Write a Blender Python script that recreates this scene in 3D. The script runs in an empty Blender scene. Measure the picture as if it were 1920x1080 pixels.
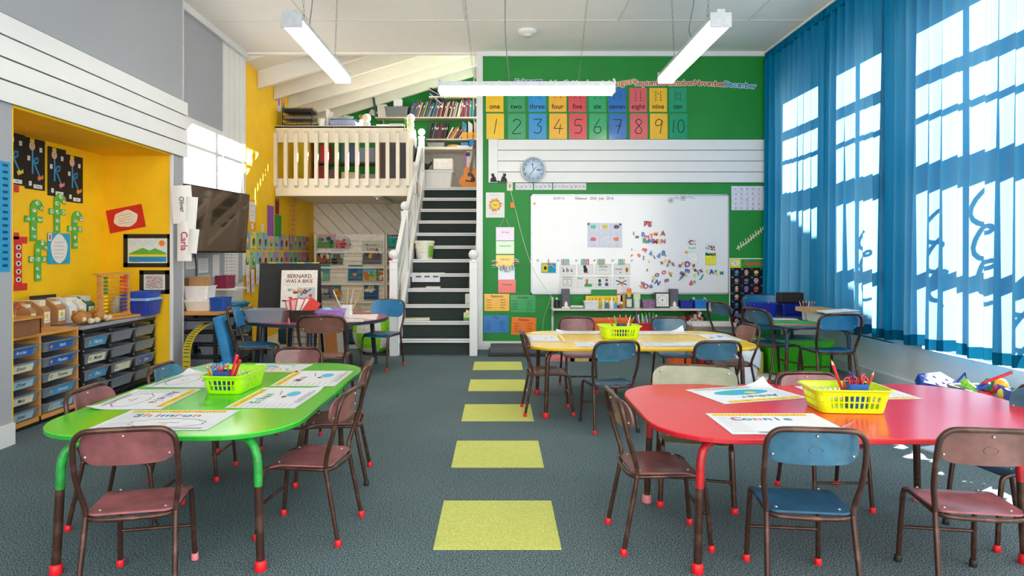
import bpy, bmesh, math, random
from mathutils import Matrix, Vector
random.seed(7)
R = math.radians
PI = math.pi
SC = bpy.context.scene
COL = SC.collection

# ---------------------------------------------------------------- camera, world, sun, exposure
F = 1220.0          # focal length in pixels of the 1920 px wide frame
CH = 1.15           # camera height
cam_d = bpy.data.cameras.new('camera'); cam = bpy.data.objects.new('camera', cam_d); COL.objects.link(cam)
cam.location = (0, 0, CH); cam.rotation_euler = (R(90), 0, 0)
cam_d.sensor_width = 36; cam_d.lens = F/1920*36
cam_d.shift_x = (960-934)/1920; cam_d.shift_y = (477-540)/1920
cam_d.clip_start = 0.05; cam_d.clip_end = 300
SC.camera = cam
w = bpy.data.worlds.new('sky'); SC.world = w; w.use_nodes = True
bg = w.node_tree.nodes['Background']
bg.inputs[0].default_value = (1.0, 0.985, 0.96, 1); bg.inputs[1].default_value = 3.6
SUN_DIR = Vector((-1, -0.65, -0.52))
sd = bpy.data.lights.new('sun', 'SUN'); sd.energy = 50; sd.angle = R(0.6); sd.color = (1, 0.95, 0.87)
sun = bpy.data.objects.new('sun', sd); COL.objects.link(sun); sun.location = (9, 6, 7)
sun.rotation_euler = SUN_DIR.to_track_quat('-Z', 'Y').to_euler()
SC.view_settings.view_transform = 'Standard'; SC.view_settings.look = 'None'
SC.view_settings.gamma = 1; SC.view_settings.use_curve_mapping = False
SC.view_settings.exposure = 0.44
try:
    SC.cycles.max_bounces = 9; SC.cycles.diffuse_bounces = 5; SC.cycles.transparent_max_bounces = 12
    SC.cycles.caustics_reflective = False; SC.cycles.caustics_refractive = False
    SC.cycles.sample_clamp_indirect = 6
    SC.cycles.use_denoising = True
except Exception: pass

# ---------------------------------------------------------------- materials
def lin(h):
    h = h.lstrip('#'); out = []
    for i in (0, 2, 4):
        c = int(h[i:i+2], 16)/255
        out.append(c/12.92 if c <= .04045 else ((c+.055)/1.055)**2.4)
    return tuple(out)
_M = {}
def M(h, rough=.55, metal=0., var=.06, scale=30., bump=0., spec=.5, h2=None, mix=.5, name=None, coat=0., stretch=None):
    """procedural material: a base colour with noise wear, optional second colour and bump"""
    key = (h, rough, metal, var, scale, bump, spec, h2, mix, coat, stretch)
    if key in _M: return _M[key]
    m = bpy.data.materials.new(name or 'paint_'+h.lstrip('#')); m.use_nodes = True
    nt = m.node_tree; b = nt.nodes['Principled BSDF']
    tc = nt.nodes.new('ShaderNodeTexCoord'); n = nt.nodes.new('ShaderNodeTexNoise')
    src = tc.outputs['Object']
    if stretch:
        mp = nt.nodes.new('ShaderNodeMapping'); mp.inputs['Scale'].default_value = stretch
        nt.links.new(src, mp.inputs[0]); src = mp.outputs[0]
    nt.links.new(src, n.inputs['Vector']); n.inputs['Scale'].default_value = scale; n.inputs['Detail'].default_value = 4
    r = nt.nodes.new('ShaderNodeValToRGB'); c = lin(h)
    lo = lin(h2) if h2 else tuple(x*(1-var*2) for x in c)
    hi = c if h2 else tuple(min(1, x*(1+var)+var*.02) for x in c)
    r.color_ramp.elements[0].position = max(0, mix-.18) if h2 else .3
    r.color_ramp.elements[1].position = min(1, mix+.18) if h2 else .7
    r.color_ramp.elements[0].color = (*lo, 1); r.color_ramp.elements[1].color = (*hi, 1)
    nt.links.new(n.outputs['Fac'], r.inputs[0]); nt.links.new(r.outputs[0], b.inputs['Base Color'])
    b.inputs['Roughness'].default_value = rough; b.inputs['Metallic'].default_value = metal
    b.inputs['Specular IOR Level'].default_value = spec
    if coat: b.inputs['Coat Weight'].default_value = coat; b.inputs['Coat Roughness'].default_value = .15
    if bump:
        bp = nt.nodes.new('ShaderNodeBump'); bp.inputs['Strength'].default_value = bump; bp.inputs['Distance'].default_value = .004
        nt.links.new(n.outputs['Fac'], bp.inputs['Height']); nt.links.new(bp.outputs[0], b.inputs['Normal'])
    m.diffuse_color = (*c, 1); _M[key] = m
    return m
def emis(h, s, name):
    m = bpy.data.materials.new(name); m.use_nodes = True; nt = m.node_tree
    b = nt.nodes['Principled BSDF']; b.inputs['Base Color'].default_value = (*lin(h), 1)
    b.inputs['Emission Color'].default_value = (*lin(h), 1); b.inputs['Emission Strength'].default_value = s
    return m
def INK(h): return M(h, .7, var=.03, spec=.2)

# ---------------------------------------------------------------- mesh builder
_txt = {}
def text_mesh(s):
    if s in _txt: return _txt[s]
    cu = bpy.data.curves.new('t', 'FONT'); cu.body = s; cu.size = 1; cu.resolution_u = 3
    cu.align_x = 'CENTER'; cu.align_y = 'CENTER'; cu.offset = .012
    o = bpy.data.objects.new('t', cu)
    me = bpy.data.meshes.new_from_object(o)
    vs = [tuple(v.co) for v in me.vertices]; fs = [tuple(p.vertices) for p in me.polygons]
    bpy.data.objects.remove(o); bpy.data.curves.remove(cu); bpy.data.meshes.remove(me)
    _txt[s] = (vs, fs); return _txt[s]
class MB:
    def __init__(s): s.v = []; s.f = []; s.m = []; s.sm = []; s.ms = []; s.X = None
    def mi(s, m):
        if m not in s.ms: s.ms.append(m)
        return s.ms.index(m)
    def add(s, vs, fs, m, smooth=False):
        o = len(s.v); X = s.X
        s.v += [tuple(X @ Vector(p)) for p in vs] if X else [tuple(p) for p in vs]
        k = s.mi(m)
        for f in fs: s.f.append(tuple(i+o for i in f)); s.m.append(k); s.sm.append(smooth)
        return s
    def box(s, x0, x1, y0, y1, z0, z1, m, rz=0, bv=0):
        if bv:
            return s.rbox(x0, x1, y0, y1, z0, z1, bv, m)
        vs = [(x, y, z) for z in (z0, z1) for x, y in ((x0, y0), (x1, y0), (x1, y1), (x0, y1))]
        if rz:
            cx, cy = (x0+x1)/2, (y0+y1)/2; c, q = math.cos(rz), math.sin(rz)
            vs = [(cx+(x-cx)*c-(y-cy)*q, cy+(x-cx)*q+(y-cy)*c, z) for x, y, z in vs]
        return s.add(vs, [(3, 2, 1, 0), (4, 5, 6, 7), (0, 1, 5, 4), (1, 2, 6, 5), (2, 3, 7, 6), (3, 0, 4, 7)], m)
    def rbox(s, x0, x1, y0, y1, z0, z1, r, m):
        # box whose upright edges are rounded, chamfered top and bottom
        def ring(i, z): return [(x, y, z) for x, y in rrect((x1-x0)-2*i, (y1-y0)-2*i, max(r-i, .0005), 3, (x0+x1)/2, (y0+y1)/2)]
        c = min(r*.5, (z1-z0)*.3)
        return s.rings([ring(c*.6, z0), ring(0, z0+c), ring(0, z1-c), ring(c*.6, z1)], m, caps=True, smooth=False)
    def rings(s, rs, m, caps=True, smooth=True, closed=True, loop=False):
        n = len(rs[0]); vs = [p for r in rs for p in r]; fs = []
        K = len(rs)
        for k in range(K if loop else K-1):
            for i in range(n if closed else n-1):
                j = (i+1) % n; a = k*n; b = ((k+1) % K)*n
                fs.append((a+i, a+j, b+j, b+i))
        s.add(vs, fs, m, smooth)
        if caps and not loop:
            s.add(rs[0], [tuple(reversed(range(n)))], m); s.add(rs[-1], [tuple(range(n))], m)
        return s
    def tube(s, pts, r, m, seg=8, loop=False, caps=True):
        P = [Vector(p) for p in pts]; n = len(P); rs = []; up = None
        for i in range(n):
            if loop: t = P[(i+1) % n]-P[i-1]
            else: t = P[min(i+1, n-1)]-P[max(i-1, 0)]
            t.normalize()
            if up is None:
                up = Vector((0, 0, 1)) if abs(t.z) < .9 else Vector((1, 0, 0))
            a = up-t*up.dot(t)
            if a.length < 1e-4: a = Vector((0, 1, 0))-t*t.y
            a.normalize(); up = a; b = t.cross(a)
            rr = r[i] if isinstance(r, (list, tuple)) else r
            rs.append([tuple(P[i]+a*math.cos(q)*rr+b*math.sin(q)*rr) for q in [2*PI*k/seg for k in range(seg)]])
        return s.rings(rs, m, caps=caps, loop=loop)
    def lathe(s, prof, m, c=(0, 0, 0), seg=16, caps=True):
        rs = [[(c[0]+r*math.cos(2*PI*k/seg), c[1]+r*math.sin(2*PI*k/seg), c[2]+z) for k in range(seg)] for r, z in prof]
        return s.rings(rs, m, caps=caps)
    def ball(s, c, r, m, seg=12, sz=1.):
        n = max(4, seg//2)
        return s.lathe([(max(r*math.sin(PI*k/n), r*.02), -r*sz*math.cos(PI*k/n)) for k in range(n+1)], m, c, seg)
    def prism(s, poly, z0, z1, m, smooth=False):
        return s.rings([[(x, y, z0) for x, y in poly], [(x, y, z1) for x, y in poly]], m, smooth=smooth)
    def poly(s, pts, z, m): return s.add([(x, y, z) for x, y in pts], [tuple(range(len(pts)))], m)
    # flat marks for printed surfaces, in the sheet's own xy plane
    def rect(s, x0, x1, y0, y1, z, m): return s.poly([(x0, y0), (x1, y0), (x1, y1), (x0, y1)], z, m)
    def ell(s, cx, cy, rx, ry, z, m, n=12): return s.poly([(cx+rx*math.cos(2*PI*k/n), cy+ry*math.sin(2*PI*k/n)) for k in range(n)], z, m)
    def line(s, pts, wd, z, m):
        for (x0, y0), (x1, y1) in zip(pts, pts[1:]):
            L = math.hypot(x1-x0, y1-y0) or 1e-6; nx, ny = -(y1-y0)/L*wd/2, (x1-x0)/L*wd/2
            ex, ey = (x1-x0)/L*wd*.3, (y1-y0)/L*wd*.3
            s.poly([(x0-ex-nx, y0-ey-ny), (x1+ex-nx, y1+ey-ny), (x1+ex+nx, y1+ey+ny), (x0-ex+nx, y0-ey+ny)], z, m)
        return s
    def text(s, t, x, y, size, z, m, rot=0, sx=1.):
        vs, fs = text_mesh(t); c, q = math.cos(rot), math.sin(rot)
        return s.add([(x+(vx*c*sx-vy*q)*size, y+(vx*q*sx+vy*c)*size, z) for vx, vy, _ in vs], fs, m)
    def text3(s, t, x, y, size, z0, z1, m, rot=0):
        vs, fs = text_mesh(t); c, q = math.cos(rot), math.sin(rot)
        P = [(x+(vx*c-vy*q)*size, y+(vx*q+vy*c)*size) for vx, vy, _ in vs]; n = len(P)
        s.add([(a, b, z1) for a, b in P], fs, m)
        cnt = {}
        for f in fs:
            for i in range(len(f)):
                e = (f[i], f[(i+1) % len(f)]); cnt[e] = 1
        side = [(e[0], e[1], e[1]+n, e[0]+n) for e in cnt if (e[1], e[0]) not in cnt]
        return s.add([(a, b, z0) for a, b in P]+[(a, b, z1) for a, b in P], side, m)
    def build(s, name, parent=None, loc=(0, 0, 0), rot=(0, 0, 0), bev=0, mods=()):
        me = bpy.data.meshes.new(name); me.from_pydata(s.v, [], s.f)
        for m in s.ms: me.materials.append(m)
        me.polygons.foreach_set('material_index', s.m); me.polygons.foreach_set('use_smooth', s.sm); me.update()
        return link(name, me, parent, loc, rot, bev, mods)
def link(name, me, parent=None, loc=(0, 0, 0), rot=(0, 0, 0), bev=0, mods=()):
    o = bpy.data.objects.new(name, me); COL.objects.link(o); o.location = loc; o.rotation_euler = rot
    if parent: o.parent = parent
    if bev:
        b = o.modifiers.new('bevel', 'BEVEL'); b.width = bev; b.segments = 2; b.limit_method = 'ANGLE'; b.angle_limit = R(40)
    for k, kw in mods:
        q = o.modifiers.new(k.lower(), k)
        for a, v in kw.items(): setattr(q, a, v)
    return o
def rrect(wx, wy, r, n=5, cx=0, cy=0):
    out = []
    r = min(r, wx/2-1e-5, wy/2-1e-5)
    for sx, sy, a0 in ((1, 1, 0), (-1, 1, 90), (-1, -1, 180), (1, -1, 270)):
        for k in range(n+1):
            a = R(a0+90*k/n); out.append((cx+sx*(wx/2-r)+r*math.cos(a), cy+sy*(wy/2-r)+r*math.sin(a)))
    return out
def dens(P, d):
    out = []
    for i, (x, y) in enumerate(P):
        x2, y2 = P[(i+1) % len(P)]; L = math.hypot(x2-x, y2-y); n = max(1, round(L/d))
        out += [(x+(x2-x)*k/n, y+(y2-y)*k/n) for k in range(n)]
    return out
def smooth(pts, n=5, loop=False):
    P = [Vector(p) for p in pts]; out = []; N = len(P)
    for i in range(N if loop else N-1):
        g = (lambda k: P[k % N]) if loop else (lambda k: P[max(0, min(N-1, k))])
        a, b, c, d = g(i-1), g(i), g(i+1), g(i+2)
        for k in range(n):
            t = k/n
            out.append(tuple(.5*((2*b)+(c-a)*t+(2*a-5*b+4*c-d)*t*t+(3*b-a-3*c+d)*t**3)))
    if not loop: out.append(tuple(P[-1]))
    return out
def fillet(pts, r, n=4):
    P = [Vector(p) for p in pts]; out = [tuple(P[0])]
    for a, b, c in zip(P, P[1:], P[2:]):
        d1 = (a-b); d2 = (c-b); q = min(r, d1.length*.48, d2.length*.48)
        p1 = b+d1.normalized()*q; p2 = b+d2.normalized()*q
        for k in range(n+1):
            t = k/n; out.append(tuple(p1*(1-t)**2+b*2*t*(1-t)+p2*t*t))
    out.append(tuple(P[-1])); return out

# ---------------------------------------------------------------- naming
_seen = {}
def tag(o, label, cat, group=None, kind=None):
    if label and len(label.split()) > 16: print('LONG', label)
    if label: o['label'] = label
    if cat: o['category'] = cat
    if group: o['group'] = group
    if kind: o['kind'] = kind
    if label:
        _seen.setdefault(label, 0); _seen[label] += 1
        if _seen[label] > 1: print('DUPLABEL', label)
    return o
def thing(name, label, cat, loc=(0, 0, 0), rz=0, group=None, rot=None, scale=None):
    o = bpy.data.objects.new(name, None); COL.objects.link(o); o.empty_display_size = .1
    o.location = loc; o.rotation_euler = rot or (0, 0, rz)
    if scale: o.scale = scale
    return tag(o, label, cat, group)
def struct(o): o['kind'] = 'structure'; return o
WALLB = (R(90), 0, 0)           # sheet facing the room from the back wall
WALLL = (R(90), 0, R(90))       # sheet facing the room from the left wall
def at(px, py, Y): return ((px-934)*Y/F, Y, CH+(477-py)*Y/F)
def atz(px, py, z):
    d = (CH-z)*F/(py-477); return ((px-934)*d/F, d, z)
# ================================================================ THE SETTING
WHITE = M('#e6e6e4', .5, var=.015, scale=8); CREAM = M('#efe9dc', .5, var=.02, scale=8)
GREY = M('#a9acb2', .95, var=.10, scale=260, bump=.3, spec=.1)
YEL = M('#fbc80a', .6, var=.03, scale=6); GREEN = M('#00862c', .55, var=.04, scale=3)
TRIM = M('#e4e5e6', .35, var=.01, scale=8)
GYB = 7.88          # the green wall
def carpet():
    m = bpy.data.materials.new('carpet'); m.use_nodes = True; nt = m.node_tree; b = nt.nodes['Principled BSDF']
    tc = nt.nodes.new('ShaderNodeTexCoord'); n = nt.nodes.new('ShaderNodeTexNoise'); n.inputs['Scale'].default_value = 190; n.inputs['Detail'].default_value = 3
    n2 = nt.nodes.new('ShaderNodeTexNoise'); n2.inputs['Scale'].default_value = 1.6; n2.inputs['Detail'].default_value = 5
    for q in (n, n2): nt.links.new(tc.outputs['Object'], q.inputs['Vector'])
    r = nt.nodes.new('ShaderNodeValToRGB'); e = r.color_ramp.elements
    e[0].position = .38; e[0].color = (*lin('#2f3f46'), 1); e[1].position = .63; e[1].color = (*lin('#93a5a7'), 1)
    k = r.color_ramp.elements.new(.5); k.color = (*lin('#586c72'), 1)
    mx = nt.nodes.new('ShaderNodeMix'); mx.data_type = 'RGBA'; mx.blend_type = 'MULTIPLY'; mx.inputs[0].default_value = .35
    nt.links.new(n.outputs['Fac'], r.inputs[0]); nt.links.new(r.outputs[0], mx.inputs[6]); nt.links.new(n2.outputs['Fac'], mx.inputs[7])
    nt.links.new(mx.outputs[2], b.inputs['Base Color']); b.inputs['Roughness'].default_value = .95; b.inputs['Specular IOR Level'].default_value = .15
    bp = nt.nodes.new('ShaderNodeBump'); bp.inputs['Strength'].default_value = .3; bp.inputs['Distance'].default_value = .003
    nt.links.new(n.outputs['Fac'], bp.inputs['Height']); nt.links.new(bp.outputs[0], b.inputs['Normal'])
    return m
def S(name, *boxes, bev=0):
    mb = MB()
    for bx in boxes: mb.box(*bx)
    return struct(mb.build(name, bev=bev))
S('floor', (-3.75, 3.6, -2.6, 11.1, -.12, 0, carpet()))
for k, (y0, y1) in enumerate([(1031, 941), (877, 827), (790, 758), (733.5, 712), (694, 679)]):
    Y0 = CH*F/(y0-477); Y1 = Y0+.5
    o = MB().box(-.25, .25, 0, .5, 0, .003, M('#cbcf72', .95, var=.12, scale=150, bump=.3, spec=.1)).build('carpet_tile', loc=(-.003+.012*0, Y0, 0))
    pl = ['nearest the camera', 'second from the camera', 'middle of the row of five', 'second from the stairs', 'nearest the stairs'][k]
    tag(o, 'lime yellow square carpet tile in the grey floor, '+pl, 'carpet tile', 'yellow carpet tiles down the aisle')
CEIL = M('#efece6', .7, var=.01, scale=4)
S('ceiling', (-3.75, 3.6, -2.6, 7.95, 3.6, 3.72, CEIL), (-3.75, -.1, 7.89, 7.95, 3.58, 4.6, CEIL))
sm = M('#d9d6d0', .6)
S('trim_1', *[(-3.09, 3.4, y, y+.018, 3.594, 3.6, sm) for y in (2.0, 3.6, 5.2, 6.8)],
  *[(x, x+.018, 2.0, 6.8, 3.594, 3.6, sm) for x in (-2.0, -.35, 1.25, 2.6)])
# left wall: near part with the niche
NX = -2.95; B = -3.72
S('wall_left', (B, NX, -2.6, 3.95, 0, 2.06, GREY), (B, NX, 5.91, 6.09, 0, 2.06, GREY), (B, NX, -2.6, 6.09, 2.06, 3.6, GREY))
S('wall_niche', (-3.7, -3.57, 3.9, 6.0, 0, 2.06, YEL), (-3.57, NX-.004, 5.895, 5.92, 0, 2.05, YEL), (-3.57, NX-.004, 3.94, 3.965, 0, 2.05, YEL), (-3.57, NX-.004, 3.95, 5.91, 2.045, 2.07, YEL))
gv = M('#55565a', .8)
bx = [(NX, NX+.022, -2.6, 6.14, 2.06+k*.132, 2.06+k*.132+.121, TRIM) for k in range(4)]
S('trim_2', (NX, NX+.008, -2.6, 6.14, 2.06, 2.587, gv), *bx)
S('trim_3', (NX-.02, NX+.006, 5.885, 5.9, 0, 2.05, TRIM), (NX-.01, NX+.005, 6.08, 6.1, 0, 3.58, M('#c9c9c6', .6)))
S('baseboard_left', (NX, NX+.02, -2.6, 3.95, 0, .13, TRIM), (NX, NX+.02, 5.91, 6.1, 0, .1, TRIM))
# left wall: far part behind the television
LX = -3.09
S('wall_left_far', (B, LX, 6.09, 7.88, 0, 3.6, TRIM))
S('wall_left_panel', (LX, LX+.015, 6.1, 7.26, 2.52, 3.52, GREY), (LX, LX+.02, 6.1, 7.85, .83, 1.5, GREY))
S('trim_4', *[(LX, LX+.012, 6.1, 7.27, 1.55+k*.165, 1.55+k*.165+.158, TRIM) for k in range(6)],
  *[(LX, LX+.016, 7.29+k*.15, 7.29+k*.15+.14, 1.55, 3.5, TRIM) for k in range(4)], (LX, LX+.05, 6.1, 7.9, 3.53, 3.6, TRIM), (LX, LX+.03, 7.82, 7.885, .9, 3.53, TRIM))
S('wall_loft_left', (B, LX, 7.88, 10.9, 0, 3.56, YEL))
# green back wall
S('wall_back', (-.19, 3.56, GYB, 8.0, 0, 3.66, GREEN))
S('trim_5', (-.262, -.186, 7.86, 7.99, 0, 3.6, TRIM), (-.19, 3.42, GYB-.03, GYB, 3.545, 3.6, TRIM))
S('baseboard_back', (-.19, 3.42, GYB-.018, GYB, 0, .1, TRIM))
a = at(916, 262, GYB); b_ = at(1446, 343, GYB)
z1, z0 = a[2], b_[2]; h = (z1-z0)/4
S('trim_6', (a[0], 3.42, GYB-.012, GYB, z0, z1, gv), (a[0], a[0]+.11, GYB-.03, GYB, z0, z1, TRIM),
  *[(a[0]+.112, 3.42, GYB-.028, GYB, z0+k*h+.004, z0+(k+1)*h-.004, TRIM) for k in range(4)])
# alcove of the loft: walls, sloping ceiling, rafters, side window opening
TAUPE = M('#efe7d8', .6, var=.03, scale=8)
S('wall_loft_right', (-.19, -.1, 8.0, 10.95, 0, 3.3, WHITE), (-.19, -.1, 8.0, 8.1, 3.3, 4.5, WHITE), (-.19, -.1, 10.75, 10.95, 3.3, 4.5, WHITE), (-.19, -.1, 8.1, 10.75, 4.0, 4.5, WHITE))
S('window_5', *[(-.17, -.12, y, y+.05, 3.3, 4.0, TRIM) for y in (8.1, 9.0, 9.85, 10.7)], (-.17, -.12, 8.1, 10.75, 3.75, 3.79, TRIM))
S('wall_loft_back', (B, -.1, 10.9, 11.0, 2.1, 4.6, GREEN), (B, -.1, 10.9, 11.0, 0, 2.1, TAUPE))
mb = MB()      # diagonal boarding under the loft
for k in range(-3, 14):
    x = -3.3+k*.235
    mb.box(-.004, .004, -1.7, 0, 0, .008, M('#8a8376', .7)); n = 8
    for i in range(len(mb.v)-8, len(mb.v)):
        vx, vy, vz = mb.v[i]; c, q = math.cos(R(44)), math.sin(R(44))
        mb.v[i] = (x+vx*c-vy*q-0.2, 10.9-.002-vz, 2.2+vx*q+vy*c)
mb2 = MB(); mb2.ms = mb.ms
for i in range(0, len(mb.v), 8):
    vs = mb.v[i:i+8]
    if min(v[0] for v in vs) > -4.3 and max(v[0] for v in vs) < -.3: mb2.add(vs, [tuple(t-0 for t in f) for f in [(3, 2, 1, 0), (4, 5, 6, 7), (0, 1, 5, 4), (1, 2, 6, 5), (2, 3, 7, 6), (3, 0, 4, 7)]], mb.ms[0])
struct(mb2.build('trim_7'))
RAFT = M('#e2ddd4', .6, var=.02, scale=6)
mb = MB(); mb.add([(-3.3, 7.95, 3.44), (-.05, 7.95, 4.42), (-.05, 11, 4.42), (-3.3, 11, 3.44), (-3.3, 7.95, 3.52), (-.05, 7.95, 4.5), (-.05, 11, 4.5), (-3.3, 11, 3.52)],
    [(3, 2, 1, 0), (4, 5, 6, 7), (0, 1, 5, 4), (1, 2, 6, 5), (2, 3, 7, 6), (3, 0, 4, 7)], RAFT)
struct(mb.build('ceiling_loft'))
for k, y in enumerate((8.35, 8.95, 9.55, 10.15, 10.72)):
    mb = MB(); t = .06
    mb.add([(-3.085, y, 3.28), (-.1, y, 4.18), (-.1, y+t, 4.18), (-3.085, y+t, 3.28), (-3.085, y, 3.52), (-.1, y, 4.42), (-.1, y+t, 4.42), (-3.085, y+t, 3.52)],
        [(3, 2, 1, 0), (4, 5, 6, 7), (0, 1, 5, 4), (1, 2, 6, 5), (2, 3, 7, 6), (3, 0, 4, 7)], RAFT)
    struct(mb.build('trim_%d' % (8+k)))
# loft floor, front beams
S('floor_loft', (LX, -1.14, 9.02, 10.9, 2.0, 2.17, CREAM), (-1.14, -.19, 9.94, 10.9, 2.0, 2.17, CREAM))
# right wall with windows
RX = 3.42; RO = 3.56; zb, zt = .39, 3.06
wins = [(6.72, 7.62), (5.62, 6.42), (3.55, 5.25), (1.5, 3.2), (-1.2, .9)]
bx = [(RX, RO, -2.6, 8.0, 0, zb, WHITE), (RX, RO, -2.6, 8.0, zt, 3.66, WHITE)]
ys = [-2.6]+[v for p in sorted(wins) for v in p]+[8.0]
for i in range(0, len(ys), 2): bx.append((RX, RO, ys[i], ys[i+1], zb, zt, WHITE))
bx += [(RX, RO, y0, y1, zb-.01, .56, WHITE) for y0, y1 in wins[:2]]
S('wall_right', *bx)
S('baseboard_right', (RX-.018, RX, -2.6, 7.88, 0, .1, TRIM))
GLASS = bpy.data.materials.new('window_glass'); GLASS.use_nodes = True
nt = GLASS.node_tree; nt.nodes.remove(nt.nodes['Principled BSDF'])
g1 = nt.nodes.new('ShaderNodeBsdfTransparent'); g2 = nt.nodes.new('ShaderNodeBsdfGlossy'); g2.inputs['Roughness'].default_value = .03
gm = nt.nodes.new('ShaderNodeMixShader'); gm.inputs[0].default_value = .05
nt.links.new(g1.outputs[0], gm.inputs[1]); nt.links.new(g2.outputs[0], gm.inputs[2]); nt.links.new(gm.outputs[0], nt.nodes['Material Output'].inputs[0])
for k, (y0, y1) in enumerate(wins[:4]):
    n = 3 if y1-y0 > 1 else 2
    mb = MB(); X0, X1 = 3.49, 3.54
    for z, t in ((2.63, .08), (2.33, .025), (1.88, .19), (1.1, .09)): mb.box(X0, X1, y0, y1, z-t/2, z+t/2, TRIM)
    for q in range(1, n): y = y0+(y1-y0)*q/n; mb.box(X0+.01, X1-.01, y-.011, y+.011, zb, zt, TRIM)
    for y in (y0, y1-.05): mb.box(X0, X1, y, y+.05, zb, zt, TRIM)
    mb.box(X0, X1, y0, y1, zb, zb+.02, TRIM); mb.box(X0, X1, y0, y1, zt-.05, zt, TRIM)
    f = struct(mb.build('window_%d' % (k+1)))
    MB().box(3.512, 3.518, y0+.04, y1-.04, zb+.04, zt-.04, GLASS).build('pane', f)
# curly paper decorations stuck on the lower panes
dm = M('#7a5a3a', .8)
_dc = 0
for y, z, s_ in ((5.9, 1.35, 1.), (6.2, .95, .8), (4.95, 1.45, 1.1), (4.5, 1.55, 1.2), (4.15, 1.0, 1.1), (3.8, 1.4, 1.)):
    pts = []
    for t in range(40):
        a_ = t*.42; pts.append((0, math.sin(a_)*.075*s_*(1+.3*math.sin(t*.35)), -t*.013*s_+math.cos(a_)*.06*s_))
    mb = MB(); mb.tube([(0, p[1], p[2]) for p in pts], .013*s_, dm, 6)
    _dc += 1
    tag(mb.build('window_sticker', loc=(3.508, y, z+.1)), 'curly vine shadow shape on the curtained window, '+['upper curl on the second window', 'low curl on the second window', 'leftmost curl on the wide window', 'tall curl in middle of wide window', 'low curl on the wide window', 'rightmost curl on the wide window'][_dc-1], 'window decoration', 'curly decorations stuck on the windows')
# neighbouring gable outside, its roof line shades the lower part of the far window
mb = MB(); P = [(9.05, 0), (11.8, 0), (11.8, 4.6), (9.9, 3.72), (9.05, 3.32)]
mb.rings([[(x, a, b) for a, b in P] for x in (7.2, 9.0)], M('#8a5a48', .9), smooth=False); struct(mb.build('wall_outside'))
# ---- curtains
def cloth(h, ht, name):
    m = bpy.data.materials.new(name); m.use_nodes = True; nt = m.node_tree; nt.nodes.remove(nt.nodes['Principled BSDF'])
    tc = nt.nodes.new('ShaderNodeTexCoord'); mp = nt.nodes.new('ShaderNodeMapping'); mp.inputs['Scale'].default_value = (60, 60, 400)
    n = nt.nodes.new('ShaderNodeTexNoise'); n.inputs['Scale'].default_value = 1.; nt.links.new(tc.outputs['Object'], mp.inputs[0]); nt.links.new(mp.outputs[0], n.inputs['Vector'])
    outs = []
    for hh in (h, ht):
        mx = nt.nodes.new('ShaderNodeMix'); mx.data_type = 'RGBA'; c = lin(hh)
        mx.inputs[6].default_value = (*[v*.85 for v in c], 1); mx.inputs[7].default_value = (*c, 1)
        nt.links.new(n.outputs['Fac'], mx.inputs[0]); outs.append(mx.outputs[2])
    d = nt.nodes.new('ShaderNodeBsdfDiffuse'); t = nt.nodes.new('ShaderNodeBsdfTranslucent'); x = nt.nodes.new('ShaderNodeMixShader'); x.inputs[0].default_value = .19
    nt.links.new(outs[0], d.inputs[0]); nt.links.new(outs[1], t.inputs[0]); nt.links.new(d.outputs[0], x.inputs[1]); nt.links.new(t.outputs[0], x.inputs[2])
    nt.links.new(x.outputs[0], nt.nodes['Material Output'].inputs[0]); return m
CUR = cloth('#047aaa', '#96cde6', 'curtain_cloth'); HEM = cloth('#06587c', '#0c4a68', 'curtain_hem')
def curtain(y0, y1, label, lean=0., seed=0, zb=.45, pull=0., X=3.24):
    rnd = random.Random(seed); ph = [rnd.uniform(0, 6) for _ in range(4)]
    nx = int((y1-y0)/.0125); zs = [zb, zb+.02, zb+.075, zb+.08]+[zb+.08+(3.50-zb-.08)*k/26 for k in range(1, 27)]
    vs = []; fs = []; ms = []; fl = 2*PI/.14
    for z in zs:
        u = (z-zb)/(3.5-zb)
        for i in range(nx+1):
            t = i/nx; y = y0+(y1-y0)*t
            yy = y+lean*(1-u)*(1-u)*(.3+t)
            a = (.030+.034*(1-u))*(1+.35*math.sin(y*7.3+ph[3]))
            x = X+a*math.sin(fl*y+ph[0]+.5*math.sin(y*5+ph[1])+.35*math.sin(3*u+ph[2]+y*2))+.014*math.sin(y*93+ph[3])*u**3+pull*(1-u)**2
            yy += .02*(1-u)*math.sin(fl*y*.5+ph[1])
            vs.append((x, yy, z+.01*math.sin(y*19+ph[2])*(1-u)))
    for k in range(len(zs)-1):
        for i in range(nx): fs.append((k*(nx+1)+i, k*(nx+1)+i+1, (k+1)*(nx+1)+i+1, (k+1)*(nx+1)+i)); ms.append(1 if k < 3 else 0)
    root = thing('curtain', label, 'curtain', group='blue curtains along the right hand windows')
    mb = MB(); mb.ms = [CUR, HEM]; mb.v = vs; mb.f = fs; mb.m = ms; mb.sm = [True]*len(fs)
    mb.build('curtain_panel', root)
    mb = MB(); mb.box(X-.03, X+.02, y0, y1, 3.485, 3.555, CUR)
    for i in range(int((y1-y0)/.045)): mb.box(X-.036, X-.029, y0+i*.045, y0+i*.045+.018, 3.485, 3.56, CUR)
    mb.build('heading_tape', root)
curtain(6.38, 7.83, 'blue curtain hanging in the far corner beside the green wall', seed=1, lean=.0, zb=.45)
curtain(5.42, 6.42, 'narrow blue curtain leaning over the blue table, second from the green wall', seed=2, lean=-.03, zb=.45, X=3.24)
curtain(3.1, 5.5, 'wide blue curtain with large sunlit panes, nearest the camera and above the toy tub', seed=3)
o = MB().box(3.2, 3.28, .8, 7.86, 3.562, 3.59, TRIM).build('curtain_rail'); tag(o, 'white curtain rail fixed to the ceiling above the blue curtains', 'curtain rail')
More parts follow.
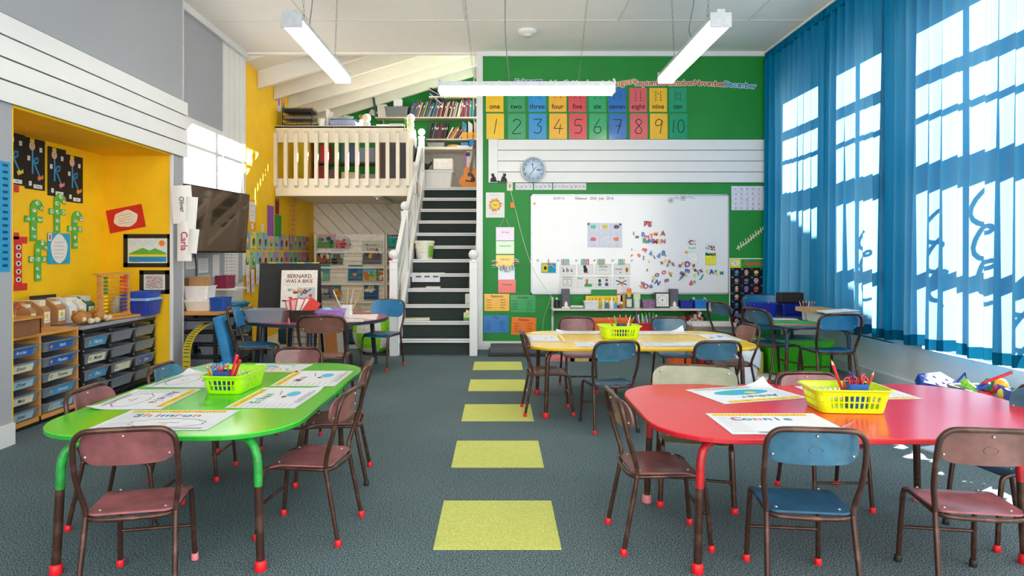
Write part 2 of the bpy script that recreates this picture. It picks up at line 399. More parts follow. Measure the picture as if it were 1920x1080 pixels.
# ================================================================ TABLES AND CHAIRS
STEEL = M('#4a3129', .3, metal=.45, var=.15, scale=18, h2='#7d5d4e', mix=.32)
RED = M('#e01220', .5); BLK = M('#17181a', .6); PINKCAP = M('#e08088', .6); NAVY = M('#25364a', .45)
CAPS = {'red': RED, 'black': BLK, 'pink': PINKCAP}
def worn(h, h2, rough=.4): return M(h, rough, var=.1, scale=14, h2=h2, mix=.44, coat=.3)
PAINT = {'pink': (worn('#a66067', '#7c4a4a'), worn('#8c5256', '#623c39')),
         'blue': (worn('#23587a', '#1b4560'), worn('#3f6f8a', '#2d5269')),
         'bright': (worn('#1e6a96', '#1a5a82'), worn('#1c78ac', '#196a9a')),
         'brown': (worn('#8a5540', '#6b4032'), worn('#7c5648', '#694438')),
         'olive': (worn('#7c8468', '#6b735a'), worn('#8a9476', '#747e62')),
         'rose': (worn('#85524e', '#5f3b37'), worn('#80564f', '#5f3f39'))}
RIV = M('#c9c6c0', .3, metal=.8)
_ch = {}
def cm(key, fn):
    if key not in _ch: _ch[key] = fn()
    return _ch[key]
def mesh_of(mb, name):
    o = mb.build(name); me = o.data; bpy.data.objects.remove(o); return me
def _leg(sx, front):
    if front: pts = [(sx*.128, .160, .012), (sx*.122, .138, .245), (sx*.121, .118, .286), (sx*.122, .07, .293)]
    else: pts = [(sx*.146, -.185, .012), (sx*.136, -.135, .27), (sx*.135, -.131, .30)]
    return mesh_of(MB().tube(smooth(pts, 4), .0095, STEEL), 'leg')
def _cap(c): return mesh_of(MB().lathe([(.012, 0), (.0135, .003), (.0125, .024), (.010, .026)], CAPS[c], seg=12), 'rubber_foot')
def _back_frame():
    h = [(.135, -.131, .30), (.139, -.134, .335), (.150, -.152, .395), (.154, -.172, .46), (.153, -.186, .525), (.146, -.194, .562), (.122, -.200, .586), (.085, -.204, .592), (0, -.206, .593)]
    return mesh_of(MB().tube(smooth(h+[(-x, y, z) for x, y, z in reversed(h[:-1])], 4), .0095, STEEL), 'back_frame')
def _seat_frame():
    h = [(.122, .07, .293), (.127, -.07, .292), (.127, -.118, .292), (.108, -.146, .292), (.06, -.156, .292), (0, -.158, .292)]
    return mesh_of(MB().tube(smooth(h+[(-x, y, z) for x, y, z in reversed(h[:-1])], 4), .0085, STEEL), 'seat_frame')
def sheet(W, H, r, fn, th, m, nrm, n=14):
    # a pressed panel: rounded outline filled by concentric rings, given depth
    rs = []
    for k in range(6):
        f = 1-k*.19
        rs.append([(x*f, y*f) for x, y in dens(rrect(W, H, r, 5), .018)])
    mb = MB(); N = len(rs[0])
    for side in (0, 1):
        o = th/2*(1 if side else -1)
        vs = [tuple(Vector(fn(x, y))+nrm*o) for rr in rs for x, y in rr]+[tuple(Vector(fn(0, 0))+nrm*o)]
        fs = []
        for k in range(5):
            for i in range(N):
                j = (i+1) % N; q = (k*N+i, k*N+j, (k+1)*N+j, (k+1)*N+i); fs.append(q if side else q[::-1])
        for i in range(N): fs.append((5*N+i, 5*N+(i+1) % N, 6*N) if side else (6*N, 5*N+(i+1) % N, 5*N+i))
        mb.add(vs, fs, m, True)
    a = [tuple(Vector(fn(x, y))-nrm*th/2) for x, y in rs[0]]; b = [tuple(Vector(fn(x, y))+nrm*th/2) for x, y in rs[0]]
    mb.add(a+b, [(i, (i+1) % N, N+(i+1) % N, N+i) for i in range(N)], m)
    return mb
def _seat(c, rip=False):
    def f(x, y):
        u, v = x/.135, y/.135
        z = .307-.010*(1-u*u)*(1-abs(v)**1.5)+(-.016*max(0, v-.45)**1.5*3 if v > .45 else 0)
        return (x, y-.012, z)
    mb = sheet(.272, .272, .04, f, .007, PAINT[c][0], Vector((0, 0, 1)))
    for x, y in ((.1, .09), (-.1, .09), (.1, -.1), (-.1, -.1)): mb.ball((x, y-.012, .309), .0055, RIV, 8, .5)
    return mesh_of(mb, 'seat')
def _back(c):
    nr = Vector((0, -.98, .12)).normalized()
    def f(x, y):
        u = x/.14; return (x, -.186+.022*u*u-.012*(y/.055)-.012*(1-u*u)+.010, .527+y)
    mb = sheet(.290, .112, .048, f, .008, PAINT[c][1], nr)
    for x, y in ((.125, -.028), (-.125, -.028), (0, .045)):
        p = f(x, y); mb.ball((p[0], p[1]-.007, p[2]), .005, RIV, 8); mb.ball((p[0], p[1]+.007, p[2]), .005, RIV, 8)
    # the oval maker's stamp pressed into the back
    pts = [(f(.022*math.cos(a), -.004+.013*math.sin(a))) for a in [2*PI*k/14 for k in range(14)]]
    mb.tube([(p[0], p[1]-.0045, p[2]) for p in pts], .0012, PAINT[c][1], 4, loop=True)
    return mesh_of(mb, 'backrest')
def _backbig(c):
    nr = Vector((0, -.98, .12)).normalized()
    def f(x, y):
        u = x/.16; return (x, -.165+.03*u*u-.012*(y/.055), .520+y)
    mb = sheet(.325, .15, .05, f, .008, PAINT[c][1], nr)
    for x in (-.13, .13): p = f(x, .05); mb.ball((p[0], p[1]+.007, p[2]), .006, RIV, 8)
    return mesh_of(mb, 'backrest')
def chair(x, y, rz, c, label, group, caps='rrrr', s=(1, 1, 1), cb=None, big=False):
    cb = cb or c; t = thing('school_chair', label, 'chair', (x, y, 0), R(rz), group, scale=s)
    link('seat', cm(('seat', c), lambda: _seat(c)), t)
    link('backrest', cm(('backbig' if big else 'back', cb), lambda: (_backbig if big else _back)(cb)), t)
    link('back_frame', cm('bf', _back_frame), t); link('seat_frame', cm('sf', _seat_frame), t)
    link('stretcher', cm('str', lambda: mesh_of(MB().tube([(-.126, .149, .135), (.126, .149, .135)], .0065, STEEL), 'stretcher')), t)
    k = 0
    for fr in (True, False):
        for sx in (-1, 1):
            l = link('leg', cm(('leg', sx, fr), lambda: _leg(sx, fr)), t)
            cc = {'r': 'red', 'b': 'black', 'p': 'pink'}[caps[k]]; k += 1
            link('rubber_foot', cm(('cap', cc), lambda: _cap(cc)), l, (sx*.128, .161, 0) if fr else (sx*.1462, -.1855, 0))
    return t
gg = 'school chairs around the green table'
chair(-1.235, 2.27, 12, 'pink', 'dusty pink chair at the near end of the green table, its back to the camera', gg, 'rprr')
chair(-.80, 2.73, 84, 'pink', 'pink chair at the right side of the green table, nearer of the two there', gg)
chair(-.86, 3.36, 98, 'rose', 'worn rose chair at the right side of the green table, farther of the two there', gg, 'rrbr')
chair(-1.27, 3.97, 180, 'pink', 'pink chair behind the far end of the green table, only its backrest top showing', gg, s=(.95, .95, .93))
chair(-1.58, 3.42, -90, 'blue', 'blue chair on the left side of the green table, tucked beside the papers', gg, s=(.95, .95, .96), cb='blue')
chair(-1.61, 2.86, -88, 'pink', 'pink chair on the left side of the green table, in front of the drawer cabinets', gg, 'rbrr', s=(1, 1, .95))
gg = 'school chairs around the red table'
chair(.66, 2.64, -88, 'rose', 'brown pink chair at the left end of the red table, seen side on', gg)
chair(1.04, 2.27, -7, 'blue', 'blue chair at the near side of the red table, its back to the camera', gg)
chair(1.60, 2.26, -9, 'pink', 'pink seated chair at the near side of the red table, at the right edge', gg, 'bbrr', cb='rose')
chair(.94, 3.10, 165, 'olive', 'wide chair with a pale olive green back behind the red table', gg, s=(1.25, 1.1, .98), big=True)
chair(1.54, 3.06, 180, 'pink', 'pink chair behind the red table beside the lime basket', gg, s=(1, 1, .94))
chair(2.08, 2.66, 95, 'blue', 'blue seated chair at the right end of the red table', gg, 'rbrb')
gg = 'school chairs around the yellow table'
chair(.37, 4.76, -88, 'rose', 'rose brown chair at the left end of the yellow table, side on', gg, s=(1, 1, 1))
chair(.725, 4.36, 11, 'blue', 'blue chair at the near side of the yellow table, left one of two', gg, 'brrb')
chair(1.395, 4.36, 4, 'blue', 'scuffed blue chair at the near side of the yellow table, right one of two', gg)
chair(.69, 5.55, 180, 'pink', 'pink chair behind the yellow table to the left of its basket', gg)
chair(1.5, 5.55, 180, 'blue', 'blue chair behind the yellow table to the right of its basket', gg)
chair(1.80, 5.12, 97, 'rose', 'reddish brown chair at the right end of the yellow table', gg)
gg = 'larger blue chairs around the blue corner table'
B = (1.2, 1.15, 1.1)
chair(2.56, 6.02, -72, 'blue', 'larger blue chair left of the corner table, nearer of the two facing the curtain', gg, s=B)
chair(2.50, 6.86, -72, 'blue', 'larger blue chair left of the corner table, farther one by the alphabet poster', gg, s=B)
chair(2.98, 7.25, 178, 'bright', 'bright blue chair behind the corner table against the green wall', gg, s=(1.2, 1.1, 1.15), big=True)
chair(2.83, 5.62, 3, 'bright', 'bright blue chair in front of the corner table, its back to the camera', gg, s=B)
gg = 'larger chairs around the dark round table'
chair(-1.375, 5.28, 0, 'brown', 'plain brown chair pulled up to the near side of the round dark red table', gg, s=(1.22, 1.12, 1.13))
chair(-1.19, 6.62, 166, 'bright', 'bright blue chair behind the round dark red table, beside the stairs', gg, s=(1.1, 1.1, 1.13), big=True)
chair(-2.12, 5.75, -78, 'bright', 'tall dark framed chair with blue back beside the drawer unit and round table', gg, s=(1.15, 1.15, 1.15), cb='bright', big=True)

# ---------------------------------------------------------------- tables
def leg_tube(x, y, ix, iy, zt, top, mt, low=None):
    pts = fillet([(x*0+ix, iy, zt), (x-(x-ix)*.1, y-(y-iy)*.1, zt-.004), (x, y, .02)], .09, 5)
    mb = MB(); k = next(i for i, p in enumerate(pts) if p[2] < zt-.08)
    seq = pts[:k+1]; a = Vector(pts[k]); b = Vector(pts[-1])
    seq += [tuple(a.lerp(b, t)) for t in (.12, .22)]
    if top: mb.tube(seq, .0155, top, 12); mb.tube([seq[-1], pts[-1]], .0152, STEEL, 12)
    else: mb.tube(pts, .0155, STEEL, 12)
    return mb
def kids_table(name, label, x0, x1, y0, y1, zt, r, topm, edgem, legs, legtop, caps='rrrr', splay=0):
    t = thing(name, label, 'table', ((x0+x1)/2, (y0+y1)/2, 0), 0)
    W, H = x1-x0, y1-y0; cx, cy = (x0+x1)/2, (y0+y1)/2
    o = rrect(W, H, r, 9); i_ = rrect(W-.006, H-.006, r-.003, 9)
    mb = MB(); mb.rings([[(a, b, zt-.020) for a, b in i_], [(a, b, zt-.017) for a, b in o], [(a, b, zt-.004) for a, b in o]], edgem, caps=True, smooth=False)
    mb.rings([[(a, b, zt-.004) for a, b in o], [(a, b, zt) for a, b in i_]], topm, caps=True, smooth=False)
    mb.build('tabletop', t)
    mb = MB(); f = rrect(W-.5, H-.42, .05, 4); mb.tube([(a, b, zt-.032) for a, b in f], .011, STEEL, 8, loop=True); mb.build('under_frame', t)
    for k, (lx, ly) in enumerate(legs):
        sx = 1 if lx-cx > 0 else -1; sy = 1 if ly-cy > 0 else -1
        l = leg_tube(lx-cx, ly-cy, lx-cx-sx*.16, ly-cy-sy*.10, zt-.03, legtop, None).build('leg', t)
        c = CAPS[{'r': 'red', 'b': 'black', 'p': 'pink'}[caps[k]]]
        MB().lathe([(.020, 0), (.022, .004), (.020, .034), (.017, .037)], c, seg=14).build('rubber_foot', l, (lx-cx, ly-cy, 0))
    return t
def gloss(h, h2, r=.2): return M(h, r, var=.04, scale=3, h2=h2, mix=.3, spec=.6)
ZT = .50
kids_table('school_table', 'long glossy green school table with rounded corners at the left', -1.76, -.77, 2.33, 3.90, ZT, .27, gloss('#4fc421', '#45b81c'), M('#1fa02c', .4),
           [(-1.59, 2.34), (-.865, 2.37), (-1.62, 3.74), (-.9, 3.74)], M('#1f9a3a', .4, var=.2), 'rrrr')
kids_table('school_table', 'long glossy red school table with rounded corners at the right', .585, 2.27, 2.29, 3.26, ZT, .27, gloss('#e2202c', '#d81a30'), M('#c01422', .4),
           [(.72, 2.35), (1.96, 2.42), (.69, 3.02), (1.96, 3.04)], M('#b5161f', .4, var=.2), 'rrpp')
kids_table('school_table', 'long bright yellow school table in the middle of the room', .195, 1.87, 4.49, 5.54, ZT, .27, gloss('#f2c40a', '#f8d01a'), M('#d8a800', .4),
           [(.335, 4.38+.2), (1.74, 4.6), (.32, 5.06+.3), (1.74, 5.36)], None)
kids_table('school_table', 'dark blue table in the corner beneath the curtains', 2.46, 3.16, 5.62, 6.95, .52, .2, M('#2d5577', .35), M('#1c2f4c', .5),
           [(2.53, 5.72), (3.1, 5.72), (2.53, 6.85), (3.1, 6.85)], M('#1f3a5a', .4), 'bbbb')
t = thing('round_table', 'round dark red table with navy legs and edge near the stairs', 'table', (-1.78, 6.45, 0))
circ = [(.68*math.cos(2*PI*k/48), .68*math.sin(2*PI*k/48)) for k in range(48)]
mb = MB(); mb.prism(circ, .497, .527, NAVY); mb.prism([(a*.99, b*.99) for a, b in circ], .527, .530, gloss('#c05868', '#a84858', .25)); mb.build('tabletop', t)
mb = MB(); mb.prism([(a*.55, b*.55) for a, b in circ], .475, .50, NAVY); mb.build('apron', t)
for lx, ly in ((-.40, -.40), (.35, -.36), (-.40, .40), (.45, .38), (.0, -.3)):
    MB().tube([(lx, ly, .5), (lx*1.08, ly*1.08, 0)], .024, NAVY, 12).build('leg', t)

# ---------------------------------------------------------------- baskets, cups, pens
def basket(x, y, z, L, W, H, h, label, name='pencil_basket', cat='basket', rz=0, slots=True, group=None):
    m = M(h, .3, var=.02, coat=.2); t = thing(name, label, cat, (x, y, z), R(rz), group)
    N = 6; base = []
    def ring(f, zz, r=.035): return [(a, b, zz) for a, b in dens(rrect(L*f, W*f, r, 4), .008)]
    levels = [(.80, .004), (.83, H*.22), (.86, H*.45), (.875, H*.50), (.905, H*.74), (.94, H*.86), (.97, H*.97)]
    R0 = dens(rrect(L, W, .035, 4), .008); n = len(R0); mb = MB()
    vs = [(a*f, b*f, zz) for f, zz in levels for a, b in R0]; fs = []
    for k in range(len(levels)-1):
        for i in range(n):
            j = (i+1) % n; xm, ym = R0[i]
            hole = slots and k in (1, 3) and i % 3 != 0 and (abs(xm) < L*.36 and abs(ym) > W*.4 or abs(ym) < W*.28 and abs(xm) > L*.4)
            if not hole: fs.append((k*n+i, k*n+j, (k+1)*n+j, (k+1)*n+i))
    fs.append(tuple(reversed(range(n)))); mb.add(vs, fs, m, False)
    mb.build('basket_body', t, mods=[('SOLIDIFY', dict(thickness=.0028, offset=1))])
    mb = MB(); K = len(R0)
    mb.rings([[(a*.955, b*.94, H*.97) for a, b in R0], [(a*.985, b*.985, H) for a, b in R0], [(a*1.03, b*1.05, H*.985) for a, b in R0], [(a*1.03, b*1.05, H*.93) for a, b in R0], [(a*.97, b*.97, H*.95) for a, b in R0]], m, caps=False, loop=True)
    mb.build('rim', t)
    return t
def cup(x, y, z, r, h, m, label, sq=False, name='pencil_cup', seg=20):
    mb = MB(); w_ = .002
    if sq: A = lambda q: rrect(2*q, 2*q*.8, q*.3, 3)
    else: A = lambda q: [(q*math.cos(2*PI*k/seg), q*math.sin(2*PI*k/seg)) for k in range(seg)]
    mb.rings([[(a, b, 0) for a, b in A(r*.88)], [(a, b, h) for a, b in A(r)], [(a, b, h) for a, b in A(r-w_)], [(a, b, .003) for a, b in A(r*.88-w_)]], m, smooth=False)
    return tag(mb.build(name, loc=(x, y, z)), label, 'cup')
WOODP = M('#e3b678', .6)
def pencil(x, y, z, L, h, tilt, az, label, name='pencil', r=.0042, group=None, tip=True):
    mb = MB(); m = M(h, .4)
    mb.tube([(0, 0, 0), (0, 0, L*.88)], r, m, 6)
    if tip: mb.tube([(0, 0, L*.88), (0, 0, L*.97)], [r, r*.35], WOODP, 6); mb.tube([(0, 0, L*.965), (0, 0, L)], [r*.4, r*.1], m, 6)
    else: mb.tube([(0, 0, L*.88), (0, 0, L)], [r*1.3, r*1.3], m, 6)
    o = mb.build(name, loc=(x, y, z)); o.rotation_euler = (R(tilt)*math.sin(az), R(tilt)*math.cos(az), 0)
    return tag(o, label, 'pencil' if name == 'pencil' else 'marker', group)
def scissors(x, y, z, h, az, label, group=None, up=0.095, tilt=0):
    t = thing('scissors', label, 'scissors', (x, y, z), 0, group, rot=(R(tilt), 0, az))
    m = M(h, .35, coat=.3)
    for s in (-1, 1):
        pts = [(s*.020+.014*math.cos(a), 0, up+.020*math.sin(a)) for a in [2*PI*k/14 for k in range(14)]]
        MB().tube(pts, .0038, m, 6, loop=True).build('handle', t)
    mb = MB(); mb.tube([(.010, 0, up-.016), (-.003, 0, .0)], [.004, .002], RIV, 6); mb.tube([(-.010, .002, up-.016), (.003, .002, .0)], [.004, .002], RIV, 6); mb.build('blade', t)
    return t
# green table basket
LIME = '#a4e60c'
basket(-1.27, 3.145, ZT, .20, .31, .09, LIME, 'lime green slotted basket holding scissors and pens on the green table', rz=-4)
cup(-1.29, 3.05, ZT+.006, .040, .10, M('#2a3f8a', .4), 'blue cup in the lime basket on the green table', True)
g = 'pens and scissors in the green table basket'
scissors(-1.30, 3.05, ZT+.005, '#d81828', .2, 'red handled scissors standing in the cup on the green table', g, up=.10)
scissors(-1.315, 3.06, ZT+.02, '#1878c8', 1.2, 'blue handled scissors standing in the cup on the green table', g, up=0.100)
pencil(-1.27, 3.05, ZT+.015, .17, '#d81a22', 16, 0, 'long red marker leaning right out of the green table cup', 'marker', .007, g, False)
pencil(-1.265, 3.07, ZT+.015, .15, '#b81820', 22, .3, 'darker red marker leaning right behind the long one on the green table', 'marker', .007, g, False)
pencil(-1.31, 3.03, ZT+.015, .13, '#c8381c', -22, 0, 'short orange red pencil leaning left from the green table cup', group=g)
pencil(-1.30, 3.07, ZT+.015, .14, '#8a1a1a', -30, .2, 'dark red pencil leaning farthest left from the green table cup', group=g)
pencil(-1.28, 3.08, ZT+.015, .13, '#28a838', 5, 1, 'green pencil upright in the green table cup', group=g)
# red table basket
basket(1.455, 2.735, ZT, .315, .205, .10, '#cfea10', 'yellow lime slotted basket with scissors cup on the red table', rz=-4)
cup(1.50, 2.73, ZT+.006, .042, .105, M('#1758b0', .4), 'blue square cup in the basket on the red table', True)
g = 'scissors and pencils in the red table basket'
for k, (dx, dy, az, hh, lb) in enumerate(((-.025, -.01, .2, '#d01020', 'front left red handled scissors'), (.005, -.012, -.4, '#c01020', 'front middle red handled scissors'), (.03, 0, .9, '#a81018', 'right hand dark red handled scissors'), (-.01, .02, 1.4, '#28206a', 'navy handled scissors at the back'))):
    scissors(1.50+dx, 2.73+dy, ZT+.03, hh, az, lb+' in the red table cup', g, up=0.085+.006*k)
pencil(1.47, 2.74, ZT+.02, .20, '#d81a28', -20, 0, 'tall red pencil leaning left over the red table cup', 'pencil', .006, g)
pencil(1.53, 2.74, ZT+.02, .15, '#b8402a', 18, .4, 'brick red pencil leaning right in the red table cup', 'pencil', .005, g)
# yellow table basket
basket(.945, 5.08, ZT, .315, .205, .10, '#c6ec08', 'lime slotted basket with coloured pencils on the yellow table', rz=2)
cup(.96, 5.06, ZT+.006, .038, .105, M('#1a3c6a', .4), 'dark blue cup in the basket on the yellow table', True)
g = 'pencils in the yellow table basket'
for dx, hh, tl, lb in ((-.03, '#e04030', -28, 'red pencil leaning far left'), (-.015, '#40c040', -15, 'green pencil leaning left'), (0, '#e02820', -5, 'upright red pencil'), (.012, '#d0402a', 8, 'orange pencil'), (.025, '#e8e0d8', 16, 'white pencil leaning right'), (.032, '#a04040', 24, 'maroon pencil leaning far right')):
    pencil(.96+dx, 5.06, ZT+.02, .165, hh, tl, .1, lb+' in the yellow table cup', group=g, r=.005)

# ---------------------------------------------------------------- name posters on the tables
def scribble(mb, x0, x1, y, wd, z, m, amp=.004, step=.008, rnd=random):
    pts = []; x = x0
    while x < x1: pts.append((x, y+rnd.uniform(-amp, amp))); x += step
    if len(pts) > 1: mb.line(pts, wd, z, m)
def poster(x, y, z, W, H, rz, name, label, seed, cols, group, strip='top', curl=0, doodle='cloud', size=.064):
    rnd = random.Random(seed); mb = MB(); P = M('#dfe0e6', .6, var=.02)
    th = .0012
    # sheet with one lifted corner
    n = 8; vs = []; 
    for j in range(n+1):
        for i in range(n+1):
            u, v = i/n, j/n; d = max(0, u+(1-v)-1.72) if curl > 0 else (max(0, (1-u)+(1-v)-1.72) if curl < 0 else 0)
            vs.append(((u-.5)*W, (v-.5)*H, th+abs(curl)*d*d*2.2))
    fs = [(j*(n+1)+i, j*(n+1)+i+1, (j+1)*(n+1)+i+1, (j+1)*(n+1)+i) for j in range(n) for i in range(n)]
    mb.add(vs, fs, P, True); mb.add([(a, b, c-th) for a, b, c in vs], [f[::-1] for f in fs], P, True)
    e = th+.0005; yl = M('#f2c62a', .6); ink = INK('#30343c')
    mb.rect(-W*.46, W*.40, H*.36, H*.47, e, yl)
    for k in range(26): xx = -W*.44+k*W*.033; mb.rect(xx, xx+.004, H*.385, H*.40+rnd.uniform(0, .012), e+.0003, INK('#6a5410'))
    for k in range(9): scribble(mb, -W*.46, -W*.27, H*.30-k*H*.085, .0019, e, INK('#7a7c84'), .0018, .005, rnd)
    w_ = len(name)*size*.62; tx = -W*.06
    for k, ch in enumerate(name):
        mb.text(ch, tx-w_/2+(k+.5)*size*.62, H*.20, size, e+.0002, INK('#40444c'), sx=1.12)
        mb.text(ch, tx-w_/2+(k+.5)*size*.62, H*.20, size*.92, e+.0005, INK(cols[k % len(cols)]))
    if doodle in ('cloud', 'both'):
        pts = []
        for k in range(61):
            a = 2*PI*k/60; q = 1+.09*abs(math.sin(a*5)); pts.append((W*.06+W*.30*q*math.cos(a), -H*.17+H*.20*q*math.sin(a)))
        mb.line(pts, .0030, e, ink)
        scribble(mb, -W*.02, W*.16, -H*.15, .0026, e, ink, .004, .006, rnd); mb.ell(W*.05, -H*.22, .012, .006, e, INK('#e0c030'))
    if doodle in ('boat', 'both'):
        mb.ell(W*.17, -H*.16, W*.13, H*.10, e+.0001, INK('#5ab4dc')); mb.ell(W*.02, -H*.08, W*.05, H*.035, e+.0002, INK('#7a4a28'))
        mb.line([(W*.1, H*.02), (W*.32, H*.10)], .004, e+.0003, INK('#3a5a9a')); scribble(mb, -W*.25, W*.3, -H*.36, .0016, e, ink, .005, .008, rnd)
    if doodle == 'balloons':
        for k, c in enumerate(('#6ab04a', '#88b848', '#b86a3a', '#6ac080')):
            mb.ell(-W*.02+k*W*.12, -H*.28, .017, .015, e, INK('#50545c')); mb.ell(-W*.02+k*W*.12, -H*.28, .014, .012, e+.0002, INK(c))
    if doodle == 'water':
        mb.ell(0, -H*.10, W*.33, H*.17, e, INK('#38a8cc')); mb.ell(-.04, -H*.05, .03, .02, e+.0002, INK('#e0c838')); mb.ell(.06, -H*.12, .035, .014, e+.0002, INK('#58b868'))
        scribble(mb, -W*.25, W*.3, -H*.34, .003, e, INK('#d88868'), .005, .01, rnd)
    for k in range(5): scribble(mb, -W*.26, W*.44, -H*.44+k*.004, .0016, e, INK('#90949c'), .002, .006, rnd)
    return tag(mb.build('name_poster', loc=(x, y, z+.0005), rot=(0, 0, R(rz))), label, 'poster', group)
g = 'name posters lying on the green table'
rb = ['#28a0b0', '#e0a030', '#9858a8', '#4890c8', '#d86858']
poster(-1.30, 2.555, ZT, .45, .31, 0, 'Shimron', 'name poster with blue and orange bubble letters at the near end of the green table', 1, rb, g)
poster(-1.575, 2.925, ZT, .41, .31, -88, 'Aaleia', 'name poster on the left side of the green table, nearer the camera', 2, rb[2:], g, curl=.1)
poster(-1.565, 3.385, ZT, .42, .32, -93, 'Hugo', 'name poster on the left side of the green table beside the basket', 3, rb[1:], g, curl=-.12)
poster(-1.0, 2.955, ZT, .42, .30, 88, 'Ethan', 'name poster with green writing on the right side of the green table, nearer one', 4, ['#48a848', '#68b868', '#38a0a8'], g, doodle='boat', curl=.06)
poster(-.965, 3.415, ZT, .42, .32, 90, 'Mia', 'name poster with blue whale drawing on the right of the green table, farther one', 5, ['#c84858', '#e08048'], g, doodle='boat')
poster(-1.27, 3.72, ZT, .34, .27, 176, 'Lucy', 'name poster at the far end of the green table', 6, rb, g, doodle='both')
mb = MB(); mb.box(-.16, .16, -.11, .11, 0, .003, M('#a8d8b0', .3)); mb.box(-.155, .155, -.105, .105, .003, .005, M('#8fd09a', .25))
tag(mb.build('plastic_folder', loc=(-1.58, 3.73, ZT), rot=(0, 0, R(-14))), 'pale green plastic folder on the far left corner of the green table', 'folder')
g = 'name posters lying on the red table'
poster(1.065, 2.50, ZT, .44, .31, 0, 'Connie', 'name poster with small balloon drawings on the near side of the red table', 7, ['#b868a8', '#38a8b8', '#e08878', '#2890a8', '#4870b8', '#58a8c8'], g, doodle='balloons', curl=.3)
poster(1.15, 3.03, ZT, .44, .31, 196, 'Amber', 'name poster with a blue pond drawing on the far side of the red table', 8, ['#28a0a8', '#38b0a0', '#d0a838', '#3878b8'], g, doodle='water', curl=-.25)
poster(1.68, 3.06, ZT, .44, .30, 182, 'Leo', 'name poster partly hidden behind the basket on the red table', 9, rb, g)
g = 'worksheets lying on the yellow table'
poster(.36, 5.05, ZT, .40, .29, -90, 'Ali', 'name sheet at the left end of the yellow table', 10, ['#60646c'], g, size=.035)
poster(.77, 4.72, ZT, .42, .28, 0, 'Ruby', 'name sheet on the near side of the yellow table behind the left blue chair', 11, ['#70747c'], g, size=.035, curl=.15)
poster(1.27, 4.72, ZT, .46, .26, 0, 'Samuel', 'name sheet on the near side of the yellow table right of centre', 12, ['#a05868', '#c07858'], g, size=.035)
poster(1.71, 5.08, ZT, .42, .27, 90, 'Ben', 'name sheet with green blue drawing at the right end of the yellow table', 13, ['#38a088', '#3888a8'], g, doodle='boat', size=.04)
poster(.70, 5.40, ZT, .42, .22, 180, 'Ivy', 'name sheet on the far side of the yellow table, left of the basket', 14, ['#60646c'], g, size=.035, curl=.1)
poster(1.35, 5.38, ZT, .42, .24, 180, 'Tom', 'name sheet on the far side of the yellow table, right of the basket', 15, ['#60646c'], g, size=.035, curl=-.3)
# ================================================================ STAIRS, LOFT, LAMPS
XL, XR = -1.125, -.30; NS = 12; Y0 = 7.46; TR = (9.92-Y0)/(NS-1); RS = 2.17/NS
t = thing('staircase', 'steep white staircase with dark carpeted steps and ball topped posts up to the loft', 'staircase', (0, 0, 0))
DCARP = M('#3c4543', .95, var=.14, scale=160, spec=.1, bump=.3)
for k in range(NS):
    y = Y0+k*TR; z = (k+1)*RS
    mb = MB(); last = k == NS-1
    mb.box(XL, XR, y+.004, y+.02, z-RS+.0005, z-.025, DCARP)
    if not last: mb.box(XL, XR, y+.004, y+TR+.004, z-.025, z, DCARP)
    st = mb.build('step', t)
    mb = MB(); mb.box(XL, XR, y-.022, y+.012, z-.040, z+.003, TRIM); mb.box(XL, XR, y-.0225, y-.0215, z-.020, z-.015, M('#6a6a68', .6)); mb.build('nosing', st)
sl = RS/TR
PERSP = bpy.data.materials.new('clear_acrylic'); PERSP.use_nodes = True; _n = PERSP.node_tree; _n.nodes.remove(_n.nodes['Principled BSDF'])
_a = _n.nodes.new('ShaderNodeBsdfTransparent'); _a.inputs[0].default_value = (.86, .88, .88, 1); _b = _n.nodes.new('ShaderNodeBsdfGlossy'); _b.inputs['Roughness'].default_value = .1; _c = _n.nodes.new('ShaderNodeMixShader'); _c.inputs[0].default_value = .18
_n.links.new(_a.outputs[0], _c.inputs[1]); _n.links.new(_b.outputs[0], _c.inputs[2]); _n.links.new(_c.outputs[0], _n.nodes['Material Output'].inputs[0])
def slopebar(x0, x1, ya, yb, za, zb_, hgt, m, name, par, plumb=True):
    mb = MB(); mb.add([(x0, ya, za), (x1, ya, za), (x1, yb, zb_), (x0, yb, zb_), (x0, ya, za+hgt), (x1, ya, za+hgt), (x1, yb, zb_+hgt), (x0, yb, zb_+hgt)],
        [(3, 2, 1, 0), (4, 5, 6, 7), (0, 1, 5, 4), (1, 2, 6, 5), (2, 3, 7, 6), (3, 0, 4, 7)], m)
    return mb.build(name, par)
for x0, x1 in ((XL-.045, XL), (XR, XR+.04)):
    mb = MB(); P = [(Y0-.06, 0), (Y0-.06, .14), (Y0, .26), (9.95, .24+2.17), (9.95, 1.95), (Y0+.25, 0)]
    mb.rings([[(x0, y, z) for y, z in P], [(x1, y, z) for y, z in P]], TRIM, smooth=False); mb.build('stringer', t)
def newel(par, x, y, z0, ztop, name='newel_post', w_=.045, body=True):
    mb = MB(); zb_ = ztop-.13
    mb.box(x-w_, x+w_, y-w_, y+w_, z0, zb_-.02, TRIM); mb.box(x-w_*1.08, x+w_*1.08, y-w_*1.08, y+w_*1.08, zb_-.10, zb_-.09, TRIM)
    mb.box(x-w_*1.1, x+w_*1.1, y-w_*1.1, y+w_*1.1, zb_-.02, zb_, TRIM)
    p = mb.build(name, par, bev=.004)
    b = MB(); b.lathe([(.022, 0), (.018, .01), (.02, .018)], TRIM, (x, y, zb_), 14); b.ball((x, y, zb_+.068), .058, TRIM, 18); b.build('ball_finial', p)
NP = [(7.40, 0, 1.21), (8.28, .3, 1.83), (9.17, .9, 2.46), (10.05, 2.17, 3.1)]
for y, z0, zt_ in NP: newel(t, XL-.06, y, z0, zt_)
newel(t, XR+.02, 7.40, 0, 1.21)
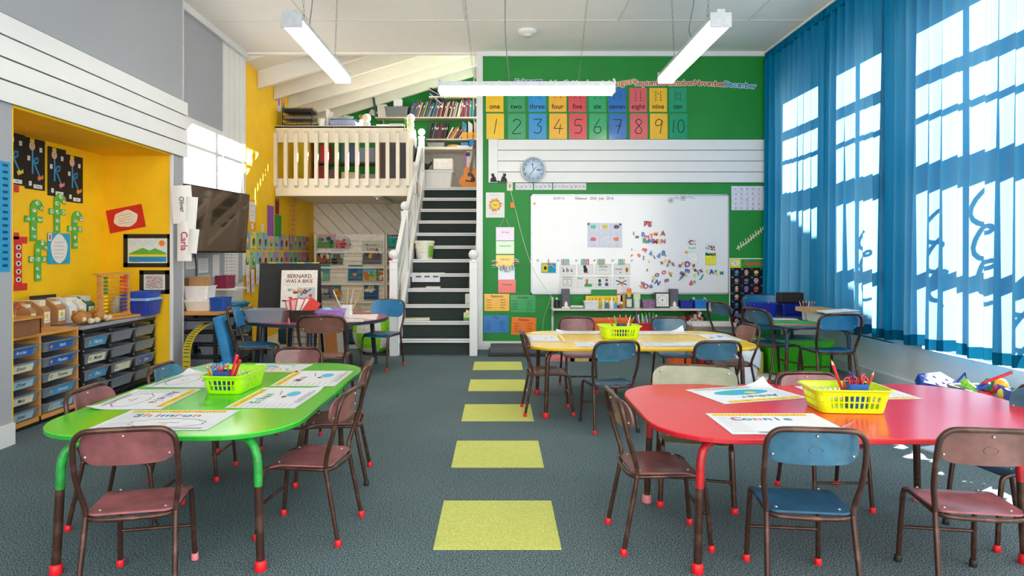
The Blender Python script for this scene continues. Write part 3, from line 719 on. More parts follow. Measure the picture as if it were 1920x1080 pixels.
for (ya, _, za), (yb, _, zb_) in zip(NP, NP[1:]):
    slopebar(XL-.085, XL-.035, ya+.04, yb-.04, za-.30, zb_-.30, .12, TRIM, 'handrail', t)
    slopebar(XL-.075, XL-.045, ya+.04, yb-.04, za-.66, zb_-.66, .12, TRIM, 'lower_rail', t)
    slopebar(XL-.064, XL-.058, ya+.045, yb-.045, za-.54, zb_-.54, .24, PERSP, 'clear_panel', t)
mb = MB(); mb.box(-1.21, -1.14, 8.90, 8.97, 0, 1.98, TRIM); mb.build('loft_post', t)
mb = MB(); mb.box(XL-.10, XL-.062, 7.30, 7.34, .62, .66, RIV); mb.tube([(XL-.08, 7.35, .62), (XL-.08, 7.33, .56)], .012, RIV); mb.build('gate_latch', t)
# loft balustrade
t = thing('balustrade', 'cream white balustrade with square balusters along the front of the loft', 'balustrade', (0, 0, 0))
PC = M('#e6dece', .45, var=.015, scale=8)
MB().box(LX+.01, -1.19, 9.0, 9.06, 1.96, 2.20, PC).build('bottom_rail', t)
MB().box(LX+.01, -1.19, 9.0, 9.05, 2.70, 2.92, PC).build('top_rail', t)
MB().box(LX+.01, -1.19, 9.0, 9.42, 2.90, 2.93, PC).build('shelf_top', t)
MB().box(-1.235, -1.19, 9.06, 9.42, 2.70, 2.92, PC).build('end_panel', t)
MB().box(-1.262, -1.186, 8.994, 9.065, 2.165, 2.925, PC).build('corner_post', t)
for k in range(14):
    X = (500+(75+k*85.9)/4.5-934)*8.97/F
    P = [(8.952, 2.10), (8.998, 2.07), (8.998, 2.86), (8.952, 2.82)]
    mb = MB(); mb.rings([[(X-.024, y, z) for y, z in P], [(X+.024, y, z) for y, z in P]], PC, smooth=False); mb.build('baluster', t)
for X, y in ((-1.83, 9.03), (-1.22, 9.04)):
    b = MB(); b.box(X-.045, X+.045, y-.02, y+.06, 2.931, 2.985, PC); b.ball((X, y+.02, 3.045), .06, PC, 16); b.build('ball_finial', t)
# things under the loft ceiling
TUBE = emis('#fff6e4', 12, 'lit_tube'); ALU = M('#c4c8ce', .4, metal=.3); CHAIN = M('#8d9096', .35, metal=.7)
t = thing('batten_light', 'unlit white tube light under the loft floor', 'light')
MB().box(-1.75, -1.66, 9.15, 10.3, 1.955, 1.99, WHITE).build('batten', t); MB().tube([(-1.705, 9.16, 1.935), (-1.705, 10.29, 1.935)], .014, M('#f6f4ee', .3)).build('tube', t)
# hanging fluorescent fittings
def fitting(cx, cy, z, L, alongY, label, cw=.15):
    t = thing('fluorescent_light', label, 'light', (cx, cy, z), R(90) if alongY else 0, 'hanging fluorescent lights')
    P = [(-.05, .045), (.05, .045), (.05, .035), (cw/2, .03), (cw/2, 0), (-cw/2, 0), (-cw/2, .03), (-.05, .035)]
    mb = MB(); mb.rings([[(x, a, b) for a, b in P] for x in (-L/2, L/2)], ALU, smooth=False); mb.build('housing', t)
    mb = MB(); D = [(-cw/2+.004, 0), (cw/2-.004, 0), (cw/2-.012, -.055), (-cw/2+.012, -.055)]
    mb.rings([[(x, a, b) for a, b in D] for x in (-L/2+.012, L/2-.012)], TUBE, smooth=False); mb.build('diffuser', t)
    for s in (-1, 1):
        mb = MB(); x0, x1 = sorted((s*(L/2+.005), s*(L/2-.008))); mb.box(x0, x1, -cw/2-.003, cw/2+.003, -.058, .05, ALU); mb.box(x0, x1, -.03, .03, .05, .075, ALU); mb.build('end_cap', t)
    H = 3.6-z
    for s in (-1, 1):
        mb = MB(); n = int((H-.05)/.035)
        for k in range(n):
            z0 = .05+k*(H-.05)/n; x = s*L*.30+ s*.10*k/n; a = k % 2
            mb.tube([(x+(.006 if not a else 0)*q1, (.006 if a else 0)*q1, z0+q2*.036) for q1, q2 in ((1, .1), (1, .9), (-1, .9), (-1, .1))], .0017, CHAIN, 4, loop=True)
        mb.build('chain', t)
    pts = smooth([(-L*.1, 0, .05), (-L*.1, .05, .14), (-L*.12, .02, H*.5), (-L*.12, 0, H)], 5)
    MB().tube(pts, .004, M('#6a6d72', .5)).build('cable', t)
fitting(-1.52, 5.58, 2.88, 1.58, True, 'hanging fluorescent light over the left side, pointing at the camera')
fitting(1.64, 5.58, 2.88, 1.58, True, 'hanging fluorescent light over the right side, pointing at the camera')
fitting(.25, 5.78, 2.63, 1.55, False, 'hanging fluorescent light seen lengthways in front of the green wall')
t = thing('smoke_detector', 'round white smoke detector on the ceiling', 'smoke detector', (.32, 7.13, 3.6))
MB().lathe([(.105, 0), (.105, -.022), (.085, -.035), (.03, -.05), (.001, -.05)], WHITE, seg=24).build('detector_body', t)
MB().lathe([(.05, -.045), (.05, -.062), (.001, -.064)], M('#dedcd6', .5), seg=20).build('sensor', t)
for x, lb in ((-.30, 'small brown junction box on the white post at the end of the green wall'),):
    o = MB().box(-.29, -.262, 7.84, 7.9, 3.28, 3.40, M('#c9bfa8', .5)).build('junction_box'); tag(o, lb, 'box')
    o = MB().tube(smooth([(-.275, 7.85, 3.6), (-.275, 7.84, 3.45), (-.30, 7.83, 3.1), (-.29, 7.84, 2.9)]), .006, M('#d8d0c0', .5)).build('cable'); tag(o, 'pale cable hanging down the white post beside the green wall', 'cable')

# ---------------------------------------------------------------- book helper
def cname(h):
    import colorsys
    r, g, b = (int(h[i:i+2], 16)/255 for i in (1, 3, 5)); H, Sx, V = colorsys.rgb_to_hsv(r, g, b)
    if V < .24: return 'black'
    if Sx < .13: return 'white' if V > .82 else 'light grey' if V > .6 else 'grey'
    H *= 360
    n = 'red' if H < 14 or H > 345 else 'orange' if H < 38 else 'yellow' if H < 66 else 'green' if H < 160 else 'teal' if H < 192 else 'blue' if H < 250 else 'purple' if H < 300 else 'pink'
    if n == 'orange' and V < .65: n = 'brown'
    return ('dark ' if V < .45 else 'pale ' if Sx < .35 else '')+n
BOOKC = ['#1f6fa8', '#e8e4da', '#c8342c', '#2a2a30', '#2f8f62', '#e0c040', '#d8d2c4', '#7a2a5a', '#c87a3a', '#18407a', '#b8b4ac', '#5a3a28', '#1c9a98', '#e07a9a', '#f0ede6', '#3c3c44', '#8a1f2a', '#4a8ac8', '#9a9aa0', '#283a30']
PAGE = M('#e9e4d4', .8)
def book_row(x0, x1, y, z, hmin, hmax, dep, where, group, lean=0., seed=0, tmin=.008, tmax=.018, cols=None, gap=0.):
    """spine-out books along x standing on z, front (spines) towards -y"""
    rnd = random.Random(seed); cols = cols or BOOKC; items = []; x = x0
    while x < x1:
        th = rnd.uniform(tmin, tmax)*(2 if rnd.random() < .08 else 1); items.append((x, th, rnd.uniform(hmin, hmax), rnd.choice(cols))); x += (th+.0012+gap)/max(.75, math.cos(R(abs(lean))))
    names = [cname(i[3]) for i in items]; used = {}
    for k, (x, th, h, c) in enumerate(items):
        nb = ('between %s and %s' % (names[k-1], names[k+1])) if 0 < k < len(items)-1 else ('at the left end' if k == 0 else 'at the right end')
        lb = '%s book %s %s' % (names[k], nb, where); lb = lb.replace(' dark ', ' ').replace('on the left of', 'left on').replace('at the right of', 'right on').replace('in the middle of', 'mid') if len(lb.split()) > 15 else lb
        q = used.get(lb, 0); used[lb] = q+1
        if q: lb = '%s %s' % ({1: 'another', 2: 'third', 3: 'fourth', 4: 'fifth', 5: 'sixth'}.get(q, 'further'), lb)
        t = MB(); mc = M(c, .45); t.box(0, th, 0, dep, 0, .002, mc); t = MB()
        t.box(0, .0015, 0, dep, 0, h, mc); t.box(th-.0015, th, 0, dep, 0, h, mc); t.box(0, th, 0, .002, 0, h, mc); t.box(.0015, th-.0015, .002, dep-.004, .003, h-.004, PAGE)
        if rnd.random() < .5: t.box(.0008, th-.0008, -.0004, 0, h*.62, h*.74, M('#f2eee4' if names[k] not in ('white',) else '#c02a2a', .5))
        a = R(-lean*(1+rnd.uniform(-.12, .12)))
        o = t.build('book', loc=(x, y+rnd.uniform(0, .012), z+(th*math.sin(abs(a)) if a > 0 else 0)+.0005), rot=(0, a, 0)); tag(o, lb, 'book', group)
    return items
# shelves on the loft back wall
YB = 10.88
def lz(py, Y=10.66): return CH+(477-py)*Y/F
def lx(px, Y=10.66): return (px-934)*Y/F
SH = M('#d9cdbb', .5)
struct(MB().box(-1.35, -.2, 10.885, 10.9, 2.17, 2.85, M('#d5d2ce', .6)).build('wall_panel_loft'))
def shelf(x0, x1, y0, y1, z, label, th=.022, brk=True):
    t = thing('wall_shelf', label, 'shelf', group='shelves on the loft back wall')
    MB().box(x0, x1, y0, y1, z-th, z, SH).build('shelf_board', t)
    for x in (x0+.12, x1-.2): MB().add([(x-.008, y1, z-th), (x+.008, y1, z-th), (x+.008, y0+.04, z-th), (x-.008, y0+.04, z-th), (x-.008, y1, z-.2), (x+.008, y1, z-.2)], [(0, 1, 2, 3), (4, 5, 1, 0), (4, 0, 3), (5, 2, 1), (5, 4, 3, 2)], ALU).build('bracket', t)
shelf(lx(804), -.20, 10.66, YB, lz(180), 'topmost short shelf on the loft back wall')
shelf(lx(703), -.20, 10.66, YB, lz(219), 'long upper book shelf on the loft back wall')
shelf(lx(799), -.20, 10.66, YB, lz(260), 'lower book shelf above the stair top')
o = MB().box(lx(780), -.20, 10.45, YB, lz(284), lz(279), PC).build('worktop'); tag(o, 'thick cream bench top shelf above the white tub at the stair top', 'worktop')
g = 'books on the upper loft shelf'
book_row(lx(765), lx(812), 10.68, lz(219), .24, .29, .17, 'on the left of the upper loft shelf', g, lean=-20, seed=3, cols=['#1f6fa8', '#e0c040', '#1c8a68', '#d8d2c4', '#2a2a30', '#4a8ac8', '#c87a3a', '#7a5a9a'])
book_row(lx(813), lx(862), 10.68, lz(219), .23, .28, .17, 'in the middle of the upper loft shelf', g, lean=-14, seed=4, cols=['#e8e4da', '#d8d2c4', '#2f8f62', '#2a2a30', '#8a2a3a', '#b8b4ac', '#c87a3a', '#3c3c44'])
book_row(lx(864), lx(894), 10.68, lz(219), .26, .31, .17, 'at the right of the upper loft shelf', g, lean=-3, seed=5, cols=['#18407a', '#c8345c', '#1c9a98', '#2a3a5a', '#e8e4da', '#5a3a28'])
g = 'books on the lower loft shelf'
book_row(lx(802), lx(835), 10.68, lz(260), .24, .29, .17, 'on the left of the lower loft shelf', g, lean=-12, seed=6, cols=['#d87a9a', '#3c3c44', '#5a5a64', '#8a8a94', '#6a2030', '#2a2a30'])
book_row(lx(836), lx(862), 10.68, lz(260), .17, .24, .17, 'leaning low on the lower loft shelf', g, lean=-30, seed=7, cols=['#e08a3a', '#2a2a30', '#d8d2c4', '#c84a3a', '#f0ede6'])
g = 'clear magazine holders on the lower loft shelf'
for k, (px, c) in enumerate(((866, '#3a86b8'), (877, '#e8e4dc'), (888, '#c8c4bc'))):
    X = lx(px); t = thing('magazine_holder', ['magazine holder with blue folders on the lower loft shelf', 'magazine holder with white folders on the lower loft shelf', 'magazine holder with pale grey folders beside the white post'][k], 'magazine holder', (X, 10.67, lz(260)), 0, g)
    mb = MB(); mb.box(0, .085, 0, .19, 0, .11, M('#e8a030', .5)); mb.build('holder_box', t)
    mb = MB()
    for q in range(4): mb.box(.008+q*.018, .02+q*.018, .01, .17, .11, .29-.015*q, M(c, .5)); 
    mb.build('folders', t)
# things on the shelves
def boxthing(name, label, cat, x0, x1, y0, y1, z0, z1, m, group=None, bv=.006, extra=None):
    t = MB(); t.box(x0, x1, y0, y1, z0, z1, m, bv=bv)
    if extra: extra(t)
    return tag(t.build(name), label, cat, group)
def tub(x, y, z, W, D, H, h, label, name='plastic_tub', cat='tub', rz=0, taper=.88, lid=None, rim=True, group=None, r=.02, alpha=None, holes=False):
    """open plastic tub with wall thickness and rolled rim"""
    m = h if not isinstance(h, str) else M(h, .35, var=.02, coat=.15); t = thing(name, label, cat, (x, y, z), R(rz), group)
    A = lambda f, zz, e=0: [(a, b, zz) for a, b in rrect(W*f-2*e, D*f-2*e, r, 3)]
    mb = MB(); mb.rings([A(taper, 0), A(1, H), A(1, H, .004), A(taper, .006, .004)], m, smooth=False); mb.build('tub_body', t)
    if rim: mb = MB(); mb.rings([A(1.0, H*.93), A(1.05, H*.93), A(1.05, H), A(.98, H)], m, caps=False, loop=True, smooth=False); mb.build('rim', t)
    if lid: mb = MB(); mb.rings([A(1.06, H), A(1.06, H+.012), A(.98, H+.022)], M(lid, .35), smooth=False); mb.build('lid', t)
    return t
o = tub(lx(743), 10.76, lz(219), .38, .2, .17, '#77787d', 'grey tub of papers on the left of the upper loft shelf')
g = 'pale booklets in a row at the left of the upper loft shelf'
for k in range(9):
    o = MB().box(0, .016, 0, .16, 0, .21, M('#e4dfd8', .6)).build('booklet', loc=(lx(706)+.02+k*.018, 10.69, lz(219)+.001), rot=(0, R(-6), 0)); tag(o, 'pale booklet in the tight row left of the grey tub, %s' % ['leftmost', 'second from left', 'third from left', 'fourth from left', 'central', 'fourth from right', 'third from right', 'second from right', 'rightmost'][k], 'booklet', g)
o = MB().box(0, .03, 0, .18, 0, .32, M('#2a5a5a', .5)).build('ring_binder', loc=(lx(703), 10.68, lz(219)+.006), rot=(0, R(-8), 0)); tag(o, 'dark teal binder leaning at the left end of the upper loft shelf', 'binder')
def fx(t_):
    z = lz(212)
    for q in range(10): t_.box(lx(737)+.01+q*.013, lx(737)+.02+q*.013, 10.699, 10.70, lz(205)+.02*(q % 3), lz(205)+.03+.02*(q % 3), M(['#d84a7a', '#3a9ad8', '#e8c040', '#58b058'][q % 4], .5))
boxthing('game_box', 'white box with coloured spots standing in the grey tub on the loft shelf', 'box', lx(737), lx(753), 10.70, 10.80, lz(216), lz(184), M('#f0eef2', .5), extra=fx)
boxthing('game_box', 'dark blue box below the spotted box on the loft shelf', 'box', lx(735), lx(755), 10.68, 10.695, lz(208), lz(199), M('#28347a', .5))
o = MB().box(0, .012, 0, .1, 0, .22, M('#f0c020', .5)).build('ruler', loc=(lx(756), 10.72, lz(219)+.04), rot=(0, R(-28), 0)); tag(o, 'yellow strip leaning against books on the upper loft shelf', 'ruler')
# top shelf items
for k, (h, a) in enumerate((('#2a2c4a', 24), ('#dcd8d0', 30), ('#3a4a8a', 36), ('#e8e4dc', 42))):
    o = MB().box(0, .30, 0, .18, 0, .008, M(h, .5)).build('magazine', loc=(lx(803)+.02, 10.68, lz(180)+.14-.03*k), rot=(0, R(a), 0)); tag(o, ['dark blue', 'uppermost pale', 'bright blue', 'lowest white'][k]+' magazine sliding down on the topmost loft shelf', 'magazine', 'magazines slumped on the topmost loft shelf')
for k, (px, h, wd, hh) in enumerate(((850, '#d83a3a', .10, .045), (862, '#d8d8e0', .08, .03), (870, '#2a98b8', .07, .04), (883, '#e8d8c8', .08, .05))):
    boxthing('small_box', ['red', 'pale grey', 'teal', 'cream'][k]+' small box on the topmost loft shelf behind the lamp', 'box', lx(px), lx(px)+wd, 10.68, 10.78, lz(180), lz(180)+hh, M(h, .5))
# worktop items
tub(lx(818), 10.62, lz(279), .30, .2, .08, '#8a8c90', 'grey wire tray on the cream bench above the white tub')
t = thing('tambourine', 'round wooden tambourine lying on the cream bench by the stairs', 'tambourine', (lx(851), 10.6, lz(279)))
MB().lathe([(.10, 0), (.105, .01), (.105, .035), (.10, .045), (.09, .045), (.09, 0)], M('#d8a860', .5), seg=24).build('hoop', t)
MB().lathe([(.09, .03), (.001, .032)], M('#efe2c8', .6), seg=24, caps=False).build('drum_skin', t)
tub(lx(872), 10.58, lz(279), .14, .12, .08, '#1a78c0', 'small blue open tub on the cream bench by the stairs')
cup(lx(885), 10.55, lz(279), .05, .13, M('#1e80c8', .4), 'bright blue cup on the cream bench next to the guitar head')
boxthing('paper_stack', 'stack of white paper on the cream bench between tambourine and blue cup', 'paper', lx(858), lx(880), 10.46, 10.56, lz(279), lz(279)+.02, M('#f0eee8', .7), bv=.002)
# stair top: white tub, box, guitar, poster
Y = 10.25; TT = 2.17
t = tub(-1.02, Y+.1, TT, .62, .38, .28, '#d4d4d6', 'large pale grey storage tub on the floor at the top of the stairs', lid='#dcdcde')

t = thing('storage_box', 'white box lying on top of the large grey tub at the stair top', 'box', (-.86, 10.3, TT+.305))
MB().box(-.15, .15, -.15, .15, 0, .17, M('#f2eee8', .6), bv=.01).build('box_body', t); MB().box(-.17, -.152, -.12, .12, .0, .16, M('#7a6a50', .6)).build('side_flap', t)
o = MB().ball((0, 0, .05), .07, M('#26262a', .8), 10, .8).tube(smooth([(-.12, 0, .02), (-.05, .02, .10), (.03, 0, .05), (.10, .03, .12)]), .018, M('#26262a', .8)).build('cloth_bundle', loc=(-1.15, 10.25, TT+.31)); tag(o, 'dark crumpled cloth on the grey tub beside the white box', 'cloth')
t = thing('guitar', 'small wooden acoustic guitar leaning at the top of the stairs beside the post', 'guitar', (-.47, 10.10, TT+.015), rot=(R(-10), R(9), 0))
GW = M('#e08a2c', .3, var=.06, scale=5, stretch=(1, 12, 1), coat=.5)
half = [(0, 0), (.09, .008), (.142, .05), (.150, .10), (.125, .155), (.098, .195), (.104, .235), (.112, .27), (.09, .315), (.04, .332), (0, .335)]
out = smooth([(x, y, 0) for x, y in half], 4); prof = [(p[0], p[1]) for p in out]+[(-p[0], p[1]) for p in reversed(out[1:-1])]
def flip(mb_): mb_.X = Matrix(((1, 0, 0, 0), (0, 0, -1, 0), (0, 1, 0, 0), (0, 0, 0, 1))); return mb_
mb = flip(MB()); mb.rings([[(x, y, -.08) for x, y in prof], [(x, y, 0) for x, y in prof]], GW, smooth=False); mb.build('guitar_body', t)
mb = flip(MB()); mb.ell(0, .215, .038, .038, .001, M('#3a2214', .5), 20); mb.ell(0, .215, .032, .032, .0018, M('#0c0806', .6), 20); mb.build('sound_hole', t)
mb = flip(MB()); mb.poly([(.02, .12), (.08, .10), (.10, .15), (.07, .19), (.045, .235), (.03, .18)], .0012, M('#3a1c14', .4)); mb.build('pick_guard', t)
mb = flip(MB()); mb.box(-.055, .055, .10, .118, 0, .01, M('#2a1810', .5)); mb.build('bridge', t)
mb = flip(MB()); mb.box(-.021, .021, .26, .63, .002, .016, M('#3c2418', .4)); nk = mb.build('neck', t)
mb = flip(MB()); mb.box(-.03, .03, .63, .745, -.004, .01, M('#4a2a18', .4)); hd = mb.build('headstock', t)
for s in (-1, 1):
    for k in range(3): mb = flip(MB()); mb.box(s*.034-.006, s*.034+.006, .65+k*.03, .658+k*.03, 0, .01, RIV); mb.build('tuning_peg', hd)
mb = flip(MB())
for k in range(6): mb.line([(-.014+k*.0056, .11), (-.014+k*.0056, .64)], .0009, .017, RIV)
mb.build('strings', t)
mb = MB(); mb.box(0, .18, 0, .004, 0, .40, M('#efe6ee', .6)); mb.box(0, .045, -.001, 0, 0, .40, M('#b884c0', .6)); mb.box(.08, .15, -.001, 0, .03, .2, M('#e8d24a', .6)); mb.box(.03, .1, -.0012, 0, .3, .36, M('#5a5a62', .6))
tag(mb.build('wall_poster', loc=(lx(868, 10.7)+.02, 10.6, 2.45)), 'pink and yellow poster standing behind the guitar', 'poster')
# furniture behind the balusters
t = thing('bookcase', 'brown bookcase on the loft behind the left balusters', 'bookcase', (-2.75, 9.75, 2.17))
BR = M('#8a4a28', .5, var=.1, scale=5)
for a in ((-.02, .0, -.15, .15, 0, .72), (.98, 1.0, -.15, .15, 0, .72)): MB().box(*a, BR).build('side_panel', t)
MB().box(-.02, 1.0, -.15, .15, .70, .74, BR).build('top_panel', t)
MB().box(0, .98, -.15, .15, .32, .345, M('#3a2a22', .6)).build('shelf', t)
for k, (x, w_, z, h_, c, lb) in enumerate(((.05, .16, .0, .3, '#8a1f2a', 'red'), (.24, .12, .0, .24, '#6a4a5a', 'plum'), (.42, .24, .0, .2, '#c8b890', 'beige'), (.70, .24, .0, .17, '#8a8474', 'khaki'), (.10, .14, .346, .26, '#c8303a', 'bright red'), (.42, .2, .346, .26, '#4a5a7a', 'slate blue'), (.66, .26, .346, .22, '#7a869a', 'grey blue'))):
    boxthing('storage_box', lb+' box on the loft bookcase seen between the balusters', 'box', -2.75+x, -2.75+x+w_, 9.66, 9.86, 2.172+z, 2.172+z+h_, M(c, .6), 'boxes on the loft bookcase')
t = thing('cabinet', 'dark grey cabinet on the loft behind the right balusters', 'cabinet', (-1.72, 9.7, 2.17))
MB().box(0, .48, -.15, .2, 0, .72, M('#45444a', .7), bv=.005).build('cabinet_body', t); MB().box(-.02, .0, -.16, .2, 0, .74, BR).build('side_panel', t); MB().box(0, .48, -.16, .2, .722, .745, WHITE).build('cabinet_top', t)
# along the balustrade shelf
ZS = 2.93
t = thing('letter_tray', 'black wire letter trays stacked three high at the left end of the balustrade', 'letter tray', (-2.80, 9.2, ZS))
for k in range(3):
    mb = MB(); z = .01+.10*k; B_ = M('#24242a', .5)
    for e in (0, .018, .035, .05): mb.tube([(a, b, z+e) for a, b in rrect(.42, .26, .02, 2)], .0035, B_, 4, loop=True)
    for q in range(18): mb.tube([(-.2+q*.0235, -.13, z+.05), (-.2+q*.0235, -.13, z), (-.2+q*.0235, .13, z)], .0025, B_, 4)
    mb.build('tray', t); MB().box(-.19, .19, -.11, .11, z+.006, z+.02+.012*k, M('#d8d4cc' if k == 1 else '#343440', .6)).build('papers', t)
for sx in (-.205, .205):
    MB().tube([(sx, -.132, 0), (sx, -.132, .27)], .005, M('#24242a', .5), 6).build('upright', t)
g = 'white cups on the balustrade shelf'
cup(-2.47, 9.12, ZS, .05, .12, WHITE, 'white cup beside the stacked letter trays on the balustrade'); cup(-2.40, 9.2, ZS, .045, .15, M('#f0e8d8', .5), 'taller cream cup left of the blue wire basket on the balustrade')
o = MB().add([(0, 0, .1), (.06, 0, .14), (.05, .02, .24), (-.02, .01, .26)], [(0, 1, 2, 3)], WHITE).add([(0, .03, .1), (.08, .02, .12), (.09, .03, .22), (.03, .02, .2)], [(0, 1, 2, 3)], WHITE).build('paper_sheet', loc=(-2.42, 9.18, ZS+.02), mods=[('SOLIDIFY', dict(thickness=.002))]); tag(o, 'crumpled white paper sticking out of the cream cup on the balustrade', 'paper')
t = thing('wire_basket', 'blue grid basket full of white paper on the balustrade', 'basket', (-2.18, 9.2, ZS))
mb = MB(); bm_ = M('#3a74c0', .4)
for e in (.005, .03, .055, .08, .105): mb.tube([(a, b, e) for a, b in rrect(.38+.03*e*6, .22, .02, 2)], .0045 if e > .1 else .0028, bm_, 4, loop=True)
for q in range(22): mb.tube([(-.185+q*.0176, -.11, 0), (-.187+q*.0178, -.112, .105)], .0022, bm_, 4)
mb.build('grid_body', t); MB().box(-.17, .17, -.095, .095, .006, .10, M('#eceaf0', .6)).build('contents', t)
for k, (x, a, w_) in enumerate(((-.1, 8, .2), (-.02, -6, .22), (.06, 4, .14))): 
    o = MB().box(-w_/2, w_/2, -.08, .08, 0, .004, WHITE).build('paper_sheet', loc=(-2.18+x, 9.2, ZS+.125+k*.016), rot=(0, R(a), R(10*k))); tag(o, ['lowest', 'middle', 'uppermost'][k]+' of the loose sheets lying on the blue grid basket', 'paper')
cup(-1.955, 9.12, ZS, .032, .06, WHITE, 'tiny white pot between the blue basket and the scissors cup'); cup(-1.915, 9.2, ZS, .05, .12, M('#f2f0ea', .5), 'white cup with green label holding orange scissors on the balustrade')
scissors(-1.93, 9.2, ZS+.02, '#e07818', .3, 'orange handled scissors in the white cup, left one', 'orange scissors in the white cup on the balustrade', up=.15)
scissors(-1.90, 9.2, ZS+.02, '#d86a10', -.3, 'orange handled scissors in the white cup, right one', 'orange scissors in the white cup on the balustrade', up=.14)
o = MB().box(-1.70, -1.52, 9.08, 9.3, ZS, ZS+.035, M('#f0ece2', .6), bv=.004).build('paper_stack'); tag(o, 'stack of white paper on the balustrade right of the middle ball', 'paper')
o = MB().box(-1.52, -1.34, 9.1, 9.3, ZS, ZS+.05, M('#c9ccd0', .5), bv=.004).build('document_folder'); tag(o, 'grey folder pile on the balustrade near the frog toy', 'folder')
t = thing('frog_toy', 'small green frog toy sitting on the edge of the balustrade with dangling legs', 'toy', (-1.27, 8.985, ZS+.01))
GF = M('#6a9a2a', .7); MB().ball((0, 0, .02), .03, GF, 12, 1.1).build('body', t); MB().ball((0, -.01, .06), .026, GF, 12, .8).build('head', t)
for s in (-1, 1):
    MB().ball((s*.014, -.015, .085), .009, WHITE, 8).build('eye', t)
    MB().tube([(s*.015, -.02, .01), (s*.018, -.045, 0), (s*.018, -.045, -.08)], .004, GF, 6).ball((s*.018, -.05, -.085), .01, M('#7a4a28', .7), 8).build('leg', t)
o = MB().prism([(0, 0), (.10, -.03), (.16, .03), (.05, .09)], 0, .03, M('#b9b0a2', .6)).build('spotlight', loc=(lx(690), 10.7, 3.45), rot=(R(90), 0, R(10))); tag(o, 'beige lamp head on the green loft wall left of the upper shelf', 'lamp')
# bright pictures on the yellow loft wall
for k, (Y_, z, w_, h_, c1, c2, lb) in enumerate(((9.16, 3.33, .14, .34, '#f0eaf2', '#d05a8a', 'tall white and pink drawing on the yellow wall above the letter trays'), (9.36, 3.26, .17, .26, '#f2a03a', '#3a9ac0', 'orange drawing with a blue figure on the yellow wall above the letter trays'), (9.85, 3.24, .16, .16, '#e8e0d8', '#c84a3a', 'small red and white drawing on the yellow loft wall'), (10.1, 3.2, .2, .14, '#e86a3a', '#f0d8c0', 'orange drawing low on the yellow loft wall'))):
    mb = MB(); mb.box(-w_/2, w_/2, -h_/2, h_/2, 0, .002, M(c1, .6)); mb.ell(0, 0, w_*.3, h_*.3, .0025, M(c2, .6)); mb.ell(0, h_*.1, w_*.15, h_*.15, .003, M('#58a868', .6)); scribble(mb, -w_*.35, w_*.35, -h_*.38, .004, .003, INK('#a04a6a'))
    tag(mb.build('wall_drawing', loc=(LX+.002, Y_, z), rot=WALLL), lb, 'drawing', 'drawings on the yellow loft wall')
# things left on the steps
def step(k): return (Y0+(k-1)*TR, k*RS)    # front edge and height of the k-th tread
y, z = step(6)
t = thing('bucket', 'white plastic bucket with a green label standing on the stairs', 'bucket', (-.985, y+.13, z))
mb = MB(); A = lambda q, h_: [(q*math.cos(2*PI*k/24), q*math.sin(2*PI*k/24), h_) for k in range(24)]
BK = M('#f1efe2', .35, coat=.3)
mb.rings([A(.105, 0), A(.125, .21), A(.135, .21), A(.135, .225), A(.125, .235), A(.115, .22), A(.10, .01)], BK, smooth=False); mb.build('bucket_body', t)
MB().lathe([(.136, .222), (.136, .24), (.12, .248), (.001, .248)], BK, seg=24).build('lid', t)
MB().tube([(.128*math.cos(a), .128*math.sin(a)-.012, .19-.10*math.sin(-a)*(1 if math.sin(a) < 0 else 0)) for a in [PI+PI*k/14 for k in range(15)]], .003, RIV, 6).build('handle', t)
mb = MB(); n = 5
for k in range(n):
    a0, a1 = R(-58+k*11), R(-58+(k+1)*11); mb.add([(.114*math.cos(a0), .114*math.sin(a0), .03), (.114*math.cos(a1), .114*math.sin(a1), .03), (.128*math.cos(a1), .128*math.sin(a1), .18), (.128*math.cos(a0), .128*math.sin(a0), .18)], [(0, 1, 2, 3)], M('#7ac03a', .5))
mb.build('label', t)
y, z = step(4); y5, z5 = step(5)
mb = MB(); mb.box(-.21, .21, -.1, .1, 0, .006, M('#f2f2f0', .6)); mb.box(-.20, .16, -.104, -.1, -.11, .0, M('#e2e6ee', .6))
for q in range(3): mb.ell(-.12+q*.11, 0, .02, .02, .0065, INK('#70747c')); mb.box(-.15+q*.11, -.08+q*.11, -.1052, -.104, -.05, -.03, INK('#60646c'))
tag(mb.build('worksheet', loc=(-.905, y5+.08, z5+.002)), 'white worksheet hanging over a step below the bucket', 'paper')
mb = MB(); mb.box(-.08, .08, -.06, .06, 0, .008, M('#d8a0a8', .6)); tag(mb.build('notebook', loc=(-1.0, y+.10, z)), 'pink booklet on the step under the worksheet', 'notebook')
mb = MB(); mb.box(-.09, .09, -.05, .05, 0, .02, M('#ece6da', .6)); tag(mb.build('notebook', loc=(-.82, y+.10, z)), 'white book next to the pink booklet on the stairs', 'notebook')
y, z = step(2); mb = MB(); mb.box(-.15, .15, -.08, .08, 0, .008, M('#b0a890', .6)); mb.box(-.148, .148, -.078, .078, .008, .022, PAGE); mb.box(-.15, .15, -.08, .08, .022, .027, M('#d8ccb0', .6))
tag(mb.build('closed_book', loc=(-.97, y+.10, z), rot=(0, 0, R(8))), 'thick cream book lying on the left of the second step', 'book')
t = thing('tissue_box', 'green and yellow tissue box on the right of the second step', 'tissue box', (-.36, y+.11, z))
mb = MB(); mb.box(-.05, .055, -.06, .06, 0, .09, M('#e8e0a0', .6)); mb.box(-.052, .057, -.0605, -.06, .0, .035, M('#5ab04a', .6)); mb.build('carton', t)
MB().add([(-.03, 0, .09), (.03, .01, .09), (.045, 0, .135), (.005, -.01, .115), (-.02, .01, .13)], [(0, 1, 2, 3, 4)], WHITE).build('tissue', t)
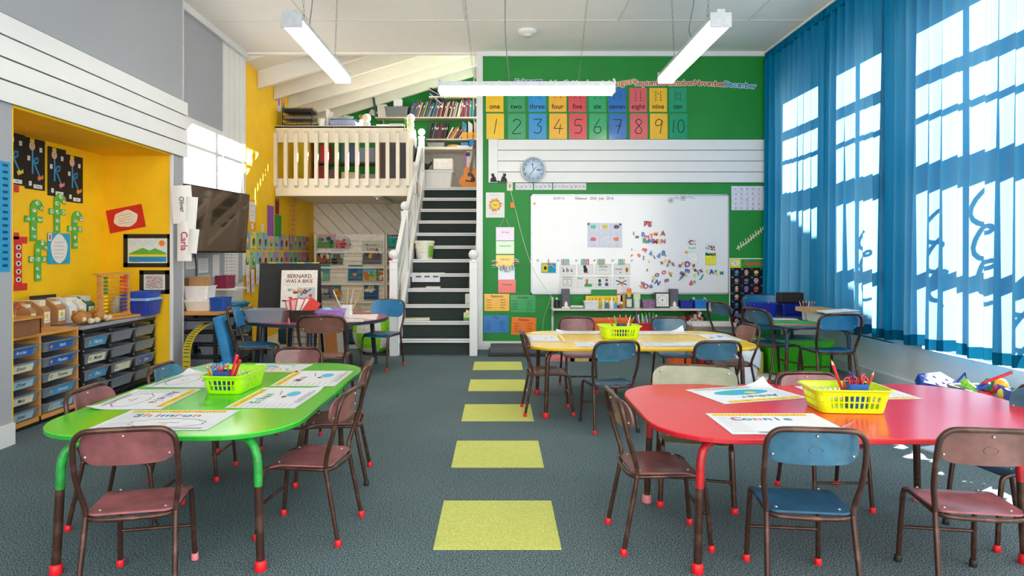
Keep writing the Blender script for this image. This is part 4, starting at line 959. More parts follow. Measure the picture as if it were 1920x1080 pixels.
y, z = step(3); tag(MB().box(-.05, .05, -.05, .05, 0, .12, M('#dedad2', .6), bv=.01).build('storage_box', loc=(-.355, y+.11, z)), 'small white box on the right of the third step', 'box')
y, z = step(4); t = thing('potted_plant', 'tiny dark green plant on the right of the fourth step', 'plant', (-.375, y+.11, z))
mb = MB(); rnd = random.Random(5)
MB().lathe([(.022, 0), (.028, .03), (.024, .03)], M('#3a2a20', .7), seg=10).build('pot', t)
for k in range(14):
    a = rnd.uniform(0, 6.3); r_ = rnd.uniform(.02, .055); h_ = rnd.uniform(.03, .075); c_, s_ = math.cos(a), math.sin(a)
    mb.add([(0, 0, .025), (c_*r_*.6-s_*.008, s_*r_*.6+c_*.008, .03+h_*.8), (c_*r_, s_*r_, .03+h_), (c_*r_*.6+s_*.008, s_*r_*.6-c_*.008, .03+h_*.8)], [(0, 1, 2, 3)], M('#2a5a28', .6))
mb.build('leaves', t)
# ================================================================ NICHE AND LEFT WALL
# ---------------------------------------------------------------- tray cabinets
OAK = M('#d79a50', .45, var=.09, scale=4, stretch=(1, 1, 14), h2='#bd7c36', mix=.4); TRAY = M('#7c828b', .35, var=.03, coat=.15); BKM = M('#1c1d20', .45)
LBC = {'blue': '#4aa0d4', 'deep': '#2a6ac0', 'cream': '#e6e8cc', 'pale': '#a8cfe0', 'none': None}
def tray(par, W, D, H, lab, word, pull=0., m=None):
    """drawer tray; local x = width, front faces -y"""
    m = m or TRAY; mb = MB()
    A = lambda w0, d0, z, e=0: [(-w0/2+e, 0+e, z), (w0/2-e, 0+e, z), (w0/2-e, d0-e, z), (-w0/2+e, d0-e, z)]
    sl_ = .018
    o1 = [(-W/2+sl_, sl_, 0), (W/2-sl_, sl_, 0), (W/2-sl_, D-sl_, 0), (-W/2+sl_, D-sl_, 0)]
    o2 = A(W, D, H); i2 = A(W, D, H, .004); i1 = [(x*.96, min(max(y, .02), D-.02), .004) for x, y, z in o1]
    mb.rings([o1, o2, i2, i1], m, smooth=False)
    mb.rings([A(W, D, H-.008, -.008), A(W, D, H, -.008), A(W, D, H, .002), A(W, D, H-.008, .002)], m, caps=False, loop=True, smooth=False)
    tr = mb.build('tray', par, (0, -pull, 0))
    if lab and LBC.get(lab):
        mb = MB(); y0 = lambda z: sl_*(1-z/H)-.0015
        za, zb_ = H*.08, H*.80; xa, xb = -W*.34, W*.36
        mb.add([(xa, y0(za), za), (xb, y0(za), za), (xb, y0(zb_), zb_), (xa, y0(zb_), zb_)], [(0, 1, 2, 3)], M(LBC[lab], .4))
        ang = math.atan2(H, -sl_)
        mt = Matrix.Translation(Vector((W*.06, y0(H*.44)-.0012, H*.44))) @ Matrix.Rotation(ang, 4, 'X')
        mb.X = mt; mb.text(word, 0, 0, H*.50, 0, INK('#2a2a3a' if lab in ('cream', 'pale') else '#e8f2fa')); mb.ell(-W*.33, 0, .014, .014, .0002, INK('#d87a3a'), 10); mb.ell(-W*.33, 0, .006, .006, .0005, INK('#f0d048'), 8); mb.X = None
        mb.build('name_label', tr)
    return tr
XF = -3.09
# local frame of each cabinet: x along +Y of the room, -y faces the room
def cab(label, Ya, Yb, zt, frame, cols, rows, tm, fr=.028, dep=.42, wood=True, pulls={}, skip=()):
    W = Yb-Ya; t = thing('tray_cabinet', label, 'cabinet', (XF, (Ya+Yb)/2, 0), 0, rot=(0, 0, R(90)))
    cw = W/cols
    if wood:
        MB().box(-W/2, W/2, 0, dep, zt-.022, zt, frame).build('cabinet_top', t); MB().box(-W/2, W/2, .0, dep, .03, .06, frame).build('base_panel', t)
        for k in range(cols+1): x = -W/2+k*cw; x = min(max(x, -W/2+.009), W/2-.009); MB().box(x-.009, x+.009, 0, dep, .03, zt-.022, frame).build('upright', t)
        MB().box(-W/2+.02, W/2-.02, .02, dep-.02, 0, .03, BKM).build('plinth', t); MB().box(-W/2, W/2, dep-.01, dep, .03, zt, M('#4a3a2a', .7)).build('back_panel', t)
    else:
        MB().box(-W/2-.01, W/2+.01, -.01, dep, zt-.025, zt, M('#9a9da2', .45)).build('cabinet_top', t)
        MB().box(-W/2, W/2, -.004, .02, zt-.05, zt-.025, BKM).build('top_rail', t); MB().box(-W/2, W/2, -.004, .02, .04, .06, BKM).build('bottom_rail', t)
        for k in range(cols+1):
            x = -W/2+.014+k*(W-.028)/cols
            mb = MB()
            for y in (0, dep-.03): mb.box(x-.014, x+.014, y, y+.028, 0, zt-.025, frame)
            for r_ in range(rows): z = .07+(zt-.12)*(r_+1)/rows-.006; mb.box(x-.011, x+.011, .02, dep-.03, z-.012, z, frame)
            for r_ in range(rows): z = .07+(zt-.12)*(r_+1)/rows-.012; mb.ball((x, -.003, z), .006, RIV, 6)
            mb.build('upright', t)
    rh = (zt-(.10 if wood else .12))/rows
    for c in range(cols):
        for r_ in range(rows):
            if (c, r_) in skip: continue
            lab, word = tm.get((c, r_), (None, ''))
            z = (.066 if wood else .075)+(rows-1-r_)*rh
            tr = tray(t, cw-.045, dep-.03, rh*.66, lab, word, pulls.get((c, r_), .012))
            tr.location.x = -W/2+(c+.5)*cw; tr.location.z = z; tr.location.y -= 0
    return t
names = [['', 'Archie', 'Simon', 'Oliver', 'Maia', 'Jonas'], ['', 'Faith', 'Phoebe', 'Thomas', 'Devesh', 'Ella']]
tm = {}
for r_, (l1, w1, l2, w2, l3, w3) in enumerate((('blue', 'Max', 'deep', 'Archie', 'deep', 'Faith'), ('pale', 'Eve', 'cream', 'Simon', 'deep', 'Phoebe'), ('blue', 'Isla', 'pale', 'Oliver', 'cream', 'Thomas'), ('cream', 'Jack', 'cream', 'Maia', 'blue', 'Devesh'), ('pale', 'Zoe', 'pale', 'Jonas', 'pale', 'Ella'))):
    tm[(0, r_)] = (l1, w1); tm[(1, r_)] = (l2, w2); tm[(2, r_)] = (l3, w3)
cab('wooden cabinet of named grey drawer trays standing in the yellow niche', 3.63+.36, 4.79, .62, OAK, 2, 5, {k: tm[(k[0]+1, k[1])] for k in [(c, r) for c in (0, 1) for r in range(5)]})
cab('black metal rack of grey drawer trays in the niche below the abacus', 4.83, 5.86, .615, BKM, 3, 4,
    {(0, 0): ('blue', 'Harry'), (0, 1): ('cream', 'Manav'), (0, 2): ('blue', 'Finn'), (0, 3): (None, ''), (1, 0): (None, ''), (2, 2): ('deep', 'Zara'), (1, 2): ('cream', '')}, wood=False)
cab('drawer rack with a wooden top and one pulled out tray by the left wall', 6.15, 7.05, .60, BKM, 2, 4, {(0, 0): ('blue', 'Nina'), (1, 0): ('pale', 'Sam'), (0, 1): ('blue', 'Ella'), (1, 1): ('blue', 'Kate')}, wood=False, pulls={(0, 2): .22})
_o = [o for o in bpy.data.objects if o.name.startswith('tray_cabinet')][-1]; _o.location.x = -2.665
for c in _o.children:
    if c.name.startswith('cabinet_top'): c.data.materials[0] = OAK
ZC = .62
# crumpled bag and paper on the bottom of the black rack
o = MB().ball((0, 0, .05), .07, M('#d8d8dc', .6), 12, .7).build('plastic_bag', loc=(-3.2, 5.22, .065)); tag(o, 'crumpled white bag on the bottom of the black tray rack', 'bag')
# ---------------------------------------------------------------- things on the cabinets
t = thing('pen_box', 'low wooden box of scissors at the left end of the oak cabinet', 'box', (-3.22, 4.20, ZC))
WB = M('#8a5a38', .6, var=.1, scale=6)
for a in ((-.15, .15, -.17, -.16, 0, .11), (-.15, .15, .16, .17, 0, .11), (-.15, -.14, -.17, .17, 0, .11), (.14, .15, -.17, .17, 0, .10)): MB().box(*a, WB).build('side_panel', t)
MB().box(-.15, .17, -.18, .18, .105, .118, OAK).build('rim', t)
g = 'scissors standing in the wooden box in the niche'
for k, (dx, dy, c) in enumerate(((0, -.08, '#1d72c0'), (.05, -.02, '#2a5ab0'), (-.05, .02, '#7a2a5a'), (.02, .08, '#3080c8'), (.06, .05, '#d03030'))):
    scissors(-3.22+dx, 4.20+dy, ZC+.04, c, .5+k*.7, ['sky blue handled scissors at the left of the wooden box', 'navy handled scissors at the front of the wooden box', 'plum handled scissors at the back of the wooden box', 'bright blue handled scissors at the right of the wooden box', 'red handled scissors in the wooden box'][k], g, up=.15)
o = MB().box(-.01, .0, -.16, .16, 0, .22, M('#c0342a', .5)).build('folder', loc=(-3.42, 4.22, ZC), rot=(0, R(-6), 0)); tag(o, 'red folder standing behind the wooden scissors box', 'folder')
o = MB().box(-.01, .0, -.14, .14, 0, .17, M('#b02a28', .5)).build('folder', loc=(-3.42, 4.78, ZC), rot=(0, R(-6), 0)); tag(o, 'red folder standing behind the magazine files', 'folder')
g = 'cardboard magazine files in the niche'
KR = M('#b98a58', .7, var=.06, scale=12)
for k, (Y_, rz_, c, lb) in enumerate(((4.62, 14, '#e8e4dc', 'cardboard magazine file with a white label nearest the scissors box'), (4.76, 6, '#e8e4dc', 'cardboard magazine file with a yellow sun label, second of the files'), (4.92, 0, '#e8e4dc', 'cardboard magazine file with a round yellow sticker behind the teddy'), (5.05, 0, '#dfe6ec', 'magazine file with a checked paper cover'), (5.17, 0, '#e8e6e0', 'white magazine file with yellow sticker beside the abacus'), (5.28, 0, '#2f7a5a', 'dark green edged magazine file touching the abacus'))):
    t = thing('magazine_file', lb, 'magazine file', (-3.30, Y_, ZC), 0, g, rot=(0, 0, R(90+rz_)))
    mm = KR if k < 3 else M(c, .6)
    P = [(.0, 0), (.0, .13), (.08, .19), (.22, .19), (.22, 0)]
    mb = MB(); mb.rings([[(-.045, y, z) for y, z in P], [(.045, y, z) for y, z in P]], mm, smooth=False); mb.build('file_box', t)
    mb = MB(); mb.box(-.035, .035, -.0015, 0, .03, .11, M('#eef0ee', .5)); mb.X = Matrix.Translation((0, -.002, .08)) @ Matrix.Rotation(R(90), 4, 'X'); mb.ell(0, 0, .018, .018, 0, M('#f2d020', .5)); scribble(mb, -.025, .025, -.035, .003, .0003, INK('#3a8ac0')); mb.X = None; mb.build('label', t)
    mb = MB(); mb.box(-.035, .035, .03, .2, .13, .175+.02*(k % 2), PAGE); mb.build('papers', t)
FUR = M('#b9824a', .95, var=.2, scale=120, bump=.8, spec=.1); FURW = M('#e6d2b0', .95, var=.15, scale=120, bump=.8, spec=.1)
for k, (Y_, c, lb) in enumerate(((4.95, 0, 'light brown plush toy lying in front of the magazine files, left one'), (5.13, 0, 'golden brown plush toy lying beside the abacus, right one'))):
    t = thing('plush_toy', lb, 'plush toy', (-3.17, Y_, ZC), R(20*k), 'plush toys on the niche cabinets')
    MB().ball((0, 0, .05), .07, FUR, 16, .72).ball((0, .06, .045), .045, FUR, 12, .9).build('body', t)
    MB().ball((.04, -.08, .055), .048, FUR, 14, .95).ball((.075, -.09, .045), .02, FURW, 10).build('head', t)
    for s in (-1, 1):
        MB().ball((.02, -.08+s*.035, .10), .014, FUR, 8).build('ear', t)
        MB().ball((.075, .03+s*.035, .025), .028, FURW, 10, .8).build('paw', t)
t = thing('screen', 'small black framed tablet leaning on the wall behind the files', 'tablet', (-3.46, 4.98, ZC), rot=(0, R(-5), 0))
MB().box(-.008, 0, -.14, .14, 0, .22, M('#20242a', .35)).build('casing', t); MB().box(0, .001, -.12, .12, .02, .20, M('#2c3a40', .15)).build('display', t)
o = MB().box(-.008, 0, -.10, .10, 0, .19, M('#3a9ac8', .5)).build('picture_book', loc=(-3.46, 5.22, ZC), rot=(0, R(-5), 0)); tag(o, 'blue picture book behind the abacus in the niche', 'book')
# abacus
t = thing('abacus', 'wooden abacus with coloured beads standing on the black rack', 'abacus', (-3.20, 5.42, ZC), rot=(0, 0, R(84)), scale=(1.05, 1, .82))
for s in (-1, 1): MB().box(s*.155-.012, s*.155+.012, -.02, .02, .02, .44, OAK).build('upright', t)
MB().box(-.20, .20, -.025, .025, .44, .462, OAK).build('top_bar', t); MB().box(-.19, .19, -.10, .10, 0, .022, OAK).build('base', t); MB().box(-.19, .19, -.015, .015, .022, .045, OAK).build('bottom_bar', t)
bc = [('#d03028', '#28803a'), ('#d03028', '#28803a'), ('#e05a20', '#28803a'), ('#e05a20', '#28803a'), ('#d03028', '#28803a'), ('#2838a0', '#e8c820'), ('#2838a0', '#e8c820'), ('#2838a0', '#e8c820'), ('#2838a0', '#e8c820'), ('#28388a', '#e8c820')]
for r_ in range(10):
    z = .41-r_*.037; MB().tube([(-.145, 0, z), (.145, 0, z)], .002, RIV, 6).build('rod', t)
    for q in range(5):
        for s, c in ((-1, bc[r_][1]), (1, bc[r_][0])):
            MB().lathe([(.004, -.0065), (.012, -.005), (.014, 0), (.012, .005), (.004, .0065)], M(c, .35, coat=.3), seg=8).build('bead', t, (s*(.138-q*.0135), 0, z), (0, R(90), 0))
tub(-3.12, 5.73, ZC, .20, .26, .13, '#1c3a9c', 'stack of dark blue tubs with a pale rim at the right end of the niche', lid='#8ab8e0')
o = tub(-3.12, 5.73, ZC+.155, .20, .26, .05, '#2a50b8', 'shallow blue tray lying on top of the dark blue tub in the niche')
o = MB().lathe([(.04, 0), (.045, .10), (.03, .14), (.03, .16)], M('#d8d4c0', .4), seg=14).build('glass_jar', loc=(-3.34, 5.70, ZC)); tag(o, 'cloudy jar between the abacus and the blue tubs', 'jar')
# ---------------------------------------------------------------- pictures in the niche
NB = -3.568
def npt(px, py): d = NB*F/(px-934); return (d, CH+(477-py)*d/F)     # Y, z on the niche back wall
DK = M('#1d1a18', .8)
def sheetL(name, label, cat, px, py, w_, h_, m, rot=0, group=None, fn=None, base=True):
    Y_, z = npt(px, py); mb = MB()
    if base: mb.box(-w_/2, w_/2, -h_/2, h_/2, 0, .002, m)
    if fn: fn(mb)
    return tag(mb.build(name, loc=(NB+.003, Y_, z), rot=(R(90), R(rot)*0, R(90))), label, cat, group)
def kmark(word, tip):
    def f(mb):
        z = .0026; bl = INK('#4a9ad8')
        mb.line([(-.03, .10), (-.03, -.07)], .017, z, bl); mb.line([(-.03, -.01), (.0, .045), (.03, .05), (.03, .02), (-.01, 0), (.045, -.085)], .015, z+.0002, bl)
        mb.ell(-.035, .135, .032, .034, z+.0004, INK('#e8c0a8')); mb.rect(-.06, -.01, .165, .182, z+.0006, INK('#e8c820')); mb.poly([(-.055, .18), (-.05, .20), (-.035, .185), (-.02, .20), (-.012, .18)], z+.0007, INK('#e8c820'))
        mb.ell(-.045, .14, .004, .004, z+.0008, DK); mb.ell(-.025, .14, .004, .004, z+.0008, DK); mb.line([(-.045, .12), (-.028, .12)], .003, z+.0008, INK('#a03030'))
        mb.poly([(.02, -.10), (.035, -.125), (.09, -.10), (.085, -.07), (.065, -.09), (.045, -.08)], z+.0006, INK(tip))
        for a, b in ((.045, .10), (-.085, .02), (-.07, -.17)): mb.rect(a, a+.03, b, b+.035, z, WHITE); mb.line([(a+.008, b+.018), (a+.02, b+.018)], .003, z+.0004, DK)
        mb.rect(-.02, .075, -.185, -.155, z, WHITE); mb.text(word, .027, -.17, .022, z+.0003, INK('#404048'))
    return f
g = 'black letter k posters in the niche'
for k, (px, py, wd, tip, lb) in enumerate(((26, 296, 'Tim', '#e8d048', 'black poster with a crowned letter k cut off by the grey wall'), (65, 308, 'Tamati', '#d88a60', 'black poster with a crowned letter k and orange boot, second from the left'), (106, 323, 'Jamie', '#e08aa0', 'black poster with a crowned letter k and pink boot, third from the left'), (139, 336, 'Carl', '#e09048', 'black poster with a crowned letter k and orange boot nearest the niche corner'))):
    sheetL('letter_poster', lb, 'poster', px, py, .215, .39, M('#1d1916', .8), group=g, fn=kmark(wd, tip))
def fletter(c, flags):
    def f(mb):
        w0 = .036
        mb.prism([(-w0, -.155), (w0, -.155), (w0, .10), (-w0, .10)], 0, .004, M(c, .5)); mb.prism([(-.095, -.012), (.095, -.012), (.095, .036), (-.095, .036)], 0, .0046, M(c, .5))
        arc = [(.035+.071*math.cos(a), .10+.065*math.sin(a)) for a in [R(180-k*20) for k in range(11)]]; inn = [(.035+.012*math.cos(a), .10+.010*math.sin(a)) for a in [R(180-k*20) for k in range(11)]]
        for k in range(10): mb.prism([arc[k+1], arc[k], inn[k], inn[k+1]], 0, .0043, M(c, .5))
        rnd = random.Random(flags)
        for a, b in ((0, .08), (.0, .012), (0, -.06), (.04, .14), (0, -.12), (.065, .012), (-.065, .012), (.085, .10)):
            mb.ell(a+rnd.uniform(-.006, .006), b, rnd.uniform(.014, .024), rnd.uniform(.012, .02), .0052+.0001*rnd.random(), WHITE, 8); cc = INK(rnd.choice(['#c84a3a', '#4a5a9a', '#50505a', '#3a8a4a', '#d88a4a'])); [mb.ell(a+rnd.uniform(-.012, .012), b+rnd.uniform(-.008, .008), .006, .005, .0056+.0001*q, cc, 6) for q in range(3)]
    return f
g = 'green letter f cutouts in the niche'
for k, (px, py, lb) in enumerate(((62, 414, 'green letter f cutout covered in stickers, leftmost of the upper ones'), (106, 400, 'green letter f cutout, highest of them under the k posters'), (139, 432, 'green letter f cutout nearest the niche corner'), (70, 489, 'green letter f cutout, lowest one beside the blue card'))):
    sheetL('letter_cutout', lb, 'letter cutout', px, py, 0, 0, None, group=g, fn=fletter('#52b83c', k), base=False)
def ilet(mb):
    m = M('#d8282a', .5)
    for a in ((-.09, .09, .15, .20), (-.09, .09, -.20, -.15)): mb.box(*a, 0, .004, m)
    mb.box(-.035, .035, -.15, .15, 0, .004, m)
    for q in range(5): mb.ell(0, -.12+q*.06, .028, .02, .0045, WHITE, 8); mb.ell(0, -.12+q*.06, .014, .012, .005, INK('#303038'), 7)
sheetL('letter_cutout', 'red letter cutout with stickers, lower left in the niche', 'letter cutout', 33, 494, 0, 0, None, group='red letter cutouts in the niche', fn=ilet, base=False)
sheetL('letter_cutout', 'red letter cutout partly hidden by the grey wall, upper one', 'letter cutout', 17, 397, 0, 0, None, group='red letter cutouts in the niche', fn=ilet, base=False)
def bcard(mb): mb.poly([(.10*math.cos(a)*(1+.04*math.sin(5*a)), .115*math.sin(a)*(1+.05*math.cos(4*a))) for a in [2*PI*k/24 for k in range(24)]], .0026, WHITE); [scribble(mb, -.06, .06, .05-.03*q, .0025, .003, INK('#5a7a9a'), .003, .01) for q in range(5)]; mb.rect(-.13, -.09, .06, .12, .003, WHITE); mb.rect(-.12, -.10, .07, .11, .0033, INK('#c05a3a'))
sheetL('word_card', 'blue card with a white cloud of writing in the niche', 'card', 110, 466, .27, .25, M('#1aa6cc', .5), fn=bcard)
def nside(px, py, Y_=5.893): return ((px-934)*Y_/F, CH+(477-py)*Y_/F)
x, z = nside(236, 410); mb = MB(); mb.box(-.165, .165, -.105, .105, 0, .002, M('#d22620', .5))
mb.poly([(.11*math.cos(a)*(1+.05*math.sin(6*a)), .075*math.sin(a)*(1+.06*math.cos(5*a))) for a in [2*PI*k/28 for k in range(28)]], .0026, M('#f0e6d8', .6))
for q in range(4): scribble(mb, -.07, .07, .035-.024*q, .0025, .003, INK('#806a60'), .003, .01)
tag(mb.build('word_card', loc=(x, 5.893, z), rot=(R(90), R(-11), 0)), 'tilted red card with a cream cloud of writing on the niche side wall', 'card')
def framed(x, z, W, H, label, fn, name='framed_picture'):
    t = thing(name, label, 'picture', (x, 5.893, z), rot=(R(90), 0, 0))
    mb = MB(); b = .038; fm = M('#1e1c16', .6)
    for a in ((-W/2, W/2, H/2-b, H/2), (-W/2, W/2, -H/2, -H/2+b), (-W/2, -W/2+b, -H/2, H/2), (W/2-b, W/2, -H/2, H/2)): mb.box(*a, 0, .006, fm)
    mb.build('frame', t); mb = MB(); mb.box(-W/2+b, W/2-b, -H/2+b, H/2-b, 0, .003, M('#dfe6e8', .6)); fn(mb, W-2*b, H-2*b); mb.build('drawing', t)
def land(mb, W, H):
    z = .0034; mb.rect(-W/2+.01, W/2-.01, -H*.45, -H*.22, z, INK('#3a94c8')); mb.rect(-W/2+.01, W/2-.01, -H*.24, -H*.12, z+.0001, INK('#ecd848'))
    P = [(-W/2+.01, -H*.12), (-W*.3, .0), (-W*.12, H*.12), (.02, .0), (W*.18, H*.10), (W*.35, 0), (W/2-.01, -H*.1)]; mb.poly(P+[(W/2-.01, -H*.15), (-W/2+.01, -H*.15)], z+.0003, INK('#6ab044')); mb.ell(W*.36, H*.3, .028, .028, z+.0003, INK('#f0883a')); 
    for q in range(4): scribble(mb, -W*.4, W*.4, -H*.28-q*.012, .003, z+.0005, INK('#2878b0'), .003, .012)
    for q in range(4): scribble(mb, -W*.45, W*.25, H*.42-q*.014, .002, z+.0003, INK('#a8c8e0'), .003, .012)
x, z = nside(277, 470); framed(x, z, .435, .30, 'framed child drawing of green hills, sea and orange sun in the niche', land)
def scr(mb, W, H):
    for q in range(12): scribble(mb, -W*.4, W*.4, H*.40-q*H*.07, .004, .0034+q*.00005, INK('#a05a50'), .006, .008)
x, z = nside(290, 529); framed(x, z, .27, .215, 'small framed drawing of reddish brown scribbles low in the niche', scr)
o = MB(); o.box(0, .002, -.04, .04, 0, .66, M('#1a92c4', .5))
for k in range(16): o.box(.002, .0026, -.02, .02, .03+k*.04, .045+k*.04, INK('#0c4a70'))
d = 2.93*F/926; tag(o.build('height_chart', loc=(NX+.001, d+.03, CH+(477-510)*d/F)), 'narrow blue alphabet strip on the grey wall at the left edge', 'height chart')
# ---------------------------------------------------------------- television
t = thing('television', 'black flat television tilted on an arm on the left wall', 'television', (LX+.28, 6.56, 1.485), rot=(0, R(4), R(-8)))
mb = MB(); mb.box(-.05, 0, -.56, .56, -.32, .32, M('#101012', .3), bv=.01); mb.build('casing', t)
SCR = M('#6a5a4c', .05, metal=.75, var=.01, spec=1.0); MB().box(0, .003, -.545, .545, -.30, .305, SCR).build('screen_panel', t)
MB().box(-.235, -.05, -.05, .05, -.06, .06, BKM).build('wall_arm', t)
for k, (y, z1_) in enumerate(((6.25, 1.16), (6.55, 1.16))):
    tag(MB().tube(smooth([(LX+.03, y, 1.2), (LX+.035, y+.04, 1.0), (LX+.03, y+.03, .78)]), .006, BKM).build('cable'), ['black cable hanging below the television, left one', 'black cable hanging below the television, right one'][k], 'cable', 'cables below the television')
# name papers pinned on the wall edge
def namep(x, Y_, z, w_, h_, word, col, label, rot=0, yaw=78):
    mb = MB(); n = 6
    vs = [((i/n-.5)*w_, (j/n-.5)*h_, .02*math.sin(i/n*PI)*(.4+.6*j/n)) for j in range(n+1) for i in range(n+1)]
    fs = [(j*(n+1)+i, j*(n+1)+i+1, (j+1)*(n+1)+i+1, (j+1)*(n+1)+i) for j in range(n) for i in range(n)]
    mb.add(vs, fs, WHITE, True); mb.add([(a, b, c-.001) for a, b, c in vs], [f[::-1] for f in fs], WHITE, True)
    if word: mb.text(word, 0, 0, h_*.16 if len(word) > 5 else h_*.22, .022, INK(col), rot=R(-90))
    return tag(mb.build('name_paper', loc=(x, Y_, z), rot=(R(90), R(rot), R(yaw))), label, 'paper', 'name papers pinned at the end of the niche wall')
namep(-2.845, 5.86, 1.60, .17, .34, 'Oliver', '#50525a', 'white paper with grey handwriting pinned left of the television', -4, 15)
namep(-2.79, 5.875, 1.52, .13, .30, '', '', 'blank white paper behind the one with grey handwriting', 4, 12)
namep(-2.83, 5.87, 1.27, .12, .36, 'Carla', '#b03050', 'narrow paper with crimson handwriting, pinned below the grey one', 0, 12)
namep(-2.76, 5.88, 1.27, .09, .22, '', '', 'small blank paper right of the one with crimson handwriting', 6, 12)
# papers on the grey pin board under the television
def leftsheet(name, label, cat, px, py, w_, h_, m, group=None, fn=None, rot=0, X=LX+.022):
    d = X*F/(px-934); mb = MB(); mb.box(-w_/2, w_/2, -h_/2, h_/2, 0, .002, m)
    if fn: fn(mb)
    return tag(mb.build(name, loc=(X, d, CH+(477-py)*d/F), rot=(R(90), 0, R(90))), label, cat, group)
def lines(n, c='#8a8e96', W=.2, H=.2):
    def f(mb):
        for q in range(n): scribble(mb, -W*.38, W*.38, H*.4-q*H*.8/n, .003, .0026, INK(c), .002, .012)
    return f
g = 'papers on the grey pin board under the television'
leftsheet('pinned_paper', 'typed sheet on the pin board nearest the niche wall', 'paper', 358, 494, .22, .11, WHITE, g, lines(5, '#7a7e86', .22, .11))
leftsheet('pinned_paper', 'typed sheet on the pin board second from the niche wall', 'paper', 381, 498, .22, .15, WHITE, g, lines(6, '#7a7e86', .22, .15))
leftsheet('pinned_paper', 'pale green note low on the pin board', 'paper', 382, 523, .26, .08, M('#c8e8c0', .6), g, lines(3, '#5a8a5a', .26, .08))
leftsheet('pinned_paper', 'folded white sheet hanging from the pin board below the television', 'paper', 405, 498, .17, .24, WHITE, g)
def grid(mb):
    for i in range(7):
        for j in range(9):
            c = '#c8283a' if i in (0,) else '#2a6ab0' if i == 3 else '#d87a80'; mb.ell(-.14+i*.047, .15-j*.037, .012 if i in (0, 3) else .007, .009, .0026, INK(c), 6)
leftsheet('number_chart', 'white chart with red and blue dots under the television corner', 'chart', 434, 502, .38, .36, WHITE, None, grid)
# cards on the yellow wall
YX = LX+.003
def ysheet(name, label, cat, px, py, w_, h_, m, group=None, fn=None): return leftsheet(name, label, cat, px, py, w_, h_, m, group, fn, X=YX)
CC = ['#8fa8c8', '#e8d878', '#98c8a0', '#98b8d8', '#e8b890', '#98d0a8', '#b898d0', '#e0cc70', '#a880b8', '#88b8a8', '#90b070', '#a88ab0', '#b8786a', '#a07aa0']
AL = 'abcdefghijklmnopqrstuvwxyz'
for r_, py in enumerate((455, 489)):
    for k in range(13):
        Yc = 7.99+k*.212; c = CC[(k+r_) % 14]; ch = AL[r_*13+k]
        d = Yc; z = 1.325-r_*.245; rnd = random.Random(k+r_*20)
        mb = MB(); mb.box(-.1, .1, -.11, .11, 0, .002, M(c, .5)); mb.ell(.01, -.02, .05, .055, .0026, INK(rnd.choice(['#c86a3a', '#5a8a4a', '#a03a5a', '#d8a838', '#3a7a9a'])), 9); mb.ell(.02, .0, .025, .03, .003, INK(rnd.choice(['#3a2a28', '#f0e0c0', '#4a3a6a'])), 7); mb.text(ch, -.06, .08, .07, .0028, INK('#303038')); scribble(mb, -.06, .06, -.105, .006, .0028, INK('#50505a'), .001, .02)
        tag(mb.build('alphabet_card', loc=(YX, Yc, z), rot=WALLL), '%s alphabet card with letter %s in the %s row on the yellow wall' % (cname(c), ch, ['upper', 'lower'][r_]), 'alphabet card', 'alphabet cards on the yellow wall')
ysheet('wall_notice', 'white notice on an orange backing on the yellow wall', 'notice', 473, 404, .25, .40, M('#f0a818', .6), None, lambda mb: (mb.rect(-.10, .10, -.08, .17, .0026, WHITE), scribble(mb, -.07, .07, .12, .004, .003, INK('#5a5e66')), scribble(mb, -.07, .07, .05, .003, .003, INK('#8a8e96')), scribble(mb, -.07, .07, .0, .003, .003, INK('#8a8e96')), mb.rect(-.03, .03, -.17, -.1, .003, WHITE)))
ysheet('wall_notice', 'small picture notice at the left edge of the yellow wall beside the television', 'notice', 458, 412, .17, .35, M('#e8eadf', .6), None, lambda mb: (mb.rect(-.07, .07, -.16, -.08, .0026, INK('#c8b080')), mb.rect(-.03, .03, .09, .14, .0026, INK('#b8d838')), scribble(mb, -.06, .06, .03, .004, .003, INK('#8a7ab0'))))
ysheet('wall_notice', 'small white label between the notice and the paper castle', 'notice', 492, 427, .08, .10, WHITE)
mb = MB(); mb.box(-.12, .12, -.30, .11, 0, .004, M('#9a5ab0', .6)); tag(mb.build('paper_castle', loc=(YX, 8.82, 1.70), rot=WALLL), 'purple paper tower on the yellow wall above the alphabet cards', 'paper craft')
mb = MB(); mb.box(-.13, .13, -.2, .1, 0, .004, M('#1c9a3c', .6)); tag(mb.build('paper_castle', loc=(YX+.002, 9.12, 1.60), rot=WALLL), 'green paper block on the yellow wall right of the purple tower', 'paper craft')
mb = MB(); mb.prism([(-.07, -.12), (.07, -.12), (.08, .05), (.05, .12), (.02, .06), (-.02, .06), (-.05, .12), (-.08, .05)], 0, .004, M('#8a1f3a', .6)); tag(mb.build('paper_castle', loc=(YX+.002, 9.08, 1.83), rot=WALLL), 'dark red paper animal head on the yellow wall above the green block', 'paper craft')
t = thing('wooden_ladder', 'small wooden ladder shape hanging on the yellow wall under the loft', 'ladder', (LX+.01, 9.75, 1.70), rot=WALLL)
for s in (-1, 1): MB().box(s*.11-.01, s*.11+.01, -.36, .30, 0, .015, OAK).build('rail', t)
for k in range(9): MB().box(-.1, .1, -.32+k*.07, -.31+k*.07, .002, .012, OAK).build('rung', t)
mb = MB()
for s in (-1, 1): mb.box(-.09, .09, -.01, .01, 0, .01, OAK)
g = 'hanging paper strips at the corner of the yellow wall'
